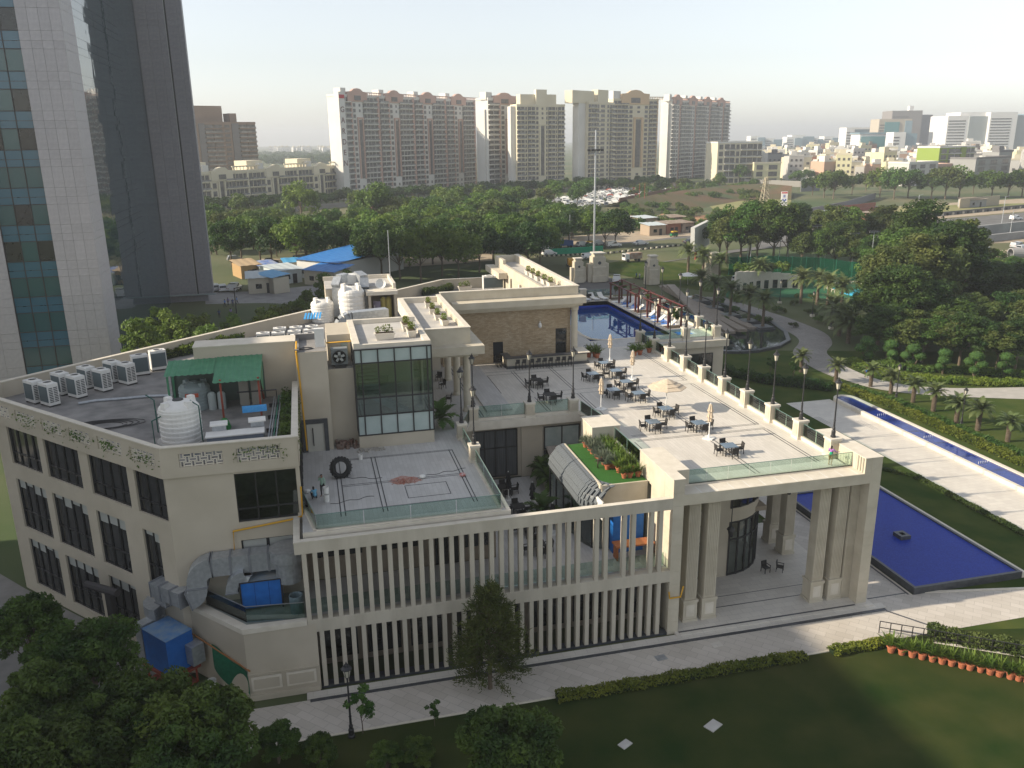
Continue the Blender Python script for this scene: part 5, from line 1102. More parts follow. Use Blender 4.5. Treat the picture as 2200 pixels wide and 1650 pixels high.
q = Q3(247, 540); solo('paint_bucket', M().lathe((q.x, q.y+.02, 11.56), [(.17, 0), (.2, .5), (.18, .5), (.16, .05)], 14), WHITEP, 'upper of the two stacked white buckets beside the crouching worker', 'bucket', base=(q.x, q.y, 11.56))
for i, (pp, nm) in enumerate((((1060, 345), 'white cloth sack next to the brick rubble'), ((1085+600, 300), 'small red and white bag near the glass railing'), ((80, 470), 'crumpled white rags by the left glazing'))):
    q = Q3(*pp) if i != 1 else P(994, 1023, 11.01); solo('sack', M().ball((q.x, q.y, 11.14), .26, .2, .15, 8, 5), WHITEP if i != 1 else mat('red white bag', (.6, .5, .48), (.5, .05, .03), 6, .8), nm, 'sack', base=(q.x, q.y, 11))
db = M()
for k in range(60): db.obox((3.6+random.uniform(-.9, 1.3), 64.2+random.uniform(-.35, .3), 11), random.uniform(.1, .5), random.uniform(.04, .12), random.uniform(.03, .14), random.random()*6)
solo('timber_offcuts', db, mat('pale debris', (.36, .33, .28), (.46, .43, .39), 6, .9), 'heap of pale offcuts at the foot of the stair tower', 'debris', base=(3.6, 64.2, 11))
db = M()
for k in range(40): db.obox((2.0+random.uniform(-.8, .8), 65.4+random.uniform(-.4, .5), 11), random.uniform(.15, .5), random.uniform(.05, .2), random.uniform(.05, .6), random.random()*6)
solo('builders_rubbish', db, mat('reddish rubbish', (.17, .08, .055), (.25, .2, .17), 3, .9), 'builders rubbish in the corner between shaft and stair tower', 'debris', base=(2, 65.4, 11))
for i in range(3): solo('loose_pipe', M().tube([(-1.4+i*.22, 50.0, 10.45), (-1.35+i*.2, 51.6+.2*i, 10.45)], .06, 6), GALV, ['left', 'middle', 'right'][i]+' loose pipe lying in the trough at the left end of the screen', 'pipe', base=(-1.4+i*.22, 50.5, 10.4))
H('trough_floor', M().box(-1.8, 11.9, 49.8, 50.1, 10.2, 10.38).box(-1.8, -.9, 50.1, 53.3, 10.2, 10.38), ROOFL)
# ================================================================== PEOPLE
def person(name, jt, cols, seed=0):
    """one continuous skinned body; jt overrides joints of the base pose (facing +y)"""
    J = dict(pelvis=(0, 0, .95), waist=(0, 0, 1.08), chest=(0, .01, 1.28), neck=(0, 0, 1.45), head=(0, .015, 1.56), crown=(0, 0, 1.68),
             shL=(-.17, 0, 1.40), elL=(-.23, -.03, 1.13), wrL=(-.23, .05, .90), paL=(-.23, .07, .83), shR=(.17, 0, 1.40), elR=(.23, -.03, 1.13), wrR=(.23, .05, .90), paR=(.23, .07, .83),
             hiL=(-.09, 0, .90), knL=(-.1, .02, .49), anL=(-.1, -.02, .08), toL=(-.11, .15, .03), hiR=(.09, 0, .90), knR=(.1, .02, .49), anR=(.1, -.02, .08), toR=(.11, .15, .03))
    J.update(jt); K = list(J)
    rad = dict(pelvis=.13, waist=.12, chest=.14, neck=.055, head=.095, crown=.075, sh=.07, el=.045, wr=.032, pa=.036, hi=.09, kn=.06, an=.042, to=.035)
    E_ = [('pelvis', 'waist'), ('waist', 'chest'), ('chest', 'neck'), ('neck', 'head'), ('head', 'crown')]
    for s in 'LR': E_ += [('chest', 'sh'+s), ('sh'+s, 'el'+s), ('el'+s, 'wr'+s), ('wr'+s, 'pa'+s), ('pelvis', 'hi'+s), ('hi'+s, 'kn'+s), ('kn'+s, 'an'+s), ('an'+s, 'to'+s)]
    vs = [Vector(J[k]) for k in K]; rr = [rad.get(k, rad.get(k[:2])) for k in K]; ed = [(K.index(a), K.index(b)) for a, b in E_]
    for s in 'LR':
        pa = Vector(J['pa'+s]); dr = (pa-Vector(J['wr'+s])).normalized(); sd = dr.cross(Vector((0, 0, 1)))
        sd = sd.normalized() if sd.length > .1 else Vector((0, 1, 0))
        for q, l in ((-.032, .065), (-.011, .085), (.011, .08), (.032, .06), (.055, .03)):
            vs.append(pa+sd*q+dr*l); rr.append(.011); ed.append((K.index('pa'+s), len(vs)-1))
    me = bpy.data.meshes.new(name); me.from_pydata(vs, ed, []); o = bpy.data.objects.new(name, me); COL.objects.link(o)
    md = o.modifiers.new('skin', 'SKIN'); md.use_smooth_shade = True; sv = me.skin_vertices[0].data
    for i, r_ in enumerate(rr): sv[i].radius = (r_, r_*(.78 if K[i] in ('chest', 'waist', 'pelvis') else 1) if i < len(K) else r_)
    sv[0].use_root = True; o.modifiers.new('sub', 'SUBSURF').levels = 1
    dg = bpy.context.evaluated_depsgraph_get(); nm = bpy.data.meshes.new_from_object(o.evaluated_get(dg)); bpy.data.objects.remove(o)
    ms = [mat('skin tone', (.22, .115, .07), None, rough=.5), mat('black hair', (.012, .01, .01), None, rough=.5)]+list(cols)
    nm.materials.clear()
    for m_ in ms: nm.materials.append(m_)
    grp = {}
    for a, b in E_: 
        k = b[:2]
        grp[(a, b)] = 0 if b in ('head', 'neck') or k in ('pa',) else 1 if b == 'crown' else 2 if b in ('waist', 'chest') or k in ('sh', 'el') else (4 if len(cols) > 2 and k == 'wr' else 0 if k == 'wr' else 3 if k in ('hi', 'kn', 'an') else 0)
    hd = Vector(J['head'])
    for p in nm.polygons:
        c = p.center; best = 9; g = 0
        for (a, b), gi in grp.items():
            A = Vector(J[a]); B = Vector(J[b]); d_ = B-A; t_ = max(0, min(1, (c-A).dot(d_)/d_.length_squared)); q = (c-A-d_*t_).length/(rad.get(b, rad.get(b[:2]))+.02)
            if q < best: best = q; g = gi
        if g in (0, 1) and (c-hd).length < .2 and c.z > hd.z-.12: g = 1 if (c.z > hd.z+.06 or c.y < hd.y-.03) else 0
        if g == 2 and len(cols) > 3: g = 5 if c.z < J['waist'][2]+.1 else 2
        p.material_index = min(g, len(ms)-1)
    return nm
cl = lambda n_, c: mat(n_, c, (c[0]*1.25, c[1]*1.25, c[2]*1.25), 14, .85)
me = person('person', dict(elR=(.30, .16, 1.18), wrR=(.34, .42, 1.14), paR=(.35, .50, 1.13), elL=(-.26, .1, 1.16), wrL=(-.2, .34, 1.12), paL=(-.19, .41, 1.11)), [cl('purple top', (.30, .13, .38)), cl('khaki trousers', (.30, .19, .10)), cl('purple top', (.3, .13, .38)), cl('green tunic', (.01, .28, .14))])
o = mko('person', me, None); o.location = P(1783, 1000, 11); o.rotation_euler[2] = R(-65); o.scale = (1, 1, .95); tag(o, 'person in purple and green top leaning on the front glass railing', 'person')
me = person('person', dict(elR=(.2, .12, 1.2), wrR=(.12, .16, 1.45), paR=(.1, .14, 1.53), anL=(-.12, -.08, .08), toL=(-.13, .08, .03)), [cl('pale green shirt', (.26, .38, .30)), cl('black trousers', (.02, .02, .025)), cl('pale green shirt', (.26, .38, .3))])
o = mko('person', me, None); o.location = P(694, 1066, 11); o.rotation_euler[2] = R(150); tag(o, 'person in pale green shirt standing with a hand to the head on the work terrace', 'person')
cr_ = dict(pelvis=(0, 0, .28), waist=(0, .06, .40), chest=(0, .16, .58), neck=(0, .24, .72), head=(0, .28, .82), crown=(0, .29, .93), shL=(-.17, .18, .68), elL=(-.2, .36, .48), wrL=(-.12, .5, .34), paL=(-.1, .55, .3), shR=(.17, .18, .68), elR=(.2, .36, .48), wrR=(.12, .5, .34), paR=(.1, .55, .3), hiL=(-.1, .02, .26), knL=(-.17, .36, .46), anL=(-.15, .12, .08), toL=(-.16, .28, .03), hiR=(.1, .02, .26), knR=(.17, .36, .46), anR=(.15, .12, .08), toR=(.16, .28, .03))
me = person('person', cr_, [cl('sky blue shirt', (.14, .36, .52)), cl('dark trousers', (.03, .03, .04))])
o = mko('person', me, None); o.location = P(678, 1074, 11); o.rotation_euler[2] = R(20); tag(o, 'person in light blue shirt crouching with their back turned on the work terrace', 'person')
stepA = dict(knL=(-.1, .14, .5), anL=(-.1, .2, .09), toL=(-.1, .36, .05), knR=(.1, -.02, .49), anR=(.1, -.22, .1), toR=(.1, -.08, .03))
pa_ = [person('person', stepA, [cl(a, c), cl(b, d_)]) for a, c, b, d_ in (('navy shirt', (.03, .05, .14), 'dark trousers', (.03, .03, .04)), ('blue shirt', (.06, .16, .4), 'black trousers', (.02, .02, .025)), ('lilac shirt', (.25, .2, .38), 'dark trousers', (.03, .03, .04)), ('white shirt', (.6, .6, .58), 'navy trousers', (.02, .03, .08)))]
ppl = [((472, 684), 0, 'in dark clothes nearest the granite tower corner'), ((484, 661), 1, 'in blue on the shaded yard, left of the group'), ((491, 657), 2, 'in lilac in the middle of the group by the tower'), ((501, 660), 0, 'in navy standing by the lamp pole in the tower yard'), ((510, 655), 1, 'in blue at the right of the group by the tower'), ((497, 681), 2, 'in lilac closest to the garden trees by the tower'), ((1367, 600), 1, 'in blue, left of two beside the gate pillar'), ((1374, 601), 3, 'in white shirt, right of two beside the gate pillar'), ((1860, 812), 1, 'in blue walking on the pale path by the topiary')]
for i, ((u, v), k, nm) in enumerate(ppl):
    o = mko('person', pa_[k], None); o.location = G(u, v); o.rotation_euler[2] = R(i*67); tag(o, 'person '+nm, 'person')
# bronze animal figure on the turf roof
goat = M(); gx, gy = 20.9, 57.0
goat.ball((gx, gy, 10.46+.62), .42, .16, .19, 12, 8).tube([(gx+.34, gy, 11.12), (gx+.55, gy, 11.0), (gx+.62, gy, 10.92)], .09, 8, .06).tube([(gx+.55, gy, 11.02), (gx+.8, gy-.05, 10.9)], .075, 8, .04).tube([(gx-.4, gy, 11.12), (gx-.55, gy, 11.0)], .03, 6)
for a, b, k in ((.28, -.09, .04), (.28, .09, -.03), (-.3, -.09, -.05), (-.3, .09, .03)): goat.tube([(gx+a, gy+b, 11.05), (gx+a+k, gy+b, 10.75), (gx+a-.01, gy+b, 10.46)], .055, 6, .03)
solo('animal_statue', goat, mat('bronze', (.045, .035, .025), None, rough=.5, metal=.4), 'dark four legged animal statue on the turf roof among potted plants', 'statue', base=(gx, gy, 10.46), smooth=True)
# ================================================================== VEGETATION
OL = leafmat('olive leaf', (0.053, 0.084, 0.019), (0.128, 0.154, 0.042), .22)
SG = leafmat('sunny green leaf', (0.068, 0.126, 0.018), (0.165, 0.238, 0.042), .2)
BG = leafmat('blue green leaf', (.02, .06, .03), (.05, .10, .05), .2)
BR_ = leafmat('brownish leaf', (.06, .06, .02), (.12, .10, .04), .2)
FGL = leafmat('foreground leaf', (0.033, 0.070, 0.012), (0.112, 0.168, 0.026), .18, .3, .35)
def crown(seed, H, rx, rz, zc, nclump, nleaf, size, cr=.34, flat=.8, asp=.55):
    rg = np.random.default_rng(seed); d = rg.normal(size=(nclump, 3)); d /= np.linalg.norm(d, axis=1)[:, None]
    d[:, 2] = np.where(d[:, 2] < -.35, -d[:, 2]*.5, d[:, 2]); rr = rg.uniform(.45, .88, nclump)**.8
    cc = d*rr[:, None]*np.array([rx, rx, rz]); cc[:, 2] += zc; crs = rx*cr*rg.uniform(.65, 1.25, nclump)
    k = rg.integers(0, nclump, nleaf); u = rg.normal(size=(nleaf, 3)); u /= np.linalg.norm(u, axis=1)[:, None]; r = rg.uniform(.3, 1, nleaf)**.5
    pos = cc[k]+u*(r*crs[k])[:, None]*np.array([1, 1, flat]); return leafquads(pos, size, rg, u, .45, asp), cc
def trunk(H, r, cc, seed, zc):
    rg = random.Random(seed); mb = M(); top = Vector((rg.uniform(-.2, .2), rg.uniform(-.2, .2), zc)); mb.tube([(0, 0, -.3), (rg.uniform(-.1, .1), 0, zc*.35), (0, rg.uniform(-.1, .1), zc*.6), top], r, 8, r*.45)
    idx = rg.sample(range(len(cc)), min(9, len(cc)))
    for i in idx:
        q = Vector(cc[i]); s_ = Vector((0, 0, zc*rg.uniform(.4, .75))); mid = s_.lerp(q, .5)+Vector((0, 0, -.1*zc*.3)); mb.tube([s_, mid, q], r*.4, 5, r*.1)
    return mb
def tree(name, seed, H, rx, rz, nclump, nleaf, size, m, tr=.22, cr=.34, flat=.8, asp=.55):
    o = thing(name, 'x', 'tree'); zc = H-rz*1.02
    lv, cc = crown(seed, H, rx, rz, zc, nclump, nleaf, size, cr, flat, asp); part('trunk', trunk(H, tr, cc, seed, zc), BARK, o); mko('crown', leafmesh('crown', lv, m), None, o); return o
# prototypes for the far woods (about 9 m tall)
FAR = [tree('broadleaf_tree', 31+i, 9, 4.3, 4.1, 30, 3000, .36, m_) for i, m_ in enumerate((MG, DG, OL, SG, MG))]
MIDT = [tree('roadside_tree', 61+i, 10.5, 5.3, 4.3, 40, 6000, .32, m_) for i, m_ in enumerate((MG, DG, SG))]
BUSH = [tree('bush', 71+i, 2.6, 1.9, 1.5, 12, 700, .22, m_, .08) for i, m_ in enumerate((SG, MG, OL))]
TALL = [tree('tall_tree', 81+i, 17, 5.2, 7.8, 70, 13000, .29, m_, .3, .30) for i, m_ in enumerate((MG, DG, OL))]
GARD = [tree('garden_tree', 91+i, 13.5, 2.6, 4.6, 30, 3200, .27, SG, .14, .34) for i in range(2)]
NEAR = [tree('foreground_tree', 101+i, 9, 3.3, 3.0, 58, 22000, .15, FGL, .18, .24, .75, .5) for i in range(3)]
rnd = random.Random(77)
def put(protos, u, v, sc=1., label='', group=None, z=None, ws=1., i=[0]):
    p = G(u, v) if z is None else P(u, v, z)
    i[0] += 1; s_ = sc*rnd.uniform(.92, 1.08); pr = protos[i[0] % len(protos)]
    return place(pr, p, rnd.uniform(0, 6.28), (s_*ws, s_*ws, s_), label, group)
# foreground, bottom left: placed by crown centre height
fg = [(60, 1330, 'at the left edge, top'), (190, 1390, 'below the west facade windows'), (290, 1500, 'left of the blue unit stand'), (90, 1500, 'at the left edge, middle'), (240, 1560, 'in the middle of the bottom left group'), (430, 1560, 'at the right of the bottom left group, near the plinth wall'), (60, 1640, 'in the bottom left corner'), (420, 1640, 'at the bottom edge, below the front pavement'), (150, 1640, 'between the corner tree and the middle tree')]
for i, (u, v, nm) in enumerate(fg):
    q = P(u, v, 5.2); place(NEAR[i % 3], (q.x, q.y, -1.2), rnd.uniform(0, 6), rnd.uniform(.82, 1.0), 'small leaved foreground tree '+nm, 'foreground trees')
q = P(1100, 1600, 3.2); place(NEAR[1], (q.x, q.y, -2.6), 1., .92, 'dense foreground tree at the bottom edge below the pine', 'foreground trees')
SAP = tree('sapling', 121, 4.2, 1.2, 1.7, 14, 1500, .12, MG, .05, .32)
for u, v, z, s_, nm in ((780, 1575, 0, .8, 'thin sapling beside the lone lamp post on the front pavement'), (600, 1640, 0, 1.05, 'slender young tree at the bottom edge left of the lone lamp post'), (934, 1560, 0, .45, 'small round leaf sapling on the front pavement edge'), (690, 1650, 0, .9, 'young tree at the bottom edge under the lone lamp post'), (830, 1655, 0, .8, 'young tree at the bottom edge between lamp post and foreground tree'), (900, 1640, 0, .8, 'young tree touching the left of the bottom foreground tree')):
    p = P(u, v, z); place(SAP if 'small' in nm or 'thin' in nm else NEAR[0], p-Vector((0, 0, 0 if 'small' in nm or 'thin' in nm else 1.2)), rnd.uniform(0, 6), s_ if 'small' in nm or 'thin' in nm else s_*.42, nm, 'saplings in the foreground')
# pine
def pine(seed, H, R0):
    rg = np.random.default_rng(seed); o = thing('pine_tree', 'bushy conical young pine standing against the slatted screen', 'tree'); mb = M().tube([(0, 0, -.2), (0, 0, H*.9)], .17, 8, .03)
    pos = []; dirs = []
    for k in range(150):
        t = rg.uniform(0, 1)**.8; z = H*(.10+.86*t); L_ = R0*(1-t)**.62*rg.uniform(.6, 1.08)+.25; a = rg.uniform(0, 6.28); e = rg.uniform(.05, .5)
        tip = np.array([math.cos(a)*L_, math.sin(a)*L_, z+L_*e*.7]); st_ = np.array([0, 0, z]); mb.tube([tuple(st_), tuple((st_+tip)/2+np.array([0, 0, -.05])), tuple(tip)], .03, 4, .01)
        m_ = int(55+90*(L_/R0)); s_ = rg.uniform(.3, 1.02, m_)[:, None]; c = st_+(tip-st_)*s_+rg.normal(size=(m_, 3))*.17; pos.append(c); dirs.append(np.tile((tip-st_)/np.linalg.norm(tip-st_), (m_, 1)))
    c = np.concatenate(pos); dd = np.concatenate(dirs); n = len(c); l = dd+rg.normal(size=(n, 3))*.75+np.array([0, 0, .35]); l /= np.linalg.norm(l, axis=1)[:, None]; b = np.cross(l, rg.normal(size=(n, 3))); b /= np.linalg.norm(b, axis=1)[:, None]
    l = l*rg.uniform(.12, .24, n)[:, None]; b = b*.035; v = np.stack([c-l*.3-b, c-l*.3+b, c+l+b*.3, c+l-b*.3], 1).reshape(-1, 3)
    part('trunk', mb, BARK, o); mko('crown', leafmesh('crown', v, leafmat('pine needle', (0.053, 0.084, 0.017), (0.112, 0.140, 0.030), .1, .3, .6)), None, o); return o
pn = pine(5, 7.9, 2.95); pn.location = (9.6, 46.6, 0)
# palms
def palm(name, seed, H, nf, L_, lw, m, tr=.2, boots=False, up_=.9):
    o = thing(name, 'x', 'palm'); rg = random.Random(seed); mb = M()
    if boots:
        for k in range(int(H/.16)): mb.lathe((0, 0, k*.16), [(tr*.95, 0), (tr*1.22, .13), (tr*.9, .16)], 9, k*.4)
    else: mb.lathe((0, 0, 0), [(tr*1.3, 0), (tr, .3), (tr*.9, H)], 9)
    part('trunk', mb, BARK, o); V = []
    for k in range(nf):
        a = k*2.399; e0 = up_*(1-(k/nf)*1.25)+rg.uniform(-.1, .1); Lk = L_*rg.uniform(.85, 1.1); p = np.array([0, 0, H]); d0 = np.array([math.cos(a), math.sin(a), 0]); pts = []
        for s_ in range(9):
            t = s_/8; ang = e0-t*t*1.5; st_ = Lk/8*(d0*math.cos(ang)+np.array([0, 0, math.sin(ang)])); pts.append(p.copy()); p = p+st_
        sd = np.array([-d0[1], d0[0], 0])
        for s_ in range(8):
            A, B = pts[s_], pts[s_+1] if s_ < 8 else p; tt = s_/8; ax = (B-A)/np.linalg.norm(B-A)
            V += [A-sd*.025, A+sd*.025, B+sd*.02, B-sd*.02]
            for q in range(4):
                base = A+(B-A)*(q/4)
                for sg in (-1, 1):
                    ll = lw*(math.sin(math.pi*min(1, .12+.95*(tt+q/32)))*.9+.15); di = ax*.55+sd*sg*.8+np.array([0, 0, .12-.28*tt+rg.uniform(-.12, .12)]); di /= np.linalg.norm(di); tip = base+di*ll; w_ = ax*.05
                    V += [base-w_, base+w_, tip+w_*.3, tip-w_*.3]
    mko('fronds', leafmesh('fronds', np.array(V), m), None, o); return o
PALMG = leafmat('date palm leaf', (0.075, 0.105, 0.036), (0.150, 0.182, 0.066), .15, .2); PALMD = leafmat('dark palm leaf', (0.038, 0.070, 0.024), (0.090, 0.119, 0.042), .15, .2)
DP = palm('date_palm', 3, 5.2, 44, 3.3, .62, PALMG, .3, False, 1.25); YP = palm('young_date_palm', 4, 2.7, 26, 2.0, .42, PALMG, .27, True, 1.3); AP = palm('areca_palm', 6, .25, 16, 1.6, .42, MG, .12, False, 1.35)
C4 = lambda x, y: (1500+x*.31818, 400+y*.31818)
pp_ = [(215, 870), (340, 910), (435, 950), (105, 820), (15, 775)]
for i, (x, y) in enumerate(pp_):
    q = P(*C4(x, y), .6); nm = ['third', 'second', 'nearest', 'fourth', 'farthest'][i]
    place(DP, q+Vector((0, 0, .2)), i, .95, '%s date palm on a dark square island in the long pond' % nm, 'date palms in the pond')
    solo('palm_island', M().obox((q.x, q.y, 0), 3.4, 3.4, .55).obox((q.x, q.y, .55), 3.0, 3.0, .25), DSTONE, 'dark square stone island under the %s pond palm' % nm, 'planter', 'palm islands in the pond', base=(q.x, q.y, 0))
for i, ((x, y), nm) in enumerate((((405, 700), 'left of the garden pavilion'), ((690, 790), 'right of the garden pavilion, tallest'), ((800, 800), 'right of the garden pavilion, second'), ((870, 830), 'beside the round blue pool'), ((960, 860), 'nearest the round blue pool'), ((140, 660), 'by the parked golf cart'), ((30, 620), 'at the left of the gate lawn'), ((-70, 590), 'behind the gate pillar'), ((950, 1010), 'dark and low by the driveway bend, left'), ((1010, 1060), 'dark and low by the driveway bend, right'), ((900, 930), 'dark and low above the driveway bend'))):
    q = G(*C4(x, y)); lo = 'low' in nm; place(DP, q-Vector((0, 0, 2.8 if lo else .2)), i*1.3, 1.25 if lo else 1.1, 'date palm '+nm, 'date palms on the lawn')
for i, (x, y) in enumerate([(77.5, 100.1), (78.1, 96.5), (78.3, 92.2), (78.2, 88.2), (77.6, 83.4), (78.1, 80.4), (78.5, 76.2)]): place(YP, (x, y, 0), i*1.7, rnd.uniform(.9, 1.08), 'young date palm in the row behind the yellow hedge, %s from the far end' % on[i], 'young palms in a row')
for i, (u, v) in enumerate(((1720, 800), (1795, 822))): place(YP, P(u, v, 0), i, .95, ['young palm behind the terrace lamp posts, left of the driveway bend', 'young palm with a shrub at its foot beside the driveway bend'][i], 'young palms in a row')
# planter pots in the courtyard
for i, (x, y) in enumerate(((19.3, 68.0), (19.2, 67.2), (19.15, 66.3), (19.2, 65.3))):
    solo('tall_pot', M().lathe((x, y, 5.22), [(.22, 0), (.34, .9), (.30, .9), (.28, .8)], 14), WTUB, 'cream tall pot by the courtyard wall, %s from the back' % on[i], 'pot', 'courtyard pots', base=(x, y, 5.22)); place(AP, (x, y, 6.0), i*2, 1, 'arching palm growing in the %s cream courtyard pot from the back' % on[i], 'courtyard palms')
solo('tall_pot', M().lathe((16.9, 59.5, 5.22), [(.22, 0), (.34, .7), (.30, .7), (.28, .6)], 14), WTUB, 'cream pot in the middle of the courtyard floor', 'pot', 'courtyard pots', base=(16.9, 59.5, 5.22)); place(AP, (16.9, 59.5, 5.9), 1, 1.15, 'arching palm in the middle of the courtyard floor', 'courtyard palms')
place(AP, (10.2, 68.2, 11.6), 1, 1.2, 'arching potted palm at the corner of the colonnade', 'courtyard palms'); solo('tall_pot', M().lathe((10.2, 68.2, 11), [(.22, 0), (.36, .7), (.3, .7), (.28, .6)], 14), WTUB, 'cream pot at the corner of the colonnade beside the stair tower', 'pot', 'courtyard pots', base=(10.2, 68.2, 11))
# terracotta potted plants
def potplant(m, seed, spiky=True):
    o = thing('potted_plant', 'x', 'potted plant'); part('pot', M().lathe((0, 0, 0), [(.14, 0), (.2, .3), (.23, .3), (.23, .36), (.19, .36), (.17, .3)], 14), TERRA, o); rg = np.random.default_rng(seed); n = 90
    c = np.tile([0, 0, .36], (n, 1)).astype(float); a = rg.uniform(0, 6.28, n); e = rg.uniform(.25, 1.4, n); d = np.stack([np.cos(a)*np.cos(e), np.sin(a)*np.cos(e), np.sin(e)], 1); L_ = rg.uniform(.4, .85, n)[:, None]; b = np.cross(d, [0, 0, 1.]); b /= np.linalg.norm(b, axis=1)[:, None]+1e-6
    b = b*.035; c0 = c+d*L_*.25*rg.uniform(0, 2, n)[:, None]; tip = c0+d*L_*.75; tip[:, 2] -= .12*(1-np.sin(e)); v = np.stack([c0-b*.6, c0+b*.6, (c0+tip)/2+b+np.array([0, 0, .05]), tip], 1).reshape(-1, 3); mko('leaves', leafmesh('leaves', v, m), None, o); return o
PPA = potplant(SG, 1); PPB = potplant(leafmat('silver green leaf', (.12, .15, .10), (.2, .23, .16), .1), 2); k = 0
for j in range(9):
    for i in range(4):
        y = 55.0+j*.82+rnd.uniform(-.1, .1); x = 21.2+i*.58+rnd.uniform(-.08, .08)
        if j < 1 and i < 1 or (i == 0 and j < 2): continue
        if j == 0: y = 54.6
        pr = PPB if i in (0, 1) and j > 1 else PPA
        place(pr, (x, y, 10.46), rnd.random()*6, rnd.uniform(1.05, 1.25), 'terracotta pot of %s leaves massed on the turf roof beside the glass rail' % ('silvery' if pr is PPB else 'bright green'), 'potted plants on the turf roof, '+('silvery' if pr is PPB else 'green'))
D8 = lambda x, y: (1500+x*.39392, 1000+y*.39394)
px_ = (1050, 1108, 1165, 1218, 1275, 1328, 1380, 1435, 1480, 1537, 1590, 1640, 1700, 1745, 1790, 1840)
for i, x in enumerate(px_): place(PPA, P(*D8(x, 1018+(x-1050)*.222), 0), rnd.random()*6, rnd.uniform(1.2, 1.45), 'terracotta potted plant in the curved row on the front lawn, %s from the left' % ('first second third fourth fifth sixth seventh eighth ninth tenth eleventh twelfth thirteenth fourteenth fifteenth sixteenth'.split()[i]), 'potted plants on the lawn')
DD8 = lambda x, y: P(1240+x*.0909, 740+y*.0909, 11)
for i, ((x, y), nm) in enumerate((((275, 300), 'beside the bar end, left'), ((420, 290), 'beside the bar end, middle'), ((470, 320), 'beside the bar end, right'), ((1350, 270), 'by the pool step railing, left'), ((1480, 245), 'by the pool step railing, middle'), ((1700, 190), 'by the pool step railing, right'))): place(PPA, DD8(x, y), i, 1.5, 'leafy terracotta pot '+nm, 'potted plants near the pool')
for i, (a, b) in enumerate((((180, 235), (590, 240)), ((1210, 190), (1790, 110)))):
    A = DD8(*a); B = DD8(*b); mb = M(); n = 14
    for z in (11.15, 11.95): mb.bar((A.x, A.y+.4, z), (B.x, B.y+.4, z), .04, .04)
    for k in range(n+1): q = A.lerp(B, k/n); mb.bar((q.x, q.y+.4, 11), (q.x, q.y+.4, 11.95), .03, .03)
    solo('iron_railing', mb, BLACKM, ['black iron railing behind the pots beside the bar', 'black iron railing behind the pots by the pool steps'][i], 'railing', base=(A.x, A.y, 11))
# hedges (leaf filled volumes along a line)
def hedge(name, pts, w_, h_, dens, size, m, label, soil=True, zb=0.):
    rg = np.random.default_rng(int(abs(pts[0][0])*10)+len(label)); V = []
    o = thing(name, label, 'hedge', (pts[0][0], pts[0][1], zb)); cb = M()
    for a, b in zip(pts[:-1], pts[1:]):
        a = np.array(a[:2], float); b = np.array(b[:2], float); L_ = np.linalg.norm(b-a); d = (b-a)/L_; nn = np.array([-d[1], d[0]]); n = int(L_*dens); s_ = rg.uniform(0, L_, n); lat = rg.uniform(-1, 1, n); zz = rg.uniform(0, 1, n)**.55
        hh = h_*(1+.14*np.sin(s_*1.7)+.1*np.sin(s_*4.1)); ww = w_/2*(1+.12*np.sin(s_*2.3+1)); xy = a+d*s_[:, None]+nn*(lat*ww)[:, None]; z = zb+zz*hh*np.sqrt(np.clip(1.15-lat**4*.8, .1, 1)); V.append(leafquads(np.column_stack([xy, z]), size, rg, None, .5))
        cb.bar((a[0], a[1], zb+h_*.33), (b[0], b[1], zb+h_*.33), w_*.6, h_*.6)
    v = np.concatenate(V)-np.array([pts[0][0], pts[0][1], zb]); mko('foliage', leafmesh('foliage', v, m), None, o, kind='stuff'); part('stems', cb, mat('hedge core', (.012, .025, .008), None), o); return o
hedge('hedge', [(13.5, 44.35), (31.6, 44.35)], .9, .55, 420, .10, YG, 'low yellow green hedge along the front pavement kerb, longer piece')
hedge('hedge', [(33.6, 44.3), (38.6, 44.4)], .9, .5, 420, .10, YG, 'short yellow green hedge along the front pavement, near the portico corner')
hedge('hedge', [tuple(P(*D8(1250, 930), 0)[:2]), tuple(P(*D8(1790, 1030), 0)[:2])], 1.5, .8, 900, .11, OL, 'raised bed of bushy plants beside the ramp railing at the right')
hedge('hedge', [(72.6, 101.5), (74.2, 92), (74.6, 60)], 1.7, .75, 420, .13, YG, 'yellow green hedge strip along the long fountain'); hedge('hedge', [(74.3, 99.5), (75.6, 92), (76.0, 60)], 1.2, .8, 330, .13, MG, 'darker green hedge strip behind the yellow one along the long fountain')
hedge('hedge', [tuple(P(*C4(x, y), 0)[:2]) for x, y in ((150, 1260), (450, 1330), (720, 1360), (900, 1380))], 2.0, 1.3, 300, .17, DG, 'dark clipped hedge on the lawn below the terrace lamp posts')
hedge('hedge', [tuple(P(*C4(x, y), 0)[:2]) for x, y in ((1020, 1190), (1150, 1240), (1300, 1290), (1700, 1330), (2250, 1345))], 2.6, .8, 420, .16, YG, 'bright yellow hedge along the far side of the pale path')
hedge('hedge', [tuple(P(*C4(x, y), 0)[:2]) for x, y in ((1100, 1180), (1400, 1240), (2250, 1290))], 2.4, .9, 330, .16, MG, 'green hedge bed under the topiary trees')
hedge('hedge', [(57.6, 96), (57.9, 74), (60.9, 70), (61.2, 52)], .9, .3, 300, .10, OL, 'low rough border along the left of the white walkway')
hedge('ivy_planting', [(-2.3, 55), (-2.3, 66)], .9, 1.1, 300, .12, MG, 'straggling plants in the roof edge trough of the shaded wing', zb=15.2)
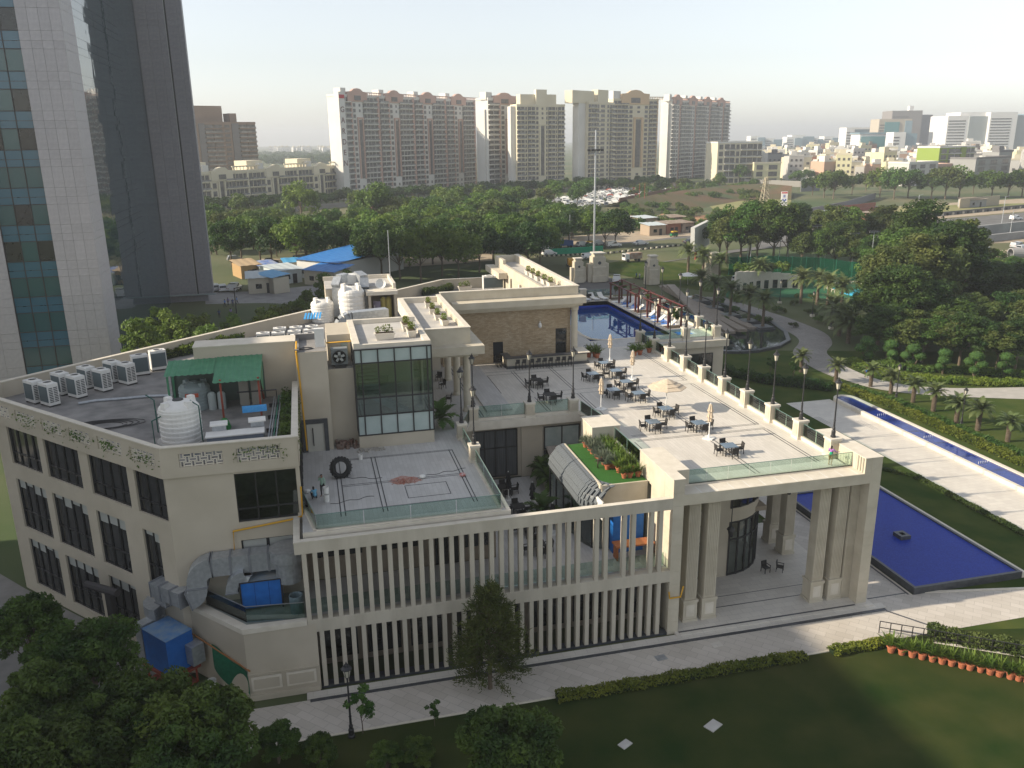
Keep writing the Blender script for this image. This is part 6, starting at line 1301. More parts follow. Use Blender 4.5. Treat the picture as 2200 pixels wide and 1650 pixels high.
for i, (a, b, nm) in enumerate((((-15, 81.6), (-9, 87), 'behind the white condensers row'), ((2.5, 100.5), (8.5, 104.6), 'by the far left parapet'), ((14.5, 108.8), (19, 112), 'in front of the far lattice parapet'), ((-12.5, 83.5), (-7, 88.8), 'along the rear parapet near the cluster'))): hedge('roof_shrubs', [a, b], .8, .9, 160, .13, YG if i % 2 else OL, 'roof shrubs '+nm, zb=15.2)
for i, s_ in enumerate((1.8, 5.6, 9.2, 12.6, 16.2)):
    c0 = po+FD*s_+n3*.12; rg = np.random.default_rng(i); n = 70; lat = rg.normal(size=n)*.8; pts = np.column_stack([c0.x+FD.x*lat, c0.y+FD.y*lat, 15.9-np.abs(rg.normal(size=n))*.45-abs(lat)*0]); 
    o = mko('creeper', leafmesh('creeper', leafquads(pts, .10, rg, None, .2), MG), None); tag(o, 'creeper trailing over the lattice parapet panel, %s from the corner' % on[i], 'creeper', 'creepers on the parapet')
    pts = None
rg = np.random.default_rng(9); n = 110; xx = rg.uniform(-5.6, -2.2, n); o = mko('creeper', leafmesh('creeper', leafquads(np.column_stack([xx, np.full(n, 53.15), 16.15-np.abs(rg.normal(size=n))*.35-np.where(np.abs(xx+3.9) > 1.4, .35, 0)]), .09, rg), MG), None); tag(o, 'creeper arching over the lattice panel nearest the terrace', 'creeper', 'creepers on the parapet')
rg = np.random.default_rng(10); n = 260; o = mko('creeper', leafmesh('creeper', leafquads(np.column_stack([np.full(n, -1.42)+rg.normal(size=n)*.06, rg.uniform(54, 65.5, n), 16.3-np.abs(rg.normal(size=n))*.8]), .09, rg), OL), None); tag(o, 'creeper hanging down the side parapet above the dark glazing', 'creeper', 'creepers on the parapet')
# topiary
def topiary(lobes):
    o = thing('topiary', 'x', 'topiary'); mb = M()
    for k, (x, y, z, r_) in enumerate(lobes):
        mb.tube([(0, 0, 0), (x*.5, y*.5, z*.5), (x, y, z)], .09, 6, .05)
    V = np.concatenate([leafblob(int(380*r_*r_), r_, r_, r_*.75, (x, y, z), .14, 5+k, .4) for k, (x, y, z, r_) in enumerate(lobes)]); part('stems', mb, BARK, o)
    for k, (x, y, z, r_) in enumerate(lobes): part('clipped_ball', M().ball((x, y, z), r_*.86, r_*.86, r_*.62, 14, 8), mat('clipped core', (.025, .065, .012), (.04, .09, .02), 6, .9, .5, 12), o)
    mko('foliage', leafmesh('foliage', V, MG), None, o); return o
TPS = [topiary([(0, 0, 3.3, 1.15), (-.9, .2, 2.3, .95), (1.0, -.1, 2.2, .9), (.1, -.5, 1.3, .85)]), topiary([(0, 0, 3.0, 1.0), (.8, 0, 2.2, .9), (-.8, .1, 1.9, .8), (0, -.4, 1.1, .8)])]
for i, (x, y) in enumerate(((1130, 1190), (1290, 1210), (1440, 1240), (1650, 1270), (1860, 1290), (2065, 1290))): place(TPS[i % 2], P(*C4(x, y), 0), i*1.3, rnd.uniform(.95, 1.15), 'cloud pruned topiary, %s from the left in front of the tall hedge trees' % on[i], 'topiary trees')
# garden trees behind the rear parapet
for i, (u, v, z, nm) in enumerate(((300, 705, 13, 'at the tower pier foot'), (345, 680, 13, 'tallest in front of the tower glass'), (380, 700, 12, 'right of the tallest one by the tower'), (425, 690, 12, 'at the tower corner'), (450, 712, 12, 'in front of the tower yard, left'), (500, 700, 10, 'in front of the tower yard, right'), (570, 680, 10, 'left of the rear roof tanks'), (600, 665, 10, 'second left of the rear roof tanks'), (640, 650, 10, 'third, close to the rear roof tanks'), (660, 630, 9, 'behind the rear roof tanks'), (700, 600, 8, 'right behind the tanks, dark'), (745, 590, 8, 'below the blue shed roof'))):
    q = P(u, v, z); zg = gz(q.x, q.y); place(GARD[i % 2], (q.x, q.y, z+1.2-12), rnd.uniform(0, 6), rnd.uniform(.85, 1.0), 'leafy light green garden tree '+nm, 'garden trees behind the clubhouse')
# roadside trees and woods behind
for i, (u, v) in enumerate(sorted(((498, 572), (585, 572), (640, 575), (520, 566), (700, 572), (745, 566), (800, 570), (560, 560), (660, 560)))): put(MIDT, u, v, 1.12, 'large roadside tree behind the blue roofed sheds, '+ORD[i]+' from the left', 'roadside trees, left')
for i, (u, v) in enumerate(sorted(((820, 592), (860, 600), (905, 604), (950, 590), (985, 600), (1030, 585), (880, 575), (930, 568), (1000, 566), (1060, 570), (1090, 560), (835, 560), (1135, 585), (1160, 570)))): put(MIDT, u, v, 1.1, 'dense tree directly behind the clubhouse rear roof, '+ORD[i]+' from the left', 'trees behind the clubhouse')
for i, (u, v) in enumerate(sorted(((1195, 535), (1222, 528), (1160, 533), (1300, 532), (1322, 530), (1265, 528), (1130, 545), (1100, 540)))): put(MIDT, u, v, 1.0, 'roadside tree on the near edge of the main road, '+ORD[i]+' from the left', 'roadside trees, centre')
rw = random.Random(5)
for i in range(150):
    u = rw.uniform(770, 1250); v = rw.uniform(448, 548); 
    if u > 1120 and v < 470: continue
    if v > 520 and u > 1100: continue
    put(FAR, u, v, rw.uniform(.75, 1.25), 'tree in the green wood between the road and the apartment towers', 'trees in the wood')
for i in range(46):
    u = rw.uniform(440, 800); v = rw.uniform(505, 552); put(FAR, u, v, rw.uniform(.85, 1.2), 'tree in the left part of the green wood', 'trees in the left wood')
for i in range(120):
    u = rw.uniform(435, 830); v = rw.uniform(455, 512); put(BUSH+[FAR[3]] if i % 9 == 0 else BUSH, u, v, rw.uniform(.9, 1.7), 'light green bush on the scrub field before the long apartment block', 'bushes on the scrub field')
for i in range(50):                                         # dark belt along the apartment wall
    u = 432+i*12.3; v = 462-(u-432)*.062+rw.uniform(-3, 3); put([FAR[1]], u, v, rw.uniform(.75, 1.0), 'dark tree in the belt along the apartment compound wall', 'dark tree belt')
for i in range(36):
    u = 1040+i*11.5; v = 419-(u-1040)*.04+rw.uniform(-3, 4); put([FAR[1], FAR[0]], u, v, rw.uniform(.7, 1.0), 'dark tree at the foot of the right apartment towers', 'tree belt, right')
for i, (u, v, s_) in enumerate(sorted(((1190, 440, 1.2), (1170, 448, 1.1), (1250, 432, 1.3), (1240, 445, 1.1), (1130, 445, 1), (1420, 420, 1.1), (1465, 412, 1), (1545, 408, 1), (1590, 392, 1.4), (1610, 388, 1.2)))): put(FAR, u, v, s_, 'tree standing alone near the car yard and compound walls, '+ORD[i]+' from the left', 'trees near the car yard')
# right: trees behind the net, big mass, hedge trees
for i, (u, v, s_) in enumerate(sorted(((1560, 565, .95), (1590, 568, 1.0), (1625, 570, 1.05), (1660, 572, 1.1), (1690, 570, .95), (1720, 580, .8), (1755, 584, .8), (1790, 588, .85), (1825, 592, .8), (1860, 600, .8), (1545, 560, .9), (1610, 558, 1.0)))): put(TALL, u, v, s_*.95, 'tall leafy tree behind the green sports net, '+ORD[i]+' from the left', 'trees behind the net', ws=1.1)
for i, (u, v, s_) in enumerate(sorted(((1905, 655, 1.0), (1950, 665, 1.15), (2000, 672, 1.25), (1985, 700, 1.1), (1935, 705, 1.1), (1900, 720, .95), (2030, 690, 1.15), (2045, 650, 1.2), (1960, 640, 1.2), (1885, 745, .85), (1930, 750, .9)))): put(TALL, u, v, s_, 'tall tree of the big clump beyond the driveway bend, '+ORD[i]+' from the left', 'big tree clump', ws=1.15)
for i, (u, v, s_) in enumerate(sorted(((2080, 745, .62), (2110, 730, .5), (2150, 740, .55), (2190, 745, .6), (2100, 790, .5), (2140, 795, .5), (2180, 795, .5), (2060, 785, .5), (2020, 780, .5), (1980, 778, .5), (1945, 775, .5), (1905, 770, .5), (2215, 790, .55), (2120, 690, .6), (2170, 680, .6), (2215, 690, .7), (2090, 650, .55), (2150, 640, .5), (2200, 640, .55), (2120, 610, .4), (2180, 600, .4), (1875, 760, .45), (1990, 745, .7), (2040, 760, .6)))): put(TALL, u, v, s_, 'bushy tree in the thick green bank at the right edge, '+ORD[i]+' from the left', 'green bank trees', ws=1.5)
for i, (u, v, s_) in enumerate(sorted(((1720, 500, .62), (1712, 498, .5), (1780, 545, .8), (1805, 548, .8), (1870, 545, .7), (1900, 548, .8)))): put(TALL, u, v, s_, 'round tree beside the highway verge, '+ORD[i]+' from the left', 'highway verge trees', ws=1.4)
for i, (u, v, s_) in enumerate(sorted(((1745, 420, 1.3), (1770, 425, 1.5), (1790, 428, 1.7), (1830, 418, 1.2), (1860, 412, 1.2), (1890, 425, 1.7), (1920, 428, 1.8), (1950, 425, 1.6), (2000, 428, 1.7), (2030, 428, 1.9), (2060, 425, 1.6), (2090, 418, 1.2), (2130, 425, 1.7), (2165, 425, 1.7), (2195, 423, 1.7), (1710, 398, 1.1), (1735, 392, 1.1), (1765, 380, 1.1), (1780, 378, 1.2), (2215, 420, 1.6)))): put(FAR, u, v, s_, 'large tree in front of the crowded town, '+ORD[i]+' from the left', 'trees before the town')
for i in range(70):
    u = rw.uniform(1240, 1540); v = rw.uniform(452, 500); put(BUSH, u, v, rw.uniform(.9, 1.8), 'bush on the rough ground beside the earth bank', 'bushes on rough ground')
for i in range(60):
    u = rw.uniform(1350, 1640); v = rw.uniform(405, 440) - (u-1350)*.03; put(BUSH, u, v, rw.uniform(1.2, 2.4), 'bush on the top of the earth bank', 'bushes on the bank')
for i in range(60):
    u = rw.uniform(2060, 2200); v = rw.uniform(555, 700); put(BUSH, u, v, rw.uniform(.9, 1.7), 'bush in the overgrown plot at the right edge', 'bushes at right edge')
for i in range(26):
    u = rw.uniform(1520, 1760); v = rw.uniform(620, 690)+(u-1520)*.1; put(BUSH, u, v, rw.uniform(.4, .7), 'small shrub on the pavilion lawn', 'lawn shrubs')
for i, (x, y) in enumerate(((46.2, 98.7), (45.6, 98.7), (46.6, 109.3), (45.6, 119.8), (46.6, 119.8))): place(SAP, (x, y, 11.1), i, .62, 'slender shrub in the pergola planter, %s from the near end' % on[i], 'pergola shrubs')
for i, (x, y) in enumerate(((41.5, 106), (43, 104), (52, 100), (54, 97))): place(SAP, (x+14, y+8, 0), i, .8, 'thin sapling on the lawn below the terrace, %s' % ('left', 'second', 'third', 'right')[i], 'lawn saplings')
# ================================================================== STREETS AND NEIGHBOURHOOD
def GP(*ps): return [G(*p) for p in ps]
strip('road', GP((1060, 610), (1190, 600), (1330, 580), (1450, 560), (1560, 545), (1700, 528), (1900, 512), (2260, 480)), GP((1060, 540), (1180, 532), (1330, 522), (1470, 508), (1580, 500), (1720, 496), (1900, 482), (2260, 452)), .05, ASPH)
strip('road', GP((1185, 600), (1210, 640), (1260, 660)), GP((1300, 590), (1345, 620), (1360, 650)), .06, ASPH)
strip('dirt_verge', GP((560, 585), (720, 578), (900, 572), (1060, 560)), GP((560, 556), (720, 556), (900, 552), (1060, 538)), .04, DUST)
strip('dirt_verge', GP((1160, 532), (1330, 522), (1480, 507), (1600, 500)), GP((1160, 512), (1330, 500), (1490, 488), (1600, 484)), .045, DUST)
strip('dirt_verge', GP((1640, 500), (1760, 494), (1900, 480), (2230, 452)), GP((1640, 470), (1760, 460), (1900, 445), (2230, 425)), .035, DUST)
strip('grass_field', GP((1560, 470), (1700, 468)), GP((1500, 425), (1700, 420)), .05, mat('pale field grass', (.19, .20, .07), (.27, .25, .11), .04, .95, detail=8))
strip('grass_field', GP((1830, 470), (2000, 458), (2230, 445)), GP((1850, 448), (2000, 442), (2230, 436)), .06, MATS['pale field grass'])
strip('yard', GP((445, 720), (560, 712), (640, 700)), GP((440, 628), (560, 625), (700, 610)), .05, mat('grey yard paving', (.26, .25, .24), (.33, .315, .30), .6, .9))
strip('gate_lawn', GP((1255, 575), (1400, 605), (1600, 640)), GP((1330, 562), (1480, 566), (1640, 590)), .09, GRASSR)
strip('sports_lawn', GP((1560, 640), (1700, 640), (1900, 650)), GP((1560, 605), (1720, 600), (1900, 612)), .1, mat('court turf', (.02, .10, .05), (.03, .13, .06), .4, .9))
strip('dirt_verge', GP((2060, 560), (2260, 545)), GP((2060, 520), (2260, 510)), .06, DUST)
# pond with curved end beside the driveway, stepped dark cascade
pnd = [P(*C4(x, y), .3) for x, y in ((120, 1115), (280, 1118), (400, 1110), (540, 1080), (610, 1040), (590, 985), (500, 920), (330, 850), (0, 740), (-60, 720), (-100, 760), (0, 815), (120, 900))]
po2 = thing('long_pond', 'long still pond with rounded near end and dark stone rim beside the driveway', 'pond', (75, 130, 0)); pm = M(); pm.v = [(p.x, p.y, .35) for p in pnd]; pm.f = [tuple(range(len(pnd)))[::-1]]
STILL = mat('still pond water', (.02, .028, .03), (.03, .038, .04), 1, .03, .03, 3, spec=.8); part('water', pm, STILL, po2); rm = M()
for i in range(len(pnd)): a, b = pnd[i], pnd[(i+1) % len(pnd)]; rm.bar((a.x, a.y, .22), (b.x, b.y, .22), .7, .45)
part('rim', rm, DSTONE, po2); cs = M()
for i in range(4):
    a = P(1410+i*10, 615+i*4, .5); b = P(1620-i*9, 706+i*9, .5); part('cascade_step', M().bar((a.x, a.y, .5+.5*i), (b.x-1.5*i, b.y, .5+.5*i), 1.8, .5), mat('brown cascade stone', (.20, .165, .13), (.27, .23, .19), 2, .6), po2)
# ---------------- vehicles
def carmesh(kind):
    L_, W_, H_ = {'hatch': (3.9, 1.7, 1.5), 'sedan': (4.3, 1.72, 1.48), 'suv': (4.5, 1.82, 1.75), 'van': (4.2, 1.7, 1.95)}[kind]
    hb = H_*.55; prof = {'hatch': [(-L_/2, .35), (-L_/2, hb), (-L_/2+.15, hb+.05), (-L_/2+.45, H_-.03), (.35, H_), (1.15, hb+.08), (L_/2-.1, hb-.12), (L_/2, .5), (L_/2, .35)], 'sedan': [(-L_/2, .35), (-L_/2, hb), (-1.35, hb+.06), (-.8, H_-.02), (.35, H_), (1.15, hb+.06), (L_/2-.1, hb-.12), (L_/2, .5), (L_/2, .35)],
        'suv': [(-L_/2, .4), (-L_/2, hb), (-L_/2+.12, H_-.05), (.5, H_), (1.15, hb+.1), (L_/2-.1, hb-.02), (L_/2, .6), (L_/2, .4)], 'van': [(-L_/2, .4), (-L_/2, hb), (-L_/2+.08, H_-.05), (1.0, H_), (1.7, hb), (L_/2, hb-.2), (L_/2, .4)]}[kind]
    mb = M(); n = len(prof)
    for s_, k in ((-1, 1), (-1, .86), (1, .86), (1, 1)): pass
    for y, f_ in ((-W_/2, 1), (W_/2, 1)): mb.v += [(x, y*(1 if z < hb+.1 else .84), z) for x, z in prof]
    mb.f = [tuple(range(n)), tuple(range(2*n-1, n-1, -1))]+[(i, i+n, (i+1) % n+n, (i+1) % n) for i in range(n)]
    g = M(); up_ = [p for p in prof if p[1] > hb+.02]; x0, x1 = prof[2][0]+.25, (1.0 if kind != 'van' else 1.45)
    for s_ in (-1, 1): g.quad((x0, s_*(W_/2*.93+.01), hb+.1), (x1-.08, s_*(W_/2*.93+.01), hb+.1), (x1-.7, s_*(W_/2*.845+.012), H_-.1), (x0+.35, s_*(W_/2*.845+.012), H_-.1))
    a, b = (.4, H_-.06), (1.14 if kind != 'van' else 1.68, hb+.1); g.quad((a[0]+.03, -W_*.38, a[1]), (a[0]+.03, W_*.38, a[1]), (b[0]+.03, W_*.42, b[1]), (b[0]+.03, -W_*.42, b[1]))
    c = prof[2], prof[3]; g.quad((c[1][0]-.02, -W_*.37, c[1][1]-.06), (c[0][0]-.02, -W_*.4, c[0][1]+.06), (c[0][0]-.02, W_*.4, c[0][1]+.06), (c[1][0]-.02, W_*.37, c[1][1]-.06))
    return mb, g, L_, W_
def car(kind, col, cname):
    o = thing('car', 'x', 'car'); mb, g, L_, W_ = carmesh(kind); part('body', mb, mat('car paint '+cname, col, None, rough=.3, coat=.6), o); part('windows', g, WIN, o)
    for sx_ in (-1, 1):
        for sy_ in (-1, 1):
            wl_ = part('wheel', M().cyl((0, 0, -.1), .32, .2, 14).xf(Matrix.Translation((sx_*L_*.31, sy_*(W_/2-.06), .32)) @ Matrix.Rotation(R(90), 4, 'X')), mat('tyre black', (.02, .02, .02), None), o)
            part('rim', M().cyl((0, 0, -.11), .18, .22, 10).xf(Matrix.Translation((sx_*L_*.31, sy_*(W_/2-.06), .32)) @ Matrix.Rotation(R(90), 4, 'X')), GALV, wl_)
        part('headlight', M().box(L_/2-.06, L_/2+.01, sx_*.65-.18, sx_*.65+.18, .62, .76), WHITEM, o); part('tail_light', M().box(-L_/2-.01, -L_/2+.05, sx_*.68-.13, sx_*.68+.13, .7, .85), RED, o)
    return o
CW = (.72, .72, .71); CARS = {('hatch', 'white'): car('hatch', CW, 'white'), ('sedan', 'white'): car('sedan', CW, 'white'), ('suv', 'white'): car('suv', CW, 'white'), ('hatch', 'silver'): car('hatch', (.42, .44, .46), 'silver'), ('suv', 'silver'): car('suv', (.42, .44, .46), 'silver'), ('sedan', 'dark'): car('sedan', (.03, .035, .045), 'dark'), ('van', 'white'): car('van', CW, 'white')}
RDIR = math.atan2(*(lambda a, b: (b.y-a.y, b.x-a.x))(G(1250, 560), G(1450, 545)))
vl = [('hatch', 'white', 1265, 556, 0, 'white hatchback driving on the near lane of the main road'), ('suv', 'white', 1325, 606, 60, 'white car arriving at the gate drive'), ('sedan', 'white', 1376, 527, 0, 'white car on the far lane, by the roadside shacks'), ('suv', 'white', 1318, 531, 0, 'white car parked under the right of two roadside trees'), ('hatch', 'white', 1287, 527, 0, 'white car parked under the roadside trees, middle'), ('sedan', 'white', 1174, 536, 0, 'pale car at the left of the roadside trees'), ('suv', 'dark', 1483, 524, 0, 'dark car on the far lane behind the big billboard'), ('hatch', 'white', 1252, 530, 5, 'white car parked behind the tall light pole'), ('hatch', 'white', 1180, 549, 0, 'white car at the left end of the green barrier'), ('sedan', 'silver', 645, 560, 5, 'silver sedan parked on the dusty verge behind the blue roof'), ('sedan', 'dark', 580, 567, 5, 'dark car on the dusty verge left of the blue roof'), ('sedan', 'silver', 505, 561, 5, 'pale sedan beneath the left roadside trees'), ('hatch', 'white', 478, 626, 95, 'white car parked rear on beside the tower corner'), ('suv', 'white', 505, 625, 70, 'white car parked at the end of the tower yard'), ('hatch', 'white', 462, 625, 95, 'white car half hidden by the tower corner'), ('suv', 'white', 2182, 473, 0, 'white car at the right end of the highway'), ('suv', 'silver', 1983, 486, 0, 'silver car in the middle of the highway'), ('hatch', 'white', 1842, 508, 0, 'white car just behind the net trees on the highway'), ('hatch', 'silver', 1735, 505, 0, 'silver car on the highway left of the blue sign'), ('hatch', 'white', 1740, 487, 0, 'white hatchback on the highway verge by the round tree'), ('van', 'white', 1752, 474, 80, 'white van parked facing the highway shacks'), ('van', 'white', 1840, 478, 60, 'white van left of the shack with blue sheet'), ('van', 'white', 1850, 476, 60, 'second white van beside the shack'), ('suv', 'dark', 1885, 451, 0, 'dark car on the pale field beyond the highway'), ('suv', 'white', 2105, 540, 10, 'white jeep near the sheds at the right edge'), ('van', 'white', 2115, 546, 10, 'white van below the jeep at the right edge'), ('suv', 'silver', 2186, 533, 5, 'silver car on the dirt lot at the right edge'), ('hatch', 'silver', 2196, 538, 5, 'pale car half cut by the right edge'), ('hatch', 'white', 1585, 605, 30, 'white golf cart like vehicle beside the garden pavilion')]
for kd, cn, u, v, da, lb in vl:
    key = (kd, cn) if (kd, cn) in CARS else ('hatch', 'white') if cn == 'white' else ('hatch', 'silver') if cn == 'silver' else ('sedan', 'dark')
    p = G(u, v); p.z += .07; place(CARS[key], p, RDIR+R(da), 1.0, lb, 'cars on the streets')
# crowded car yard
cmb = {}
for cn, c in (('white', (.72, .72, .71)), ('red', (.36, .08, .05)), ('grey', (.3, .31, .33))):
    mb, g, _, _ = carmesh('hatch'); me = mb.mesh('parked_car'); k0 = len(me.polygons); mb2 = M(); mb2.v = mb.v+g.v; mb2.f = mb.f+[tuple(i+len(mb.v) for i in f) for f in g.f]
    me = mb2.mesh('parked_car'); me.materials.append(mat('car paint '+cn, c, None, rough=.3, coat=.6)); me.materials.append(WIN)
    for i, p in enumerate(me.polygons): p.material_index = 1 if i >= len(mb.f) else 0
    cmb[cn] = me
rc = random.Random(9); A, B, Cc, D_ = G(1140, 440), G(1250, 455), G(1460, 408), G(1350, 402)
for i in range(22):
    for j in range(9):
        s_, t_ = (i+.5)/22, (j+.5)/9; p = A.lerp(D_, s_).lerp(B.lerp(Cc, s_), t_)
        if rc.random() < .06: continue
        cn = 'white' if rc.random() < .8 else rc.choice(('red', 'grey', 'grey')); o = mko('parked_car', cmb[cn], None); o.location = p+Vector((rc.uniform(-.8, .8), rc.uniform(-1, 1), .05)); o.rotation_euler[2] = R(rc.choice((60, 70, 65, 150)))+rc.uniform(-.1, .1)
        o.scale = (1.15, 1.15, 1.15); tag(o, '%s car packed in the crowded vehicle yard below the apartment towers' % cn, 'car', '%s cars in the vehicle yard' % cn)
# trucks, rickshaws
def truck(u, v, rz, cab, bed, lb, cat='truck'):
    p = G(u, v); o = thing('truck', lb, cat, p+Vector((0, 0, .05)), rz); part('cab', M().box(1.2, 2.6, -.95, .95, .5, 2.2), cab, o) if False else None
    for nm, b_, m_ in (('cab', (1.2, 2.5, -.9, .9, .5, 2.1), cab), ('cargo_bed', (-2.4, 1.15, -1, 1, .75, 2.3), bed), ('windscreen', (2.5, 2.54, -.75, .75, 1.25, 1.95), WIN)):
        mko(nm, M().box(*b_).mesh(nm), m_, o)
    for x in (-1.5, 1.7):
        for y in (-.85, .85): mko('wheel', M().cyl((0, 0, -.12), .4, .24, 12).xf(Matrix.Translation((x, y, .4)) @ Matrix.Rotation(R(90), 4, 'X')).mesh('wheel'), MATS['tyre black'], o)
    return o
CWH = MATS['car paint white']
truck(1228, 575, RDIR+R(75), CWH, mat('orange truck bed', (.5, .27, .04), None), 'small truck with orange bed left of the gate pillars'); truck(1212, 533, RDIR, mat('blue truck', (.05, .1, .25), None), mat('blue truck', (.05, .1, .25), None), 'blue truck parked behind the roadside trees'); truck(1358, 562, RDIR+R(180), CWH, mat('brown tarpaulin', (.26, .12, .07), (.4, .36, .3), 1, .9), 'white cabbed truck with covered brown load by the gate lawn')
def rickshaw(u, v, lb):
    p = G(u, v); o = thing('auto_rickshaw', lb, 'rickshaw', p+Vector((0, 0, .05)), RDIR+R(180))
    for nm, mb, m_ in (('body', M().box(-1.2, 1.0, -.65, .65, .35, 1.0), mat('rickshaw green', (.02, .16, .06), None)), ('hood', M().prism([(-1.1, -.62), (.6, -.62), (.9, 0), (.6, .62), (-1.1, .62)], 1.45, 1.75), mat('rickshaw yellow', (.55, .36, .03), None)), ('posts', M().box(-1.1, -1.0, -.6, .6, 1, 1.45).box(.7, .75, -.55, .55, 1, 1.45), BLACKM)): mko(nm, mb.mesh(nm), m_, o)
    for x, y in ((-.8, -.6), (-.8, .6), (.95, 0)): mko('wheel', M().cyl((0, 0, -.06), .25, .12, 10).xf(Matrix.Translation((x, y, .25)) @ Matrix.Rotation(R(90), 4, 'X')).mesh('wheel'), MATS['tyre black'], o)
rickshaw(1447, 509, 'green and yellow auto rickshaw in front of the roadside shacks'); rickshaw(1266, 531, 'dark topped auto rickshaw under the roadside trees')
def bike(u, v, lb):
    p = G(u, v); o = thing('motorcycle', lb, 'motorcycle', p+Vector((0, 0, .05)), RDIR)
    for x in (-.65, .65): mko('wheel', M().cyl((0, 0, -.05), .3, .1, 12).xf(Matrix.Translation((x, 0, .3)) @ Matrix.Rotation(R(90), 4, 'X')).mesh('wheel'), MATS['tyre black'], o)
    mko('frame', M().bar((-.6, 0, .5), (.5, 0, .65), .25, .3).tube([(.65, 0, .3), (.45, 0, 1.0)], .04).mesh('frame'), DARKM, o)
    q = mko('person', pa_[0], None); q.location = p+Vector((0, 0, .05)); q.scale = (1, 1, .85); tag(q, 'person riding the '+lb, 'person')
bike(1288, 548, 'motorcycle passing the green barrier on the main road')
# ---------------- road furniture
STRP = tilemat('black and white kerb paint', (.03, .03, .03), (.5, .47, .40), (.3, .29, .26), 1.2, 10, 0, .001, .8, RDIR, vari=.3)
def barrier(ps, h_, m, lb, w_=.3, z=.05, name='kerb_barrier', cat='kerb'):
    pts = GP(*ps); mb = M()
    for a, b in zip(pts[:-1], pts[1:]): mb.bar((a.x, a.y, a.z+z+h_/2), (b.x, b.y, b.z+z+h_/2), w_, h_)
    return solo(name, mb, m, lb, cat, base=tuple(pts[0]))
def blocks(ps, h_, lb, n):
    pts = GP(*ps); o = thing('painted_kerb', lb, 'kerb', tuple(pts[0])); bm_k = M().box(-.5, .5, -.18, .18, 0, h_).mesh('kerb_block')
    for i in range(n):
        t_ = i/n*(len(pts)-1); k_ = int(t_); a = pts[k_].lerp(pts[k_+1], t_-k_); d_ = pts[k_+1]-pts[k_]; q = mko('kerb_block', bm_k, None, o); bm_k.materials.clear() if False else None
        q.location = a-pts[0]+Vector((0, 0, .05)); q.rotation_euler[2] = math.atan2(d_.y, d_.x); L_ = d_.length*(len(pts)-1)/n; q.scale[0] = L_/(len(pts)-1)*.98
        if not bm_k.materials: bm_k.materials.append(None)
        q.material_slots[0].link = 'OBJECT'; q.material_slots[0].material = mat('kerb black', (.03, .03, .03), None) if i % 2 else mat('kerb cream', (.5, .46, .38), None)
blocks(((1150, 553), (1300, 546), (1480, 526)), .45, 'black and cream painted kerb in the middle of the main road', 60)
blocks(((1640, 503), (1760, 494), (1880, 478), (2210, 446)), .9, 'black and cream painted kerb along the far side of the highway', 90)
barrier(((1180, 548), (1295, 541)), 1.6, mat('green net cloth', (.01, .22, .12), (.02, .28, .16), 2, .8), 'green cloth barrier along the road under the trees', name='cloth_barrier', cat='barrier')
barrier(((1700, 474), (1830, 460), (1890, 452)), 1.6, mat('maroon fence', (.2, .06, .045), None), 'dark red fence by the highway shacks', name='site_fence', cat='fence'); barrier(((1735, 465), (1820, 447), (1880, 428)), 3.0, mat('grey boundary wall', (.2, .2, .21), None), 'grey boundary wall climbing behind the red fence', name='boundary_wall', cat='wall'); barrier(((1792, 456), (1880, 446)), 2.2, mat('red brick wall', (.26, .10, .07), None), 'red brick wall on the pale field', name='boundary_wall', cat='wall')
barrier(((1860, 478), (2000, 466), (2210, 446)), 1.4, mat('dark concrete wall', (.11, .11, .11), None), 'low dark wall between the pale field and the highway', name='boundary_wall', cat='wall')
barrier(((2065, 512), (2210, 496)), 3.2, mat('underpass concrete', (.26, .255, .25), (.33, .325, .32), .3, .9), 'pale concrete retaining wall of the underpass at the right', 1.0, name='retaining_wall', cat='wall'); barrier(((2065, 526), (2210, 510)), 2.0, MATS['underpass concrete'], 'lower concrete retaining wall of the underpass', 1.0, name='retaining_wall', cat='wall')
barrier(((2060, 448), (2145, 440)), 4, mat('sand coloured wall', (.42, .36, .27), None), 'sand coloured wall on the far field at the right', name='boundary_wall', cat='wall'); barrier(((1720, 412), (1760, 410)), 4, MATS['grey boundary wall'], 'short grey wall below the town trees', name='boundary_wall', cat='wall')
barrier(((432, 474), (560, 462), (700, 448), (1030, 424)), 2.2, mat('stained compound wall', (.24, .23, .21), None), 'long grey compound wall below the dark tree belt', name='boundary_wall', cat='wall'); barrier(((1395, 408), (1470, 398), (1485, 396)), 2.4, mat('brick and cream wall', (.36, .2, .13), (.42, .36, .28), .2, .9), 'brick wall behind the vehicle yard', name='boundary_wall', cat='wall'); barrier(((1330, 440), (1400, 425), (1460, 412)), 3.0, mat('brown retaining wall', (.17, .085, .05), None), 'brown retaining wall in front of the vehicle yard', name='retaining_wall', cat='wall'); barrier(((1600, 397), (1720, 402)), 3.5, MATS['stained compound wall'], 'stained wall below the cream town houses', name='boundary_wall', cat='wall')
barrier(((740, 512), (890, 505)), 1.6, mat('orange brick wall', (.36, .17, .10), None), 'orange brick wall glimpsed inside the wood', name='boundary_wall', cat='wall')
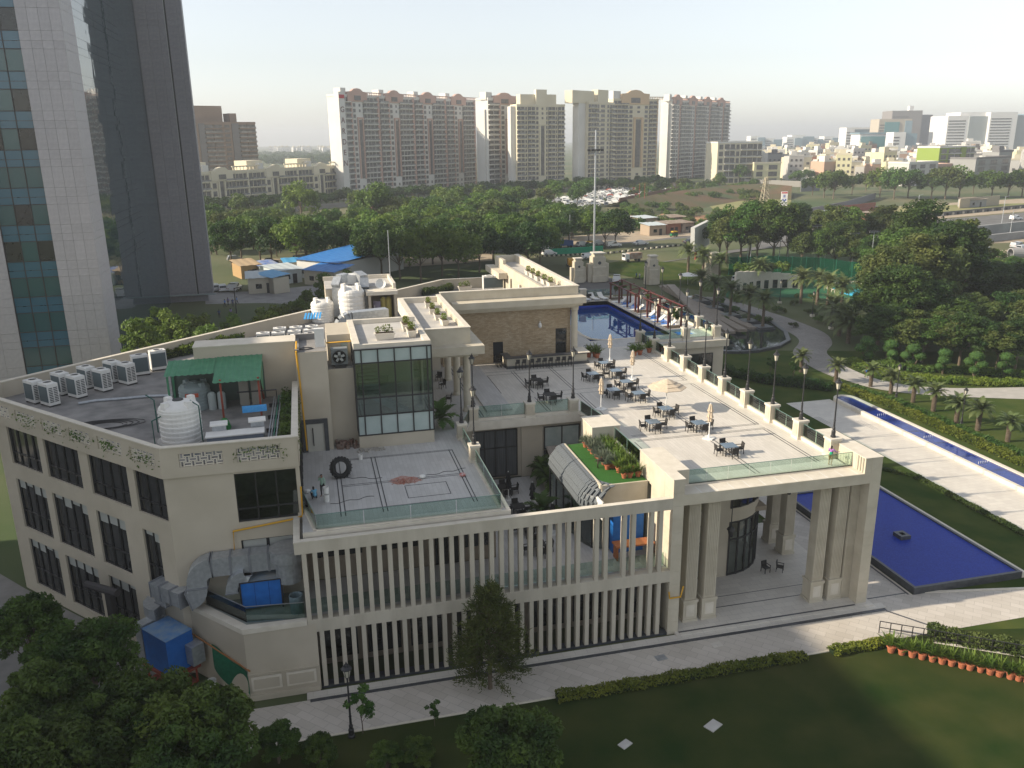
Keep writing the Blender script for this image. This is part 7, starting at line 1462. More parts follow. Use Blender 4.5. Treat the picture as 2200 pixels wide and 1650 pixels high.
# earth bank
eb = M(); tb = GP((1345, 452), (1400, 440), (1470, 428), (1560, 416), (1640, 412), (1700, 418)); lb_ = GP((1390, 468), (1440, 455), (1520, 445), (1590, 432), (1650, 428), (1700, 430))
for a, b in zip(tb, lb_): eb.v += [(a.x, a.y+25, a.z+.2), (a.x, a.y, a.z+4.5), (b.x, b.y, b.z)]
eb.f = [(3*i+k, 3*i+k+1, 3*i+k+4, 3*i+k+3) for i in range(len(tb)-1) for k in range(2)]
struct('earth_bank', eb, mat('cut earth', (.13, .075, .04), (.06, .085, .03), .05, .95, .5, .6, detail=10))
struct('soil_mounds', (lambda m_: [m_.ball(tuple(G(1440+i*14, 470+rc.uniform(-3, 3))), 6, 4, rc.uniform(1, 2.2), 9, 5) for i in range(14)] and m_)(M()), mat('red soil', (.22, .12, .07), (.28, .17, .10), .3, .95), True)
def pole(u, v, dv, r_, lb, head=None, name='light_pole', m=GALV, cat='pole'):
    p = G(u, v); h_ = hpx(p, dv)*1.03; o = thing(name, lb, cat, p); mko('post', M().tube([(0, 0, 0), (0, 0, h_)], r_, 8, r_*.6).mesh('post'), m, o)
    if head == 'ring':
        mko('lamp_ring', M().lathe((0, 0, h_-5), [(.3, 0), (1.9, 0), (1.9, .15), (.3, .15)], 14).mesh('lamp_ring'), DARKM, o)
        for i in range(8): a = R(45*i); mko('floodlight', M().obox((1.9*math.cos(a), 1.9*math.sin(a), h_-5.3), .6, .6, .5).mesh('floodlight'), DARKM, o)
    elif head == 'bar': mko('lamp_bar', M().box(-1.3, 1.3, -.1, .1, h_-.15, h_).mesh('lamp_bar'), m, o); [mko('floodlight', M().obox((x, 0, h_), .5, .35, .25).mesh('floodlight'), DARKM, o) for x in (-1, -.35, .35, 1)]
    elif head == 'arm': mko('arm', M().tube([(0, 0, h_-.1), (1.6, 0, h_+.25)], .06, 6).mesh('arm'), m, o)
    return o
pole(1276, 545, 247, .32, 'very tall tapered light mast with ring of floodlights before the towers', 'ring')
for i, (u, v, dv) in enumerate(((1605, 568, 85), (1611, 572, 78), (1673, 570, 84), (1690, 574, 76), (1748, 577, 88), (1770, 578, 75), (1827, 595, 90), (1866, 612, 110))): pole(u, v, dv, .1, 'slim sports court floodlight pole, %s from the left along the green net' % on[i], 'bar')
for i, (u, v, dv, nm) in enumerate(((1114, 527, 60, 'bare concrete pole among the roadside trees, left'), (1224, 532, 68, 'bare pole under the roadside trees, right'), (1968, 480, 58, 'leaning street lamp on the highway verge'), (2168, 515, 60, 'street lamp above the underpass wall'), (2152, 480, 55, 'street lamp on the far highway edge'), (2070, 522, 48, 'white pole at the end of the underpass wall'), (1838, 528, 38, 'white pole behind the blue sign'), (510, 690, 70, 'dark lamp pole in the tower yard'))): pole(u, v, dv, .12, nm, 'arm' if 'lamp' in nm else None, m=GALV if 'dark' not in nm else DARKM)
def pylon(u, v, dv, lb):
    p = G(u, v); h_ = hpx(p, dv); mb = M(); w0, w1 = h_*.14, h_*.03; lv = 8
    for sx_ in (-1, 1):
        for sy_ in (-1, 1): mb.bar((p.x+sx_*w0, p.y+sy_*w0, p.z), (p.x+sx_*w1, p.y+sy_*w1, p.z+h_), .22, .22)
    for k in range(lv):
        a = w0+(w1-w0)*k/lv; b = w0+(w1-w0)*(k+1)/lv; za, zb = p.z+h_*k/lv, p.z+h_*(k+1)/lv
        for s_ in (-1, 1): mb.bar((p.x-a, p.y+s_*a, za), (p.x+b, p.y+s_*b, zb), .14, .14); mb.bar((p.x+a, p.y+s_*a, za), (p.x-b, p.y+s_*b, zb), .14, .14); mb.bar((p.x+s_*a, p.y-a, za), (p.x+s_*b, p.y+b, zb), .14, .14)
    for z in (.75, .9): mb.bar((p.x-h_*.16, p.y, p.z+h_*z), (p.x+h_*.16, p.y, p.z+h_*z), .25, .25)
    solo('pylon', mb, mat('pale steel lattice', (.42, .37, .26), None), lb, 'pylon', base=tuple(p))
pylon(1641, 458, 75, 'pale lattice electricity pylon beside the earth bank')
for i, u in enumerate((1373, 1384)): pole(u, 446, 50, .14, ['left', 'right'][i]+' rusty lattice pole beside the vehicle yard', None, m=RED)
# billboard, hoardings
bb = thing('billboard', 'large blank white billboard seen from behind the gate lawn', 'billboard', G(1516, 560)); p = bb.location; A = PY(1491, 487, p.y); B = PY(1538, 467, p.y); hb_ = A.z-PY(1491, 540, p.y).z
mb = M(); a = Vector((A.x-1.2, p.y-2)); b = Vector((B.x+1.5, p.y+7)); zt = A.z; mb.bar((a.x, a.y, zt-hb_/2), (b.x, b.y, zt-hb_/2+.8), 1.1, hb_); part('panel', mb, mat('billboard back', (.5, .5, .48), (.56, .56, .54), .5, .8), bb)
for t_ in (.25, .75): q = a.lerp(b, t_); part('leg', M().tube([(q.x, q.y, 4), (q.x, q.y, zt-hb_*.8)], .3, 8), RED, bb)
def sign(u, v, w_px, h_px, m, lb, dv, post=GALV, marks=()):
    p = G(u, v+dv); k = hpx(p, 1); o = thing('roadside_sign', lb, 'sign', p, YAW*-1+R(-8)); mko('post', M().tube([(0, 0, 0), (0, 0, dv*k)], .25, 8).mesh('post'), post, o); z0 = dv*k-h_px*k/2
    mko('board', M().box(-w_px*k/2, w_px*k/2, -.3, .3, z0, z0+h_px*k).mesh('board'), m, o)
    for (x0, x1, y0, y1, mm) in marks: mko('marking', M().box((x0-.5)*w_px*k, (x1-.5)*w_px*k, -.34, -.3, z0+y0*h_px*k, z0+y1*h_px*k).mesh('marking'), mm, o)
    return o
INKB = mat('ink blue', (.02, .06, .35), None); INKR = mat('ink red', (.45, .03, .04), None)
sign(1682, 428, 13, 30, mat('sign white', (.7, .7, .7), None), 'white pole sign with red band and blue emblem by the highway', 34, marks=((0.05, .95, .88, .97, INKR), (.35, .45, .6, .78, INKB), (.52, .62, .6, .78, INKB), (.2, .4, .38, .5, INKB), (.6, .8, .38, .5, INKB), (.4, .6, .26, .42, INKB)))
sign(1800, 490, 22, 18, mat('royal blue board', (.02, .10, .55), None), 'blue highway sign with white round emblem above the net trees', 36, marks=((.05, .45, .2, .85, mat('sign white', (.7, .7, .7), None)), (.15, .35, .4, .65, INKB)))
sign(1797, 508, 14, 10, MATS['royal blue board'], 'small blue and red board below the round emblem sign', 20, marks=((.2, .6, .2, .7, INKR),))
# ---------------- low buildings near the tower and roadside
def shed(name, u0, v0, u1, v1, dep, h_, wm_, rm_, lb, pitch=.6, over=.5):
    a, b = G(u0, v0), G(u1, v1); d_ = (b-a); L_ = math.hypot(d_.x, d_.y); o = thing(name, lb, 'building', a, math.atan2(d_.y, d_.x))
    mko('wall', M().box(0, L_, 0, dep, 0, h_).mesh('wall'), wm_, o)
    rf_ = M(); nn = max(2, int(L_/.7))
    for i in range(nn+1): x = -over+(L_+2*over)*i/nn; bz = .07 if i % 2 else 0; rf_.v += [(x, -over, h_+.05+bz), (x, dep+over, h_+.05+pitch+bz)]
    rf_.f = [(2*i, 2*i+2, 2*i+3, 2*i+1) for i in range(nn)]; mko('roof', rf_.mesh('roof'), rm_, o)
    for i in range(max(1, int(L_/5))): mko('window', M().box(1.5+i*5, 2.7+i*5, -.05, 0, 1.0, 2.0).mesh('window'), WIN, o)
    mko('door', M().box(L_*.6, L_*.6+1, -.06, 0, 0, 2.1).mesh('door'), DARKM, o); return o
BLR = mat('bright blue sheet roof', (.03, .17, .48), (.05, .22, .55), 1, .5); LBR = mat('light blue sheet', (.10, .36, .62), None, rough=.5); CRW = mat('cream hut wall', (.55, .50, .40), None); PALE = mat('pale sheet', (.5, .55, .56), None, rough=.6)
shed('blue_roof_shed', 640, 596, 730, 606, 22, 4.2, mat('white shed wall', (.6, .6, .58), None), BLR, 'long shed with bright blue sheet roof behind the clubhouse', 1.6, .6); shed('blue_roof_shed', 655, 611, 720, 617, 6, 3.2, CRW, BLR, 'smaller blue roofed lean to in front of the long shed', .8); shed('hut', 535, 632, 600, 628, 8, 3.2, CRW, PALE, 'cream walled hut beside the tower yard', .3); shed('hut', 552, 622, 590, 632, 3.5, 3.3, CRW, LBR, 'hut porch with light blue sheet roof', .5, .4); shed('hut', 600, 612, 650, 606, 8, 3.0, PALE, PALE, 'pale roofed hut left of the blue shed', .4); shed('hut', 520, 600, 560, 596, 7, 3.0, mat('ochre hut', (.4, .26, .12), None), mat('tan sheet', (.45, .33, .2), None), 'tan roofed stall by the left trees', .6); shed('hut', 560, 598, 600, 594, 6, 2.8, PALE, mat('blue tarp', (.05, .14, .45), (.4, .42, .45), .8, .7), 'stall under a blue tarpaulin left of the blue shed', .4); shed('hut', 615, 590, 645, 588, 5, 2.8, CRW, LBR, 'small stall with light blue awning', .4)
RUST = mat('rusty sheet', (.2, .14, .10), (.34, .29, .24), .5, .9); BRICK = mat('brick shack wall', (.30, .13, .08), None)
for i, (u0, v0, u1, v1, lb) in enumerate(((1395, 507, 1430, 505, 'roadside shack with whitish tarpaulin roof'), (1432, 503, 1462, 501, 'dark roadside shack behind the rickshaw'), (1465, 501, 1490, 499, 'roadside shack next to the big billboard'), (1380, 490, 1412, 487, 'brick shack behind the roadside stalls'), (1345, 488, 1368, 486, 'brick hut behind the roadside trees'), (1440, 488, 1475, 485, 'rubbish covered lean to behind the stalls'), (1790, 478, 1828, 474, 'tin shack with blue sheet on the highway verge'), (1880, 480, 1905, 477, 'low thatched stall beside the highway kerb'), (2083, 446, 2118, 444, 'grey concrete hut on the far field'))): shed('roadside_shack', u0, v0, u1, v1, 6, 3.2, [mat('tan shack wall', (.34, .27, .2), None), BRICK, RUST][i % 3] if i != 8 else MATS['underpass concrete'], [PALE, RUST, RUST][i % 3], lb, .4)
shed('farm_house', 800, 455, 850, 453, 9, 4.0, mat('pink wall', (.5, .26, .21), None), mat('pink roof', (.46, .2, .16), None), 'small pink house in the wood', 1.2); shed('site_office', 2078, 545, 2102, 543, 10, 3.5, mat('blue grey office', (.18, .25, .3), None), PALE, 'blue grey shed among bushes at the right edge', .5); shed('site_store', 2070, 600, 2110, 592, 10, 4.0, PALE, mat('rusty red roof', (.3, .12, .07), None), 'store with rusty roof half hidden by the right trees', .5)
solo('concrete_pipe', M().lathe((0, 0, -1.6), [(1.5, 0), (1.5, 3.2), (1.2, 3.2), (1.2, 0), (1.5, 0)], 18, 0, False).xf(Matrix.Translation(G(2181, 556)+Vector((0, 0, 1.5))) @ Matrix.Rotation(R(80), 4, 'Z') @ Matrix.Rotation(R(90), 4, 'X')), MATS['underpass concrete'], 'big concrete pipe segment lying in the plot at the right edge', 'pipe', base=tuple(G(2181, 556)))
# ---------------- gate pillars, garden pavilion, round pool, net
for i, (u, v, w_, h_) in enumerate(((1241, 606, 19, 52), (1283, 604, 27, 62), (1400, 610, 19, 62), (1530, 600, 19, 58))):
    p = G(u, v); k = hpx(p, 1); W_, Hh = w_*k, h_*k; o = thing('gate_pillar', ['left gate pillar beside the small truck', 'wide gate pillar with awning and round emblem', 'gate pillar at the right of the drive', 'gate pillar between palms behind the gate lawn'][i], 'pillar', p)
    for nm, mb, m_ in (('shaft', M().box(-W_/2, W_/2, -W_/2, W_/2, 0, Hh*.86), STONE), ('upper_block', M().box(-W_*.38, W_*.38, -W_*.38, W_*.38, Hh*.86, Hh*.96), STONE), ('cap', M().box(-W_*.48, W_*.48, -W_*.48, W_*.48, Hh*.96, Hh), CAP), ('base', M().box(-W_*.58, W_*.58, -W_*.58, W_*.58, 0, Hh*.22), STONE), ('side_wing', M().box(-W_*.85, -W_*.5, -W_*.3, W_*.3, 0, Hh*.62).box(W_*.5, W_*.85, -W_*.3, W_*.3, 0, Hh*.62), STONE), ('emblem', M().lathe((0, 0, 0), [(W_*.13, 0), (W_*.13, .1)], 14).xf(Matrix.Translation((0, -W_/2-.08, Hh*.66)) @ Matrix.Rotation(R(-90), 4, 'X')), DSTONE), ('band', M().box(-W_*.53, W_*.53, -W_*.53, W_*.53, Hh*.5, Hh*.54), CAP)): mko(nm, mb.mesh(nm), m_, o)
gp = thing('garden_pavilion', 'low white curved garden pavilion with planted roof among palms', 'building', G(1640, 625)); p = gp.location; cr_ = [(p.x-9+18*t_, p.y-3+4*math.sin(t_*2.6)) for t_ in [i/8 for i in range(9)]]
for i in range(8): part('curved_wall', M().bar((*cr_[i], p.z+2.6-.12*i), (*cr_[i+1], p.z+2.6-.12*i), .5, 5.2-.24*i), CAP, gp); part('window', M().bar((cr_[i][0]*.8+cr_[i+1][0]*.2, cr_[i][1]*.8+cr_[i+1][1]*.2-.28, p.z+1.4), (cr_[i][0]*.3+cr_[i+1][0]*.7, cr_[i][1]*.3+cr_[i+1][1]*.7-.28, p.z+1.4), .08, 1.9), WIN, gp)
for i in range(4): place(BUSH[i % 3], (p.x-4+i*3.5, p.y+3.5, p.z+3.5), i, 1.1, 'bush on the planted roof of the garden pavilion', 'pavilion roof bushes')
rp_ = thing('round_pool', 'round bright blue pool with pale balustrade behind the palms', 'pool', G(1862, 628)); p = rp_.location; mko('basin', M().lathe((0, 0, 0), [(7.5, 0), (7.5, .5), (7.0, .5), (7.0, .3)], 32).mesh('basin'), mat('turquoise tile', (.06, .42, .66), None, rough=.3), rp_); bl = M()
for i in range(26): a = R(-10+i*8); bl.cyl((8.6*math.cos(a), 8.6*math.sin(a), 0), .18, 1.0, 6)
for i in range(25): a = R(-10+i*8); b = R(-2+i*8); bl.bar((8.6*math.cos(a), 8.6*math.sin(a), 1.05), (8.6*math.cos(b), 8.6*math.sin(b), 1.05), .3, .12)
mko('balustrade', bl.mesh('balustrade'), CAP, rp_, kind='stuff'); mko('inner_disc', M().cyl((-1, -1.5, .32), 3.2, .15, 24).mesh('inner_disc'), mat('teal tile', (.01, .22, .33), None, rough=.3), rp_)
NET = glassmat('green sports net mesh', (.40, .78, .62), .0, .9)
for nd in NET.node_tree.nodes:
    if nd.type == 'BSDF_GLOSSY': nd.inputs[0].default_value = (.02, .33, .2, 1); nd.inputs['Roughness'].default_value = 1
    if nd.type == 'MATH': nd.inputs[1].default_value = .2
nt_ = thing('sports_net', 'long green sports net fence behind the garden pavilion', 'net', G(1720, 595)); pts = GP((1565, 592), (1640, 588), (1760, 592), (1900, 612))
for a, b in zip(pts[:-1], pts[1:]):
    part('net_panel', M().bar((a.x, a.y, a.z+2.2), (b.x, b.y, b.z+2.2), .05, 4.4), NET, nt_)
    for t_ in (0, .25, .5, .75): q = a.lerp(b, t_); part('net_post', M().tube([(q.x, q.y, q.z), (q.x, q.y, q.z+4.6)], .06, 6), mat('green post', (.02, .16, .1), None), nt_)
o = thing('market_umbrella', 'white market umbrella standing near the gate lawn', 'parasol', G(1477, 612)); mko('pole', M().cyl((0, 0, 0), .05, 2.6, 8).mesh('pole'), PWH, o); mko('canopy', M().lathe((0, 0, 2.3), [(2.4, 0), (2.4, .06), (.05, .7)], 8).mesh('canopy'), WHITEP, o)
rl = M(); a, b = P(*D8(985, 915), 0), P(*D8(1790, 1055), 0)
for z in (.5, 1.0): rl.bar((a.x, a.y, z), (b.x, b.y, z), .05, .05)
for i in range(14): q = a.lerp(b, i/13); rl.bar((q.x, q.y, 0), (q.x, q.y, 1.0), .05, .05)
solo('ramp_railing', rl, DARKM, 'dark handrail beside the ramp at the right of the front lawn', 'railing', base=tuple(a))
rpm = M(); 
for i in range(9): q = a.lerp(b, (i+6)/14); rpm.obox((q.x+.5, q.y+.5, .02+.012*i), 1.1, 1.5, .03, math.atan2(b.y-a.y, b.x-a.x))
struct('ramp_steps', rpm, PAVEW)
for i, (u, v, s_) in enumerate(((1532, 1560, .5), (1343, 1600, .38))): q = P(u, v, 0); solo('manhole_cover', M().obox((q.x, q.y, .01), s_*2, s_*1.4, .06, .5), ROOFL, ['pale square manhole cover on the front lawn', 'small pale drain cover on the front lawn'][i], 'manhole cover', base=tuple(q))
for i, (u, v) in enumerate(((1420, 1413), (1540, 1385))): q = P(u, v, .03); solo('drain_grate', M().obox((q.x, q.y, .03), .8, .6, .012, .1), GALV if i == 0 else PAVEW.copy(), ['dark drain grate in the front pavement', 'stone drain cover in the front pavement'][i], 'drain cover', base=tuple(q))
# ================================================================== APARTMENT TOWERS
def prow(p): d_ = p-Vector((0, 0, CAMZ)); return 825-FPX*d_.dot(up)/d_.dot(fw)
def ztop(p, v):
    lo, hi = -20., 400.
    for _ in range(50):
        m_ = (lo+hi)/2; lo, hi = (m_, hi) if prow(Vector((p.x, p.y, m_))) > v else (lo, m_)
    return lo
WHT = mat('apartment white', (.60, .58, .54), (.66, .64, .60), .1, .8); CRM = mat('apartment cream', (.60, .54, .40), (.66, .60, .46), .1, .8); TAN = mat('apartment peach', (.58, .42, .26), None, rough=.8); PNK = mat('apartment pink', (.47, .31, .255), (.52, .36, .30), .2, .8); BRN = mat('apartment brown', (.20, .145, .11), (.24, .18, .14), .1, .8); GRYB = mat('apartment grey', (.16, .155, .155), None)
WDK = mat('far window', (.05, .05, .05), (.14, .13, .12), .6, .3, spec=.5); RAILG = mat('balcony rail', (.13, .13, .125), (.3, .29, .27), .5, .6)
def flat_text(ch, size, m, parent, M4):
    cu = bpy.data.curves.new('letter', 'FONT'); cu.body = ch; cu.size = size; cu.extrude = .05; cu.align_x = 'CENTER'; t_ = bpy.data.objects.new('t', cu); COL.objects.link(t_)
    me = bpy.data.meshes.new_from_object(t_.evaluated_get(bpy.context.evaluated_depsgraph_get())); bpy.data.objects.remove(t_); me.transform(M4); me.materials.clear(); return mko('letter', me, m, parent)
def block(name, label, uL, vL, uR, vR, vT, dep, nf, pat, wm, trim, nmod=1, gable=None, gm_=None, side=None, base=None, ground=2, penth=None, roof_t=True):
    a, b = G(uL, vL), G(uR, vR); d_ = b-a; L_ = math.hypot(d_.x, d_.y); z0 = a.z-1; Hh = ztop(a, vT)-z0; o = thing(name, label, 'building', (a.x, a.y, z0), math.atan2(d_.y, d_.x)); K = lambda nm, mb, m_, **k: mko(nm, mb.mesh(nm), m_, o, **k)
    K('wall', M().box(0, L_, 0, dep, 0, Hh), wm); K('parapet', M().box(-.2, L_+.2, -.2, .2, Hh, Hh+1.1).box(-.2, .2, .2, dep, Hh, Hh+1.1).box(L_-.2, L_+.2, .2, dep, Hh, Hh+1.1), trim)
    fh = Hh/nf; ML = L_/nmod; wsum = sum(w_ for _, w_ in pat); wi, ba, pl_, ri, ro = M(), M(), M(), M(), M(); rg = random.Random(len(label))
    for k in range(nmod):
        x = k*ML
        for c, w_ in pat:
            w_ = w_*ML/wsum; x0, x1 = x, x+w_; x = x1
            if c == 'p': pl_.box(x0+.05, x1-.05, -.45, 0, 0, Hh+.3)
            elif c == 's': ri.box(x0+w_*.25, x1-w_*.25, -.08, 0, fh*4, fh*(nf-4.2)); ri.lathe((0, 0, 0), [(w_*.25, 0), (w_*.25, .08)], 12).xf(Matrix.Identity(4)) if False else None; pl_.box(x0+.02, x0+w_*.2, -.5, 0, fh*4, fh*(nf-4)); pl_.box(x1-w_*.2, x1-.02, -.5, 0, fh*4, fh*(nf-4)); pl_.box(x0+.02, x1-.02, -.5, 0, fh*(nf-4), fh*(nf-3.7))
            for f in range(nf):
                z = f*fh
                if c == 'b':
                    wi.quad((x0+.12, -.06, z+.25), (x1-.12, -.06, z+.25), (x1-.12, -.06, z+fh*.84), (x0+.12, -.06, z+fh*.84)); ba.box(x0+.04, x1-.04, -1.2, -.02, z-.12, z+.28)
                    if rg.random() < .8: ro.box(x0+.1, x1-.1, -1.2, -1.12, z+.3, z+1.05)
                    ba.box((x0+x1)/2-.12, (x0+x1)/2+.12, -.3, 0, z, z+fh)
                elif c == 'w': wi.quad((x0+w_*.22, -.06, z+.5), (x1-w_*.22, -.06, z+.5), (x1-w_*.22, -.06, z+fh*.8), (x0+w_*.22, -.06, z+fh*.8)); ba.box(x0+w_*.15, x1-w_*.15, -.4, 0, z+.25, z+.42)
                elif c == 's' and (f < 3 or f > nf-4): wi.quad((x0+w_*.36, -.06, z+.6), (x1-w_*.36, -.06, z+.6), (x1-w_*.36, -.06, z+fh*.72), (x0+w_*.36, -.06, z+fh*.72))
        if gable:
            gx = (k+gable[0])*ML; gw = gable[1]*ML; gh = gable[2]*fh; pr = [(-gw/2, 0), (gw/2, 0), (gw/2, gh*.72), (gw*.3, gh*.76), (gw*.17, gh*.94), (0, gh), (-gw*.17, gh*.94), (-gw*.3, gh*.76), (-gw/2, gh*.72)]
            gb = M(); n = len(pr); zb = Hh-fh*.9; gb.v = [(gx+x_, -.55, zb+z_) for x_, z_ in pr]+[(gx+x_, 1.2, zb+z_) for x_, z_ in pr]; gb.f = [tuple(range(n)), tuple(range(2*n-1, n-1, -1))]+[(i, i+n, (i+1) % n+n, (i+1) % n) for i in range(n)]
            K('gable', gb, gm_); K('gable_arch', M().box(gx-gw*.16, gx+gw*.16, -.75, -.55, zb+gh*.1, zb+gh*.45), WDK); K('stair_head', M().box(gx-gw*.75, gx-gw*.5+.2, 1, dep*.6, Hh, Hh+gh*.62), WHT)
            rl_ = M(); xe = (k+1)*ML
            for q in range(8): rl_.box(gx+gw*.55+q*(ML-gw)*.1, gx+gw*.55+q*(ML-gw)*.1+.3, -.3, .1, Hh+.3, Hh+fh*.7)
            rl_.box(gx+gw*.5, gx+gw*.5+(ML-gw)*.85, -.4, .2, Hh+fh*.7, Hh+fh*.85); K('roof_balustrade', rl_, gm_, kind='stuff')
    K('windows', wi, WDK, kind='stuff'); K('balconies', ba, trim, kind='stuff')
    if ro.v: K('balcony_rails', ro, RAILG, kind='stuff')
    if pl_.v: K('pilasters', pl_, gm_ or trim, kind='stuff')
    if ri.v: K('stair_slots', ri, WDK, kind='stuff')
    if side: K('side_fin', M().box(-side[0], -.05, 2, dep*.7, 0, Hh*side[1]), WHT); K('side_groove', M().box(-.05, .3, .6, 2.2, 0, Hh*.98), trim)
    if penth:
        for (x0, x1, y0, y1, h_) in penth: K('penthouse', M().box(x0*L_, x1*L_, y0*dep, y1*dep, Hh, Hh+h_), trim)
    return o, L_, Hh
tw, L_, Hh = block('apartment_tower', 'wide apartment tower with four pink gables and GARDEN lettering on its white side', 745, 428, 1024, 404, 206, 10, 19, [('b', 2), ('p', .3), ('w', 1), ('s', 1.3), ('b', 1.6), ('b', 1.6), ('p', .5)], WHT, WHT, 4, (.42, .5, 2.4), PNK, (1.5, .93))
lf = mko('sign_fin', M().box(-2.6, 1.6, -1.6, 2, 0, Hh+2).mesh('sign_fin'), WHT, tw); INKD = mat('letter brown', (.10, .02, .02), None)
for i, ch in enumerate('GARDEN'): flat_text(ch, 4.0, INKD, tw, Matrix.Translation((-.5, -1.66, Hh-8-i*5.4)) @ Matrix.Rotation(R(90), 4, 'X'))
mko('red_sign', M().box(-2.3, 1.3, -1.75, -1.6, Hh-1.2, Hh+.6).mesh('red_sign'), INKR, tw)
block('apartment_tower', 'pink gabled apartment tower with broad white side behind the cream tower', 1052, 413, 1118, 408, 214, 10, 19, [('b', 2), ('p', .3), ('w', 1), ('s', 1.3), ('b', 1.6)], WHT, WHT, 1, (.5, .7, 2.4), PNK, (1, .9))
block('apartment_tower', 'cream apartment tower with tall central stair panel, left of the light mast', 1112, 414, 1212, 410, 228, 9, 19, [('b', 1.3), ('w', .5), ('b', 1.3), ('w', .7), ('s', 1.1), ('w', .4), ('b', 1.3), ('w', .4), ('b', 1.2)], CRM, CRM, 1, None, CRM, (3, 1), penth=[(.1, .85, .2, .8, 6.5), (.4, .62, 0, .3, 9)])
block('apartment_tower', 'cream apartment tower with wide blank side, right of the light mast', 1262, 408, 1316, 403, 222, 9, 19, [('b', 1.2), ('b', 1.2), ('w', 1.6), ('w', .8), ('b', 1)], CRM, CRM, 1, None, CRM, (7, 1), penth=[(-.5, .3, .2, .8, 7), (.4, .8, .1, .6, 8)])
block('apartment_tower', 'peach topped apartment tower with long arched stair slot', 1314, 396, 1408, 392, 215, 9, 19, [('b', 1.3), ('b', 1.1), ('w', .9), ('s', 1.6), ('w', .9), ('b', 1.3), ('p', .2)], CRM, CRM, 1, (.48, .62, 3.2), TAN, None)
block('apartment_tower', 'rightmost apartment tower with four small pink gables and bright side', 1438, 386, 1560, 374, 217, 9, 20, [('b', 1.5), ('w', .8), ('p', .25), ('b', 1.2), ('b', 1.2)], WHT, WHT, 4, (.3, .55, 2.6), PNK, (2, .97))
block('apartment_block', 'long low cream apartment block with three arched gables at the left', 418, 459, 738, 426, 376, 16, 5, [('b', 1.3), ('b', 1.3), ('p', .2), ('w', 1), ('s', 1.1), ('b', 1), ('b', 1.2), ('b', 1.2), ('p', .3)], CRM, CRM, 3, (.52, .38, 1.7), CRM, None, penth=[(.02, .12, .2, .7, 5), (.36, .46, .2, .7, 5), (.7, .8, .2, .7, 5)])
block('apartment_tower', 'shaded brown apartment tower beyond the long cream block', 412, 424, 562, 416, 266, 30, 16, [('w', 1.2), ('p', .5), ('b', 1.5), ('w', .8), ('p', .6), ('b', 1.5)], BRN, BRN, 1, None, GRYB, None, penth=[(.15, .6, .2, .7, 10), (.7, .8, .2, .5, 6)])
block('town_block', 'pale yellow town block with stepped balconies right of the towers', 1538, 393, 1632, 391, 308, 20, 6, [('w', 1), ('b', 1.5), ('w', .8), ('b', 1.8), ('b', 1.3)], CRM, WHT, 1, None, CRM)
block('town_block', 'lime green balconied block in front of the pale yellow one', 1563, 391, 1617, 389, 342, 9, 5, [('b', 1), ('b', 1)], mat('lime wall', (.38, .42, .06), None), mat('lime trim', (.45, .5, .08), None), 1, None, None)
block('town_block', 'cream house with small dark windows beside the lime block', 1618, 392, 1675, 391, 352, 12, 3, [('w', 1), ('w', 1.4)], mat('pale lemon wall', (.60, .56, .36), None), CRM, 1)
block('town_block', 'bright green and white house in the crowded town', 2010, 392, 2085, 388, 318, 16, 6, [('w', 1), ('b', 1.3), ('p', .6), ('b', 1)], mat('leaf green wall', (.22, .30, .05), None), WHT, 1, None, mat('leaf green trim', (.2, .27, .04), None))
block('town_block', 'grey concrete house with barred windows at the right of the town', 2090, 396, 2165, 390, 342, 16, 4, [('w', 1), ('w', 1), ('w', 1)], mat('raw concrete', (.28, .28, .27), None), GRYB, 1)
block('town_block', 'whitewashed house with square vents below the green house', 1948, 400, 2010, 396, 352, 14, 4, [('w', 1), ('w', 1), ('w', 1.2)], mat('whitewash', (.5, .48, .45), None), WHT, 1)
block('town_block', 'pinkish brick sided house next to the whitewashed one', 2004, 396, 2045, 394, 356, 12, 3, [('w', 2)], mat('pink brick', (.4, .26, .2), None), PNK, 1)
# ---------------- crowded town houses
def house(i, wm, hm):
    o = thing('town_house', 'x', 'house'); w_, d_, h_ = (9, 10, 9.5+2*(i % 3)); mko('wall', M().box(-w_/2, w_/2, 0, d_, 0, h_).mesh('wall'), wm, o); mko('roof_room', M().box(-w_*.3, w_*.05, 2, 6, h_, h_+2.8).mesh('roof_room'), hm, o); mko('parapet', M().box(-w_/2-.1, w_/2+.1, -.1, .2, h_, h_+1).mesh('parapet'), hm, o); wn = M()
    for f in range(int(h_/3.2)):
        for k in range(3): wn.box(-w_/2+1+k*2.8, -w_/2+2.3+k*2.8, -.08, 0, f*3.2+1, f*3.2+2.3)
    mko('windows', wn.mesh('windows'), WDK, o, kind='stuff'); mko('roof_tank', M().cyl((w_*.3, 4, h_), .7, 1.4, 8).mesh('roof_tank'), BLACKM if i % 2 else WHITEP, o); return o
HM = [house(i, m_, h_) for i, (m_, h_) in enumerate(((WHT, CRM), (CRM, WHT), (mat('whitewash', (.5, .48, .45), None), WHT), (mat('salmon', (.5, .33, .24), None), WHT), (mat('raw concrete', (.28, .28, .27), None), GRYB), (mat('pale lemon wall', (.6, .56, .36), None), CRM), (mat('pale blue wall', (.3, .42, .48), None), WHT), (BRICK, RUST)))]
rt_ = random.Random(14); cnm = ['white', 'cream', 'whitewashed', 'salmon', 'grey', 'lemon', 'pale blue', 'brick']
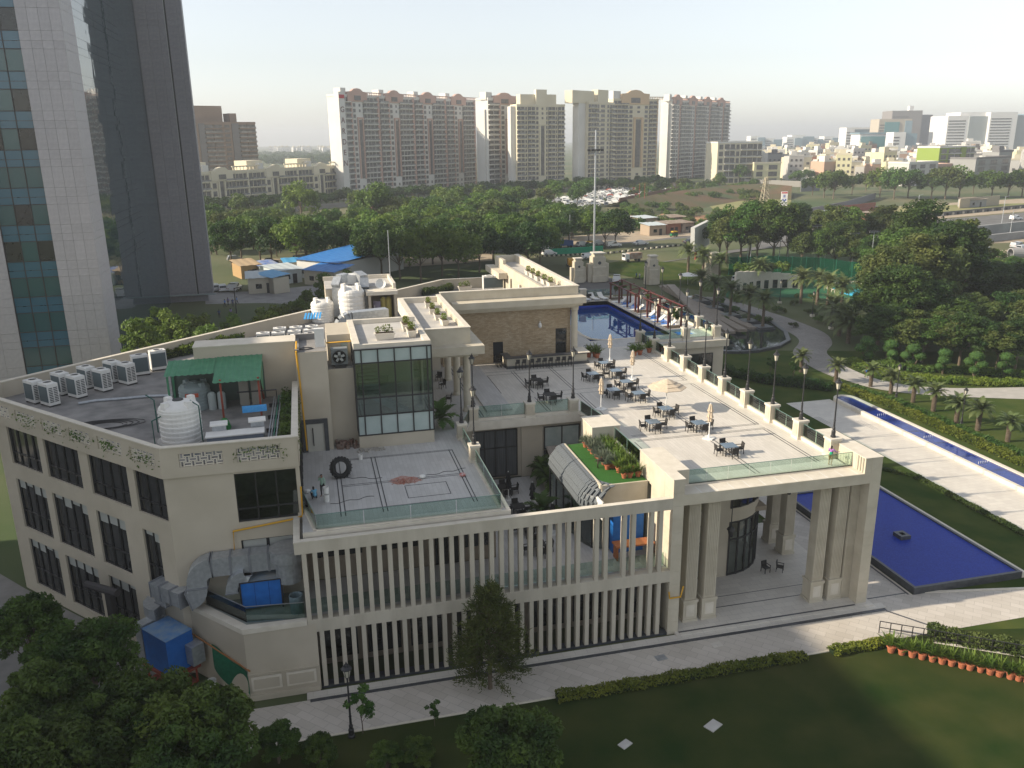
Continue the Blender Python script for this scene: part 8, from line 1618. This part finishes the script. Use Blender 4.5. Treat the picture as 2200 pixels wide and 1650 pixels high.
for row, (v, n, dv) in enumerate(((388, 22, 6), (378, 26, 5), (368, 30, 4), (359, 34, 4), (351, 36, 3), (344, 36, 3), (338, 36, 2))):
    for k in range(n):
        u = 1580+(2225-1580)*(k+rt_.uniform(.1, .9))/n; i = rt_.choice((0, 0, 1, 1, 2, 2, 3, 4, 4, 5, 6, 7)); p = G(u, v+rt_.uniform(-dv, dv)); s_ = rt_.uniform(.8, 1.35)
        if row == 0 and (u < 1690 or 1935 < u < 2170): continue
        place(HM[i], p, rt_.uniform(-.5, .5)-.25, (s_*rt_.uniform(.9, 1.5), s_, s_*rt_.uniform(.8, 1.15)), '%s house in the crowded low town at the right, %s' % (cnm[i], 'nearer rows' if row < 3 else 'far rows'), '%s town houses, %s' % (cnm[i], 'near' if row < 3 else 'far'))
# ---------------- far offices on the skyline
def office(name, label, uL, uR, vT, dist, dep, parts_, rz=-.25):
    a = PY(uL, 310, dist); b = PY(uR, 310, dist); W_ = (b-a).length; z = gz(a.x, dist); Hh = ztop(Vector((a.x, a.y, 0)), vT)-z; o = thing(name, label, 'building', (a.x, a.y, z), rz)
    for nm, (x0, x1, y0, y1, z0, z1), m_ in parts_: mko(nm, M().box(x0*W_, x1*W_, y0*dep, y1*dep, z0*Hh, z1*Hh).mesh(nm), m_, o)
    bd = M(); nb = max(3, int(Hh/4))
    for f in range(nb): bd.box(.02*W_, .98*W_*.4, -.3, 0, Hh*f/nb*.9, Hh*f/nb*.9+1.4)
    mko('floor_bands', bd.mesh('floor_bands'), WDK, o, kind='stuff'); return o
GLB = mat('pale blue curtain wall', (.16, .25, .30), (.22, .31, .36), .05, .15, spec=.6); GLG = mat('teal curtain wall', (.07, .22, .23), None, rough=.15, spec=.6); OWH = mat('office white', (.68, .67, .65), None)
office('far_office', 'white edged office with blue glass front and red sign on the skyline', 1816, 1860, 274, 1150, 30, [('wall', (0, .35, 0, 1, 0, 1), OWH), ('glass', (.3, 1, .05, 1, 0, .93), GLB), ('crown', (.3, 1, 0, .4, .93, 1), OWH)])
mb = office('far_office', 'unfinished dark grey office tower on the skyline', 1910, 1986, 238, 1250, 40, [('frame', (0, .72, 0, 1, 0, 1), mat('unfinished frame', (.22, .2, .19), None)), ('shaded_side', (.72, 1, .1, 1, 0, .9), mat('slate', (.13, .13, .15), None)), ('crane_base', (.5, .6, .4, .6, 1, 1.12), OWH)])  # shaded_side: the shade of that flank is put into its darker colour
office('far_office', 'beige and teal glass office in front of the unfinished tower', 1884, 1944, 256, 1050, 30, [('wall', (0, 1, 0, 1, 0, 1), mat('beige office', (.42, .37, .30), None)), ('glass', (.18, .62, -.03, 0, .3, .92), GLG), ('glass', (.8, 1.01, -.03, .5, .3, .95), GLB)])
office('far_office', 'low teal glass office with curved roof left of the beige one', 1846, 1920, 288, 950, 30, [('wall', (0, 1, 0, 1, 0, 1), OWH), ('glass', (.03, .97, -.03, 0, .15, .9), GLG), ('roof', (-.03, 1.03, -.05, 1.03, 1, 1.06), GLB)])
office('far_office', 'small white box office below the unfinished tower', 1918, 1946, 284, 900, 22, [('wall', (0, .8, 0, 1, 0, 1), OWH), ('glass', (.8, 1.6, .1, 1, 0, .95), GLB)])
office('far_tower', 'distant salmon apartment tower between the offices', 2003, 2030, 271, 1500, 30, [('wall', (0, 1, 0, 1, 0, .95), mat('salmon tower', (.5, .32, .24), None)), ('top', (.35, .65, .2, .8, .95, 1.03), PNK)])
office('far_office', 'large white office with grey glass corner, left of the two', 2030, 2112, 246, 1000, 50, [('wall', (0, .5, 0, 1, 0, .97), OWH), ('glass', (.46, 1, -.03, 1, 0, .95), mat('grey curtain wall', (.26, .29, .29), None, rough=.2)), ('crown', (.3, 1.0, .1, .9, .95, 1.05), OWH), ('podium', (-.1, 1.4, -.1, 1, 0, .22), OWH)])
office('far_office', 'large white office with blue grey glass flank at the right edge', 2120, 2215, 241, 980, 50, [('wall', (0, .5, 0, 1, 0, 1), OWH), ('glass', (.48, 1, .05, 1, 0, .93), MATS['grey curtain wall']), ('glass', (.8, 1.3, .02, 1, 0, .96), GLB)])
for i, (u0, u1, vt) in enumerate(((1612, 1640, 292), (1642, 1676, 297), (1690, 1720, 294), (1700, 1742, 290), (1745, 1765, 296), (1770, 1800, 293))): office('far_office', ['pale', 'blue glass', 'white roofed', 'round fronted glass', 'small white', 'grey and white'][i]+' low office on the hazy horizon', u0, u1, vt, 1500, 30, [('wall', (0, .6, 0, 1, 0, 1), OWH), ('glass', (.5, 1, -.05, 1, 0, .9), GLB)])
cen = []                                                     # far hazy woods read as one mass
for i in range(170):
    u, v = (rw.uniform(552, 725), rw.uniform(331, 354)) if i < 110 else (rw.uniform(1590, 2210), rw.uniform(322, 372)); cen.append((G(u, v), rw.uniform(4, 8)))
rg = np.random.default_rng(3); V = []
for p, r_ in cen: V.append(leafblob(160, r_, r_, r_*.8, (p.x, p.y, p.z+r_*.8), 1.3, int(p.x*7) % 9999+1))
o = mko('far_woodland', leafmesh('far_woodland', np.concatenate(V), DG), None, None, False, 'stuff'); tag(o, 'hazy far trees along the horizon', 'trees')
for i in range(24): place(HM[0], G(rw.uniform(560, 712), rw.uniform(323, 328)), rw.uniform(-.4, .4), 1.3, 'tiny pale house on the far left horizon', 'far left houses')
# ------------------------------------------------------------------ haze
hz = M().box(-4500, 4500, -190, 5300, -1, 90)
hm = bpy.data.materials.new('haze air'); hm.use_nodes = True; N = hm.node_tree.nodes; N.remove(N['Principled BSDF']); pv = N.new('ShaderNodeVolumePrincipled')
pv.inputs['Color'].default_value = (.86, .90, .95, 1); pv.inputs['Density'].default_value = .00030; pv.inputs['Anisotropy'].default_value = .2
hm.node_tree.links.new(pv.outputs[0], N['Material Output'].inputs['Volume'])
ho = mko('haze', hz.mesh('haze'), hm, None, False, 'stuff'); tag(ho, 'pale afternoon haze hanging over the whole scene', 'haze')
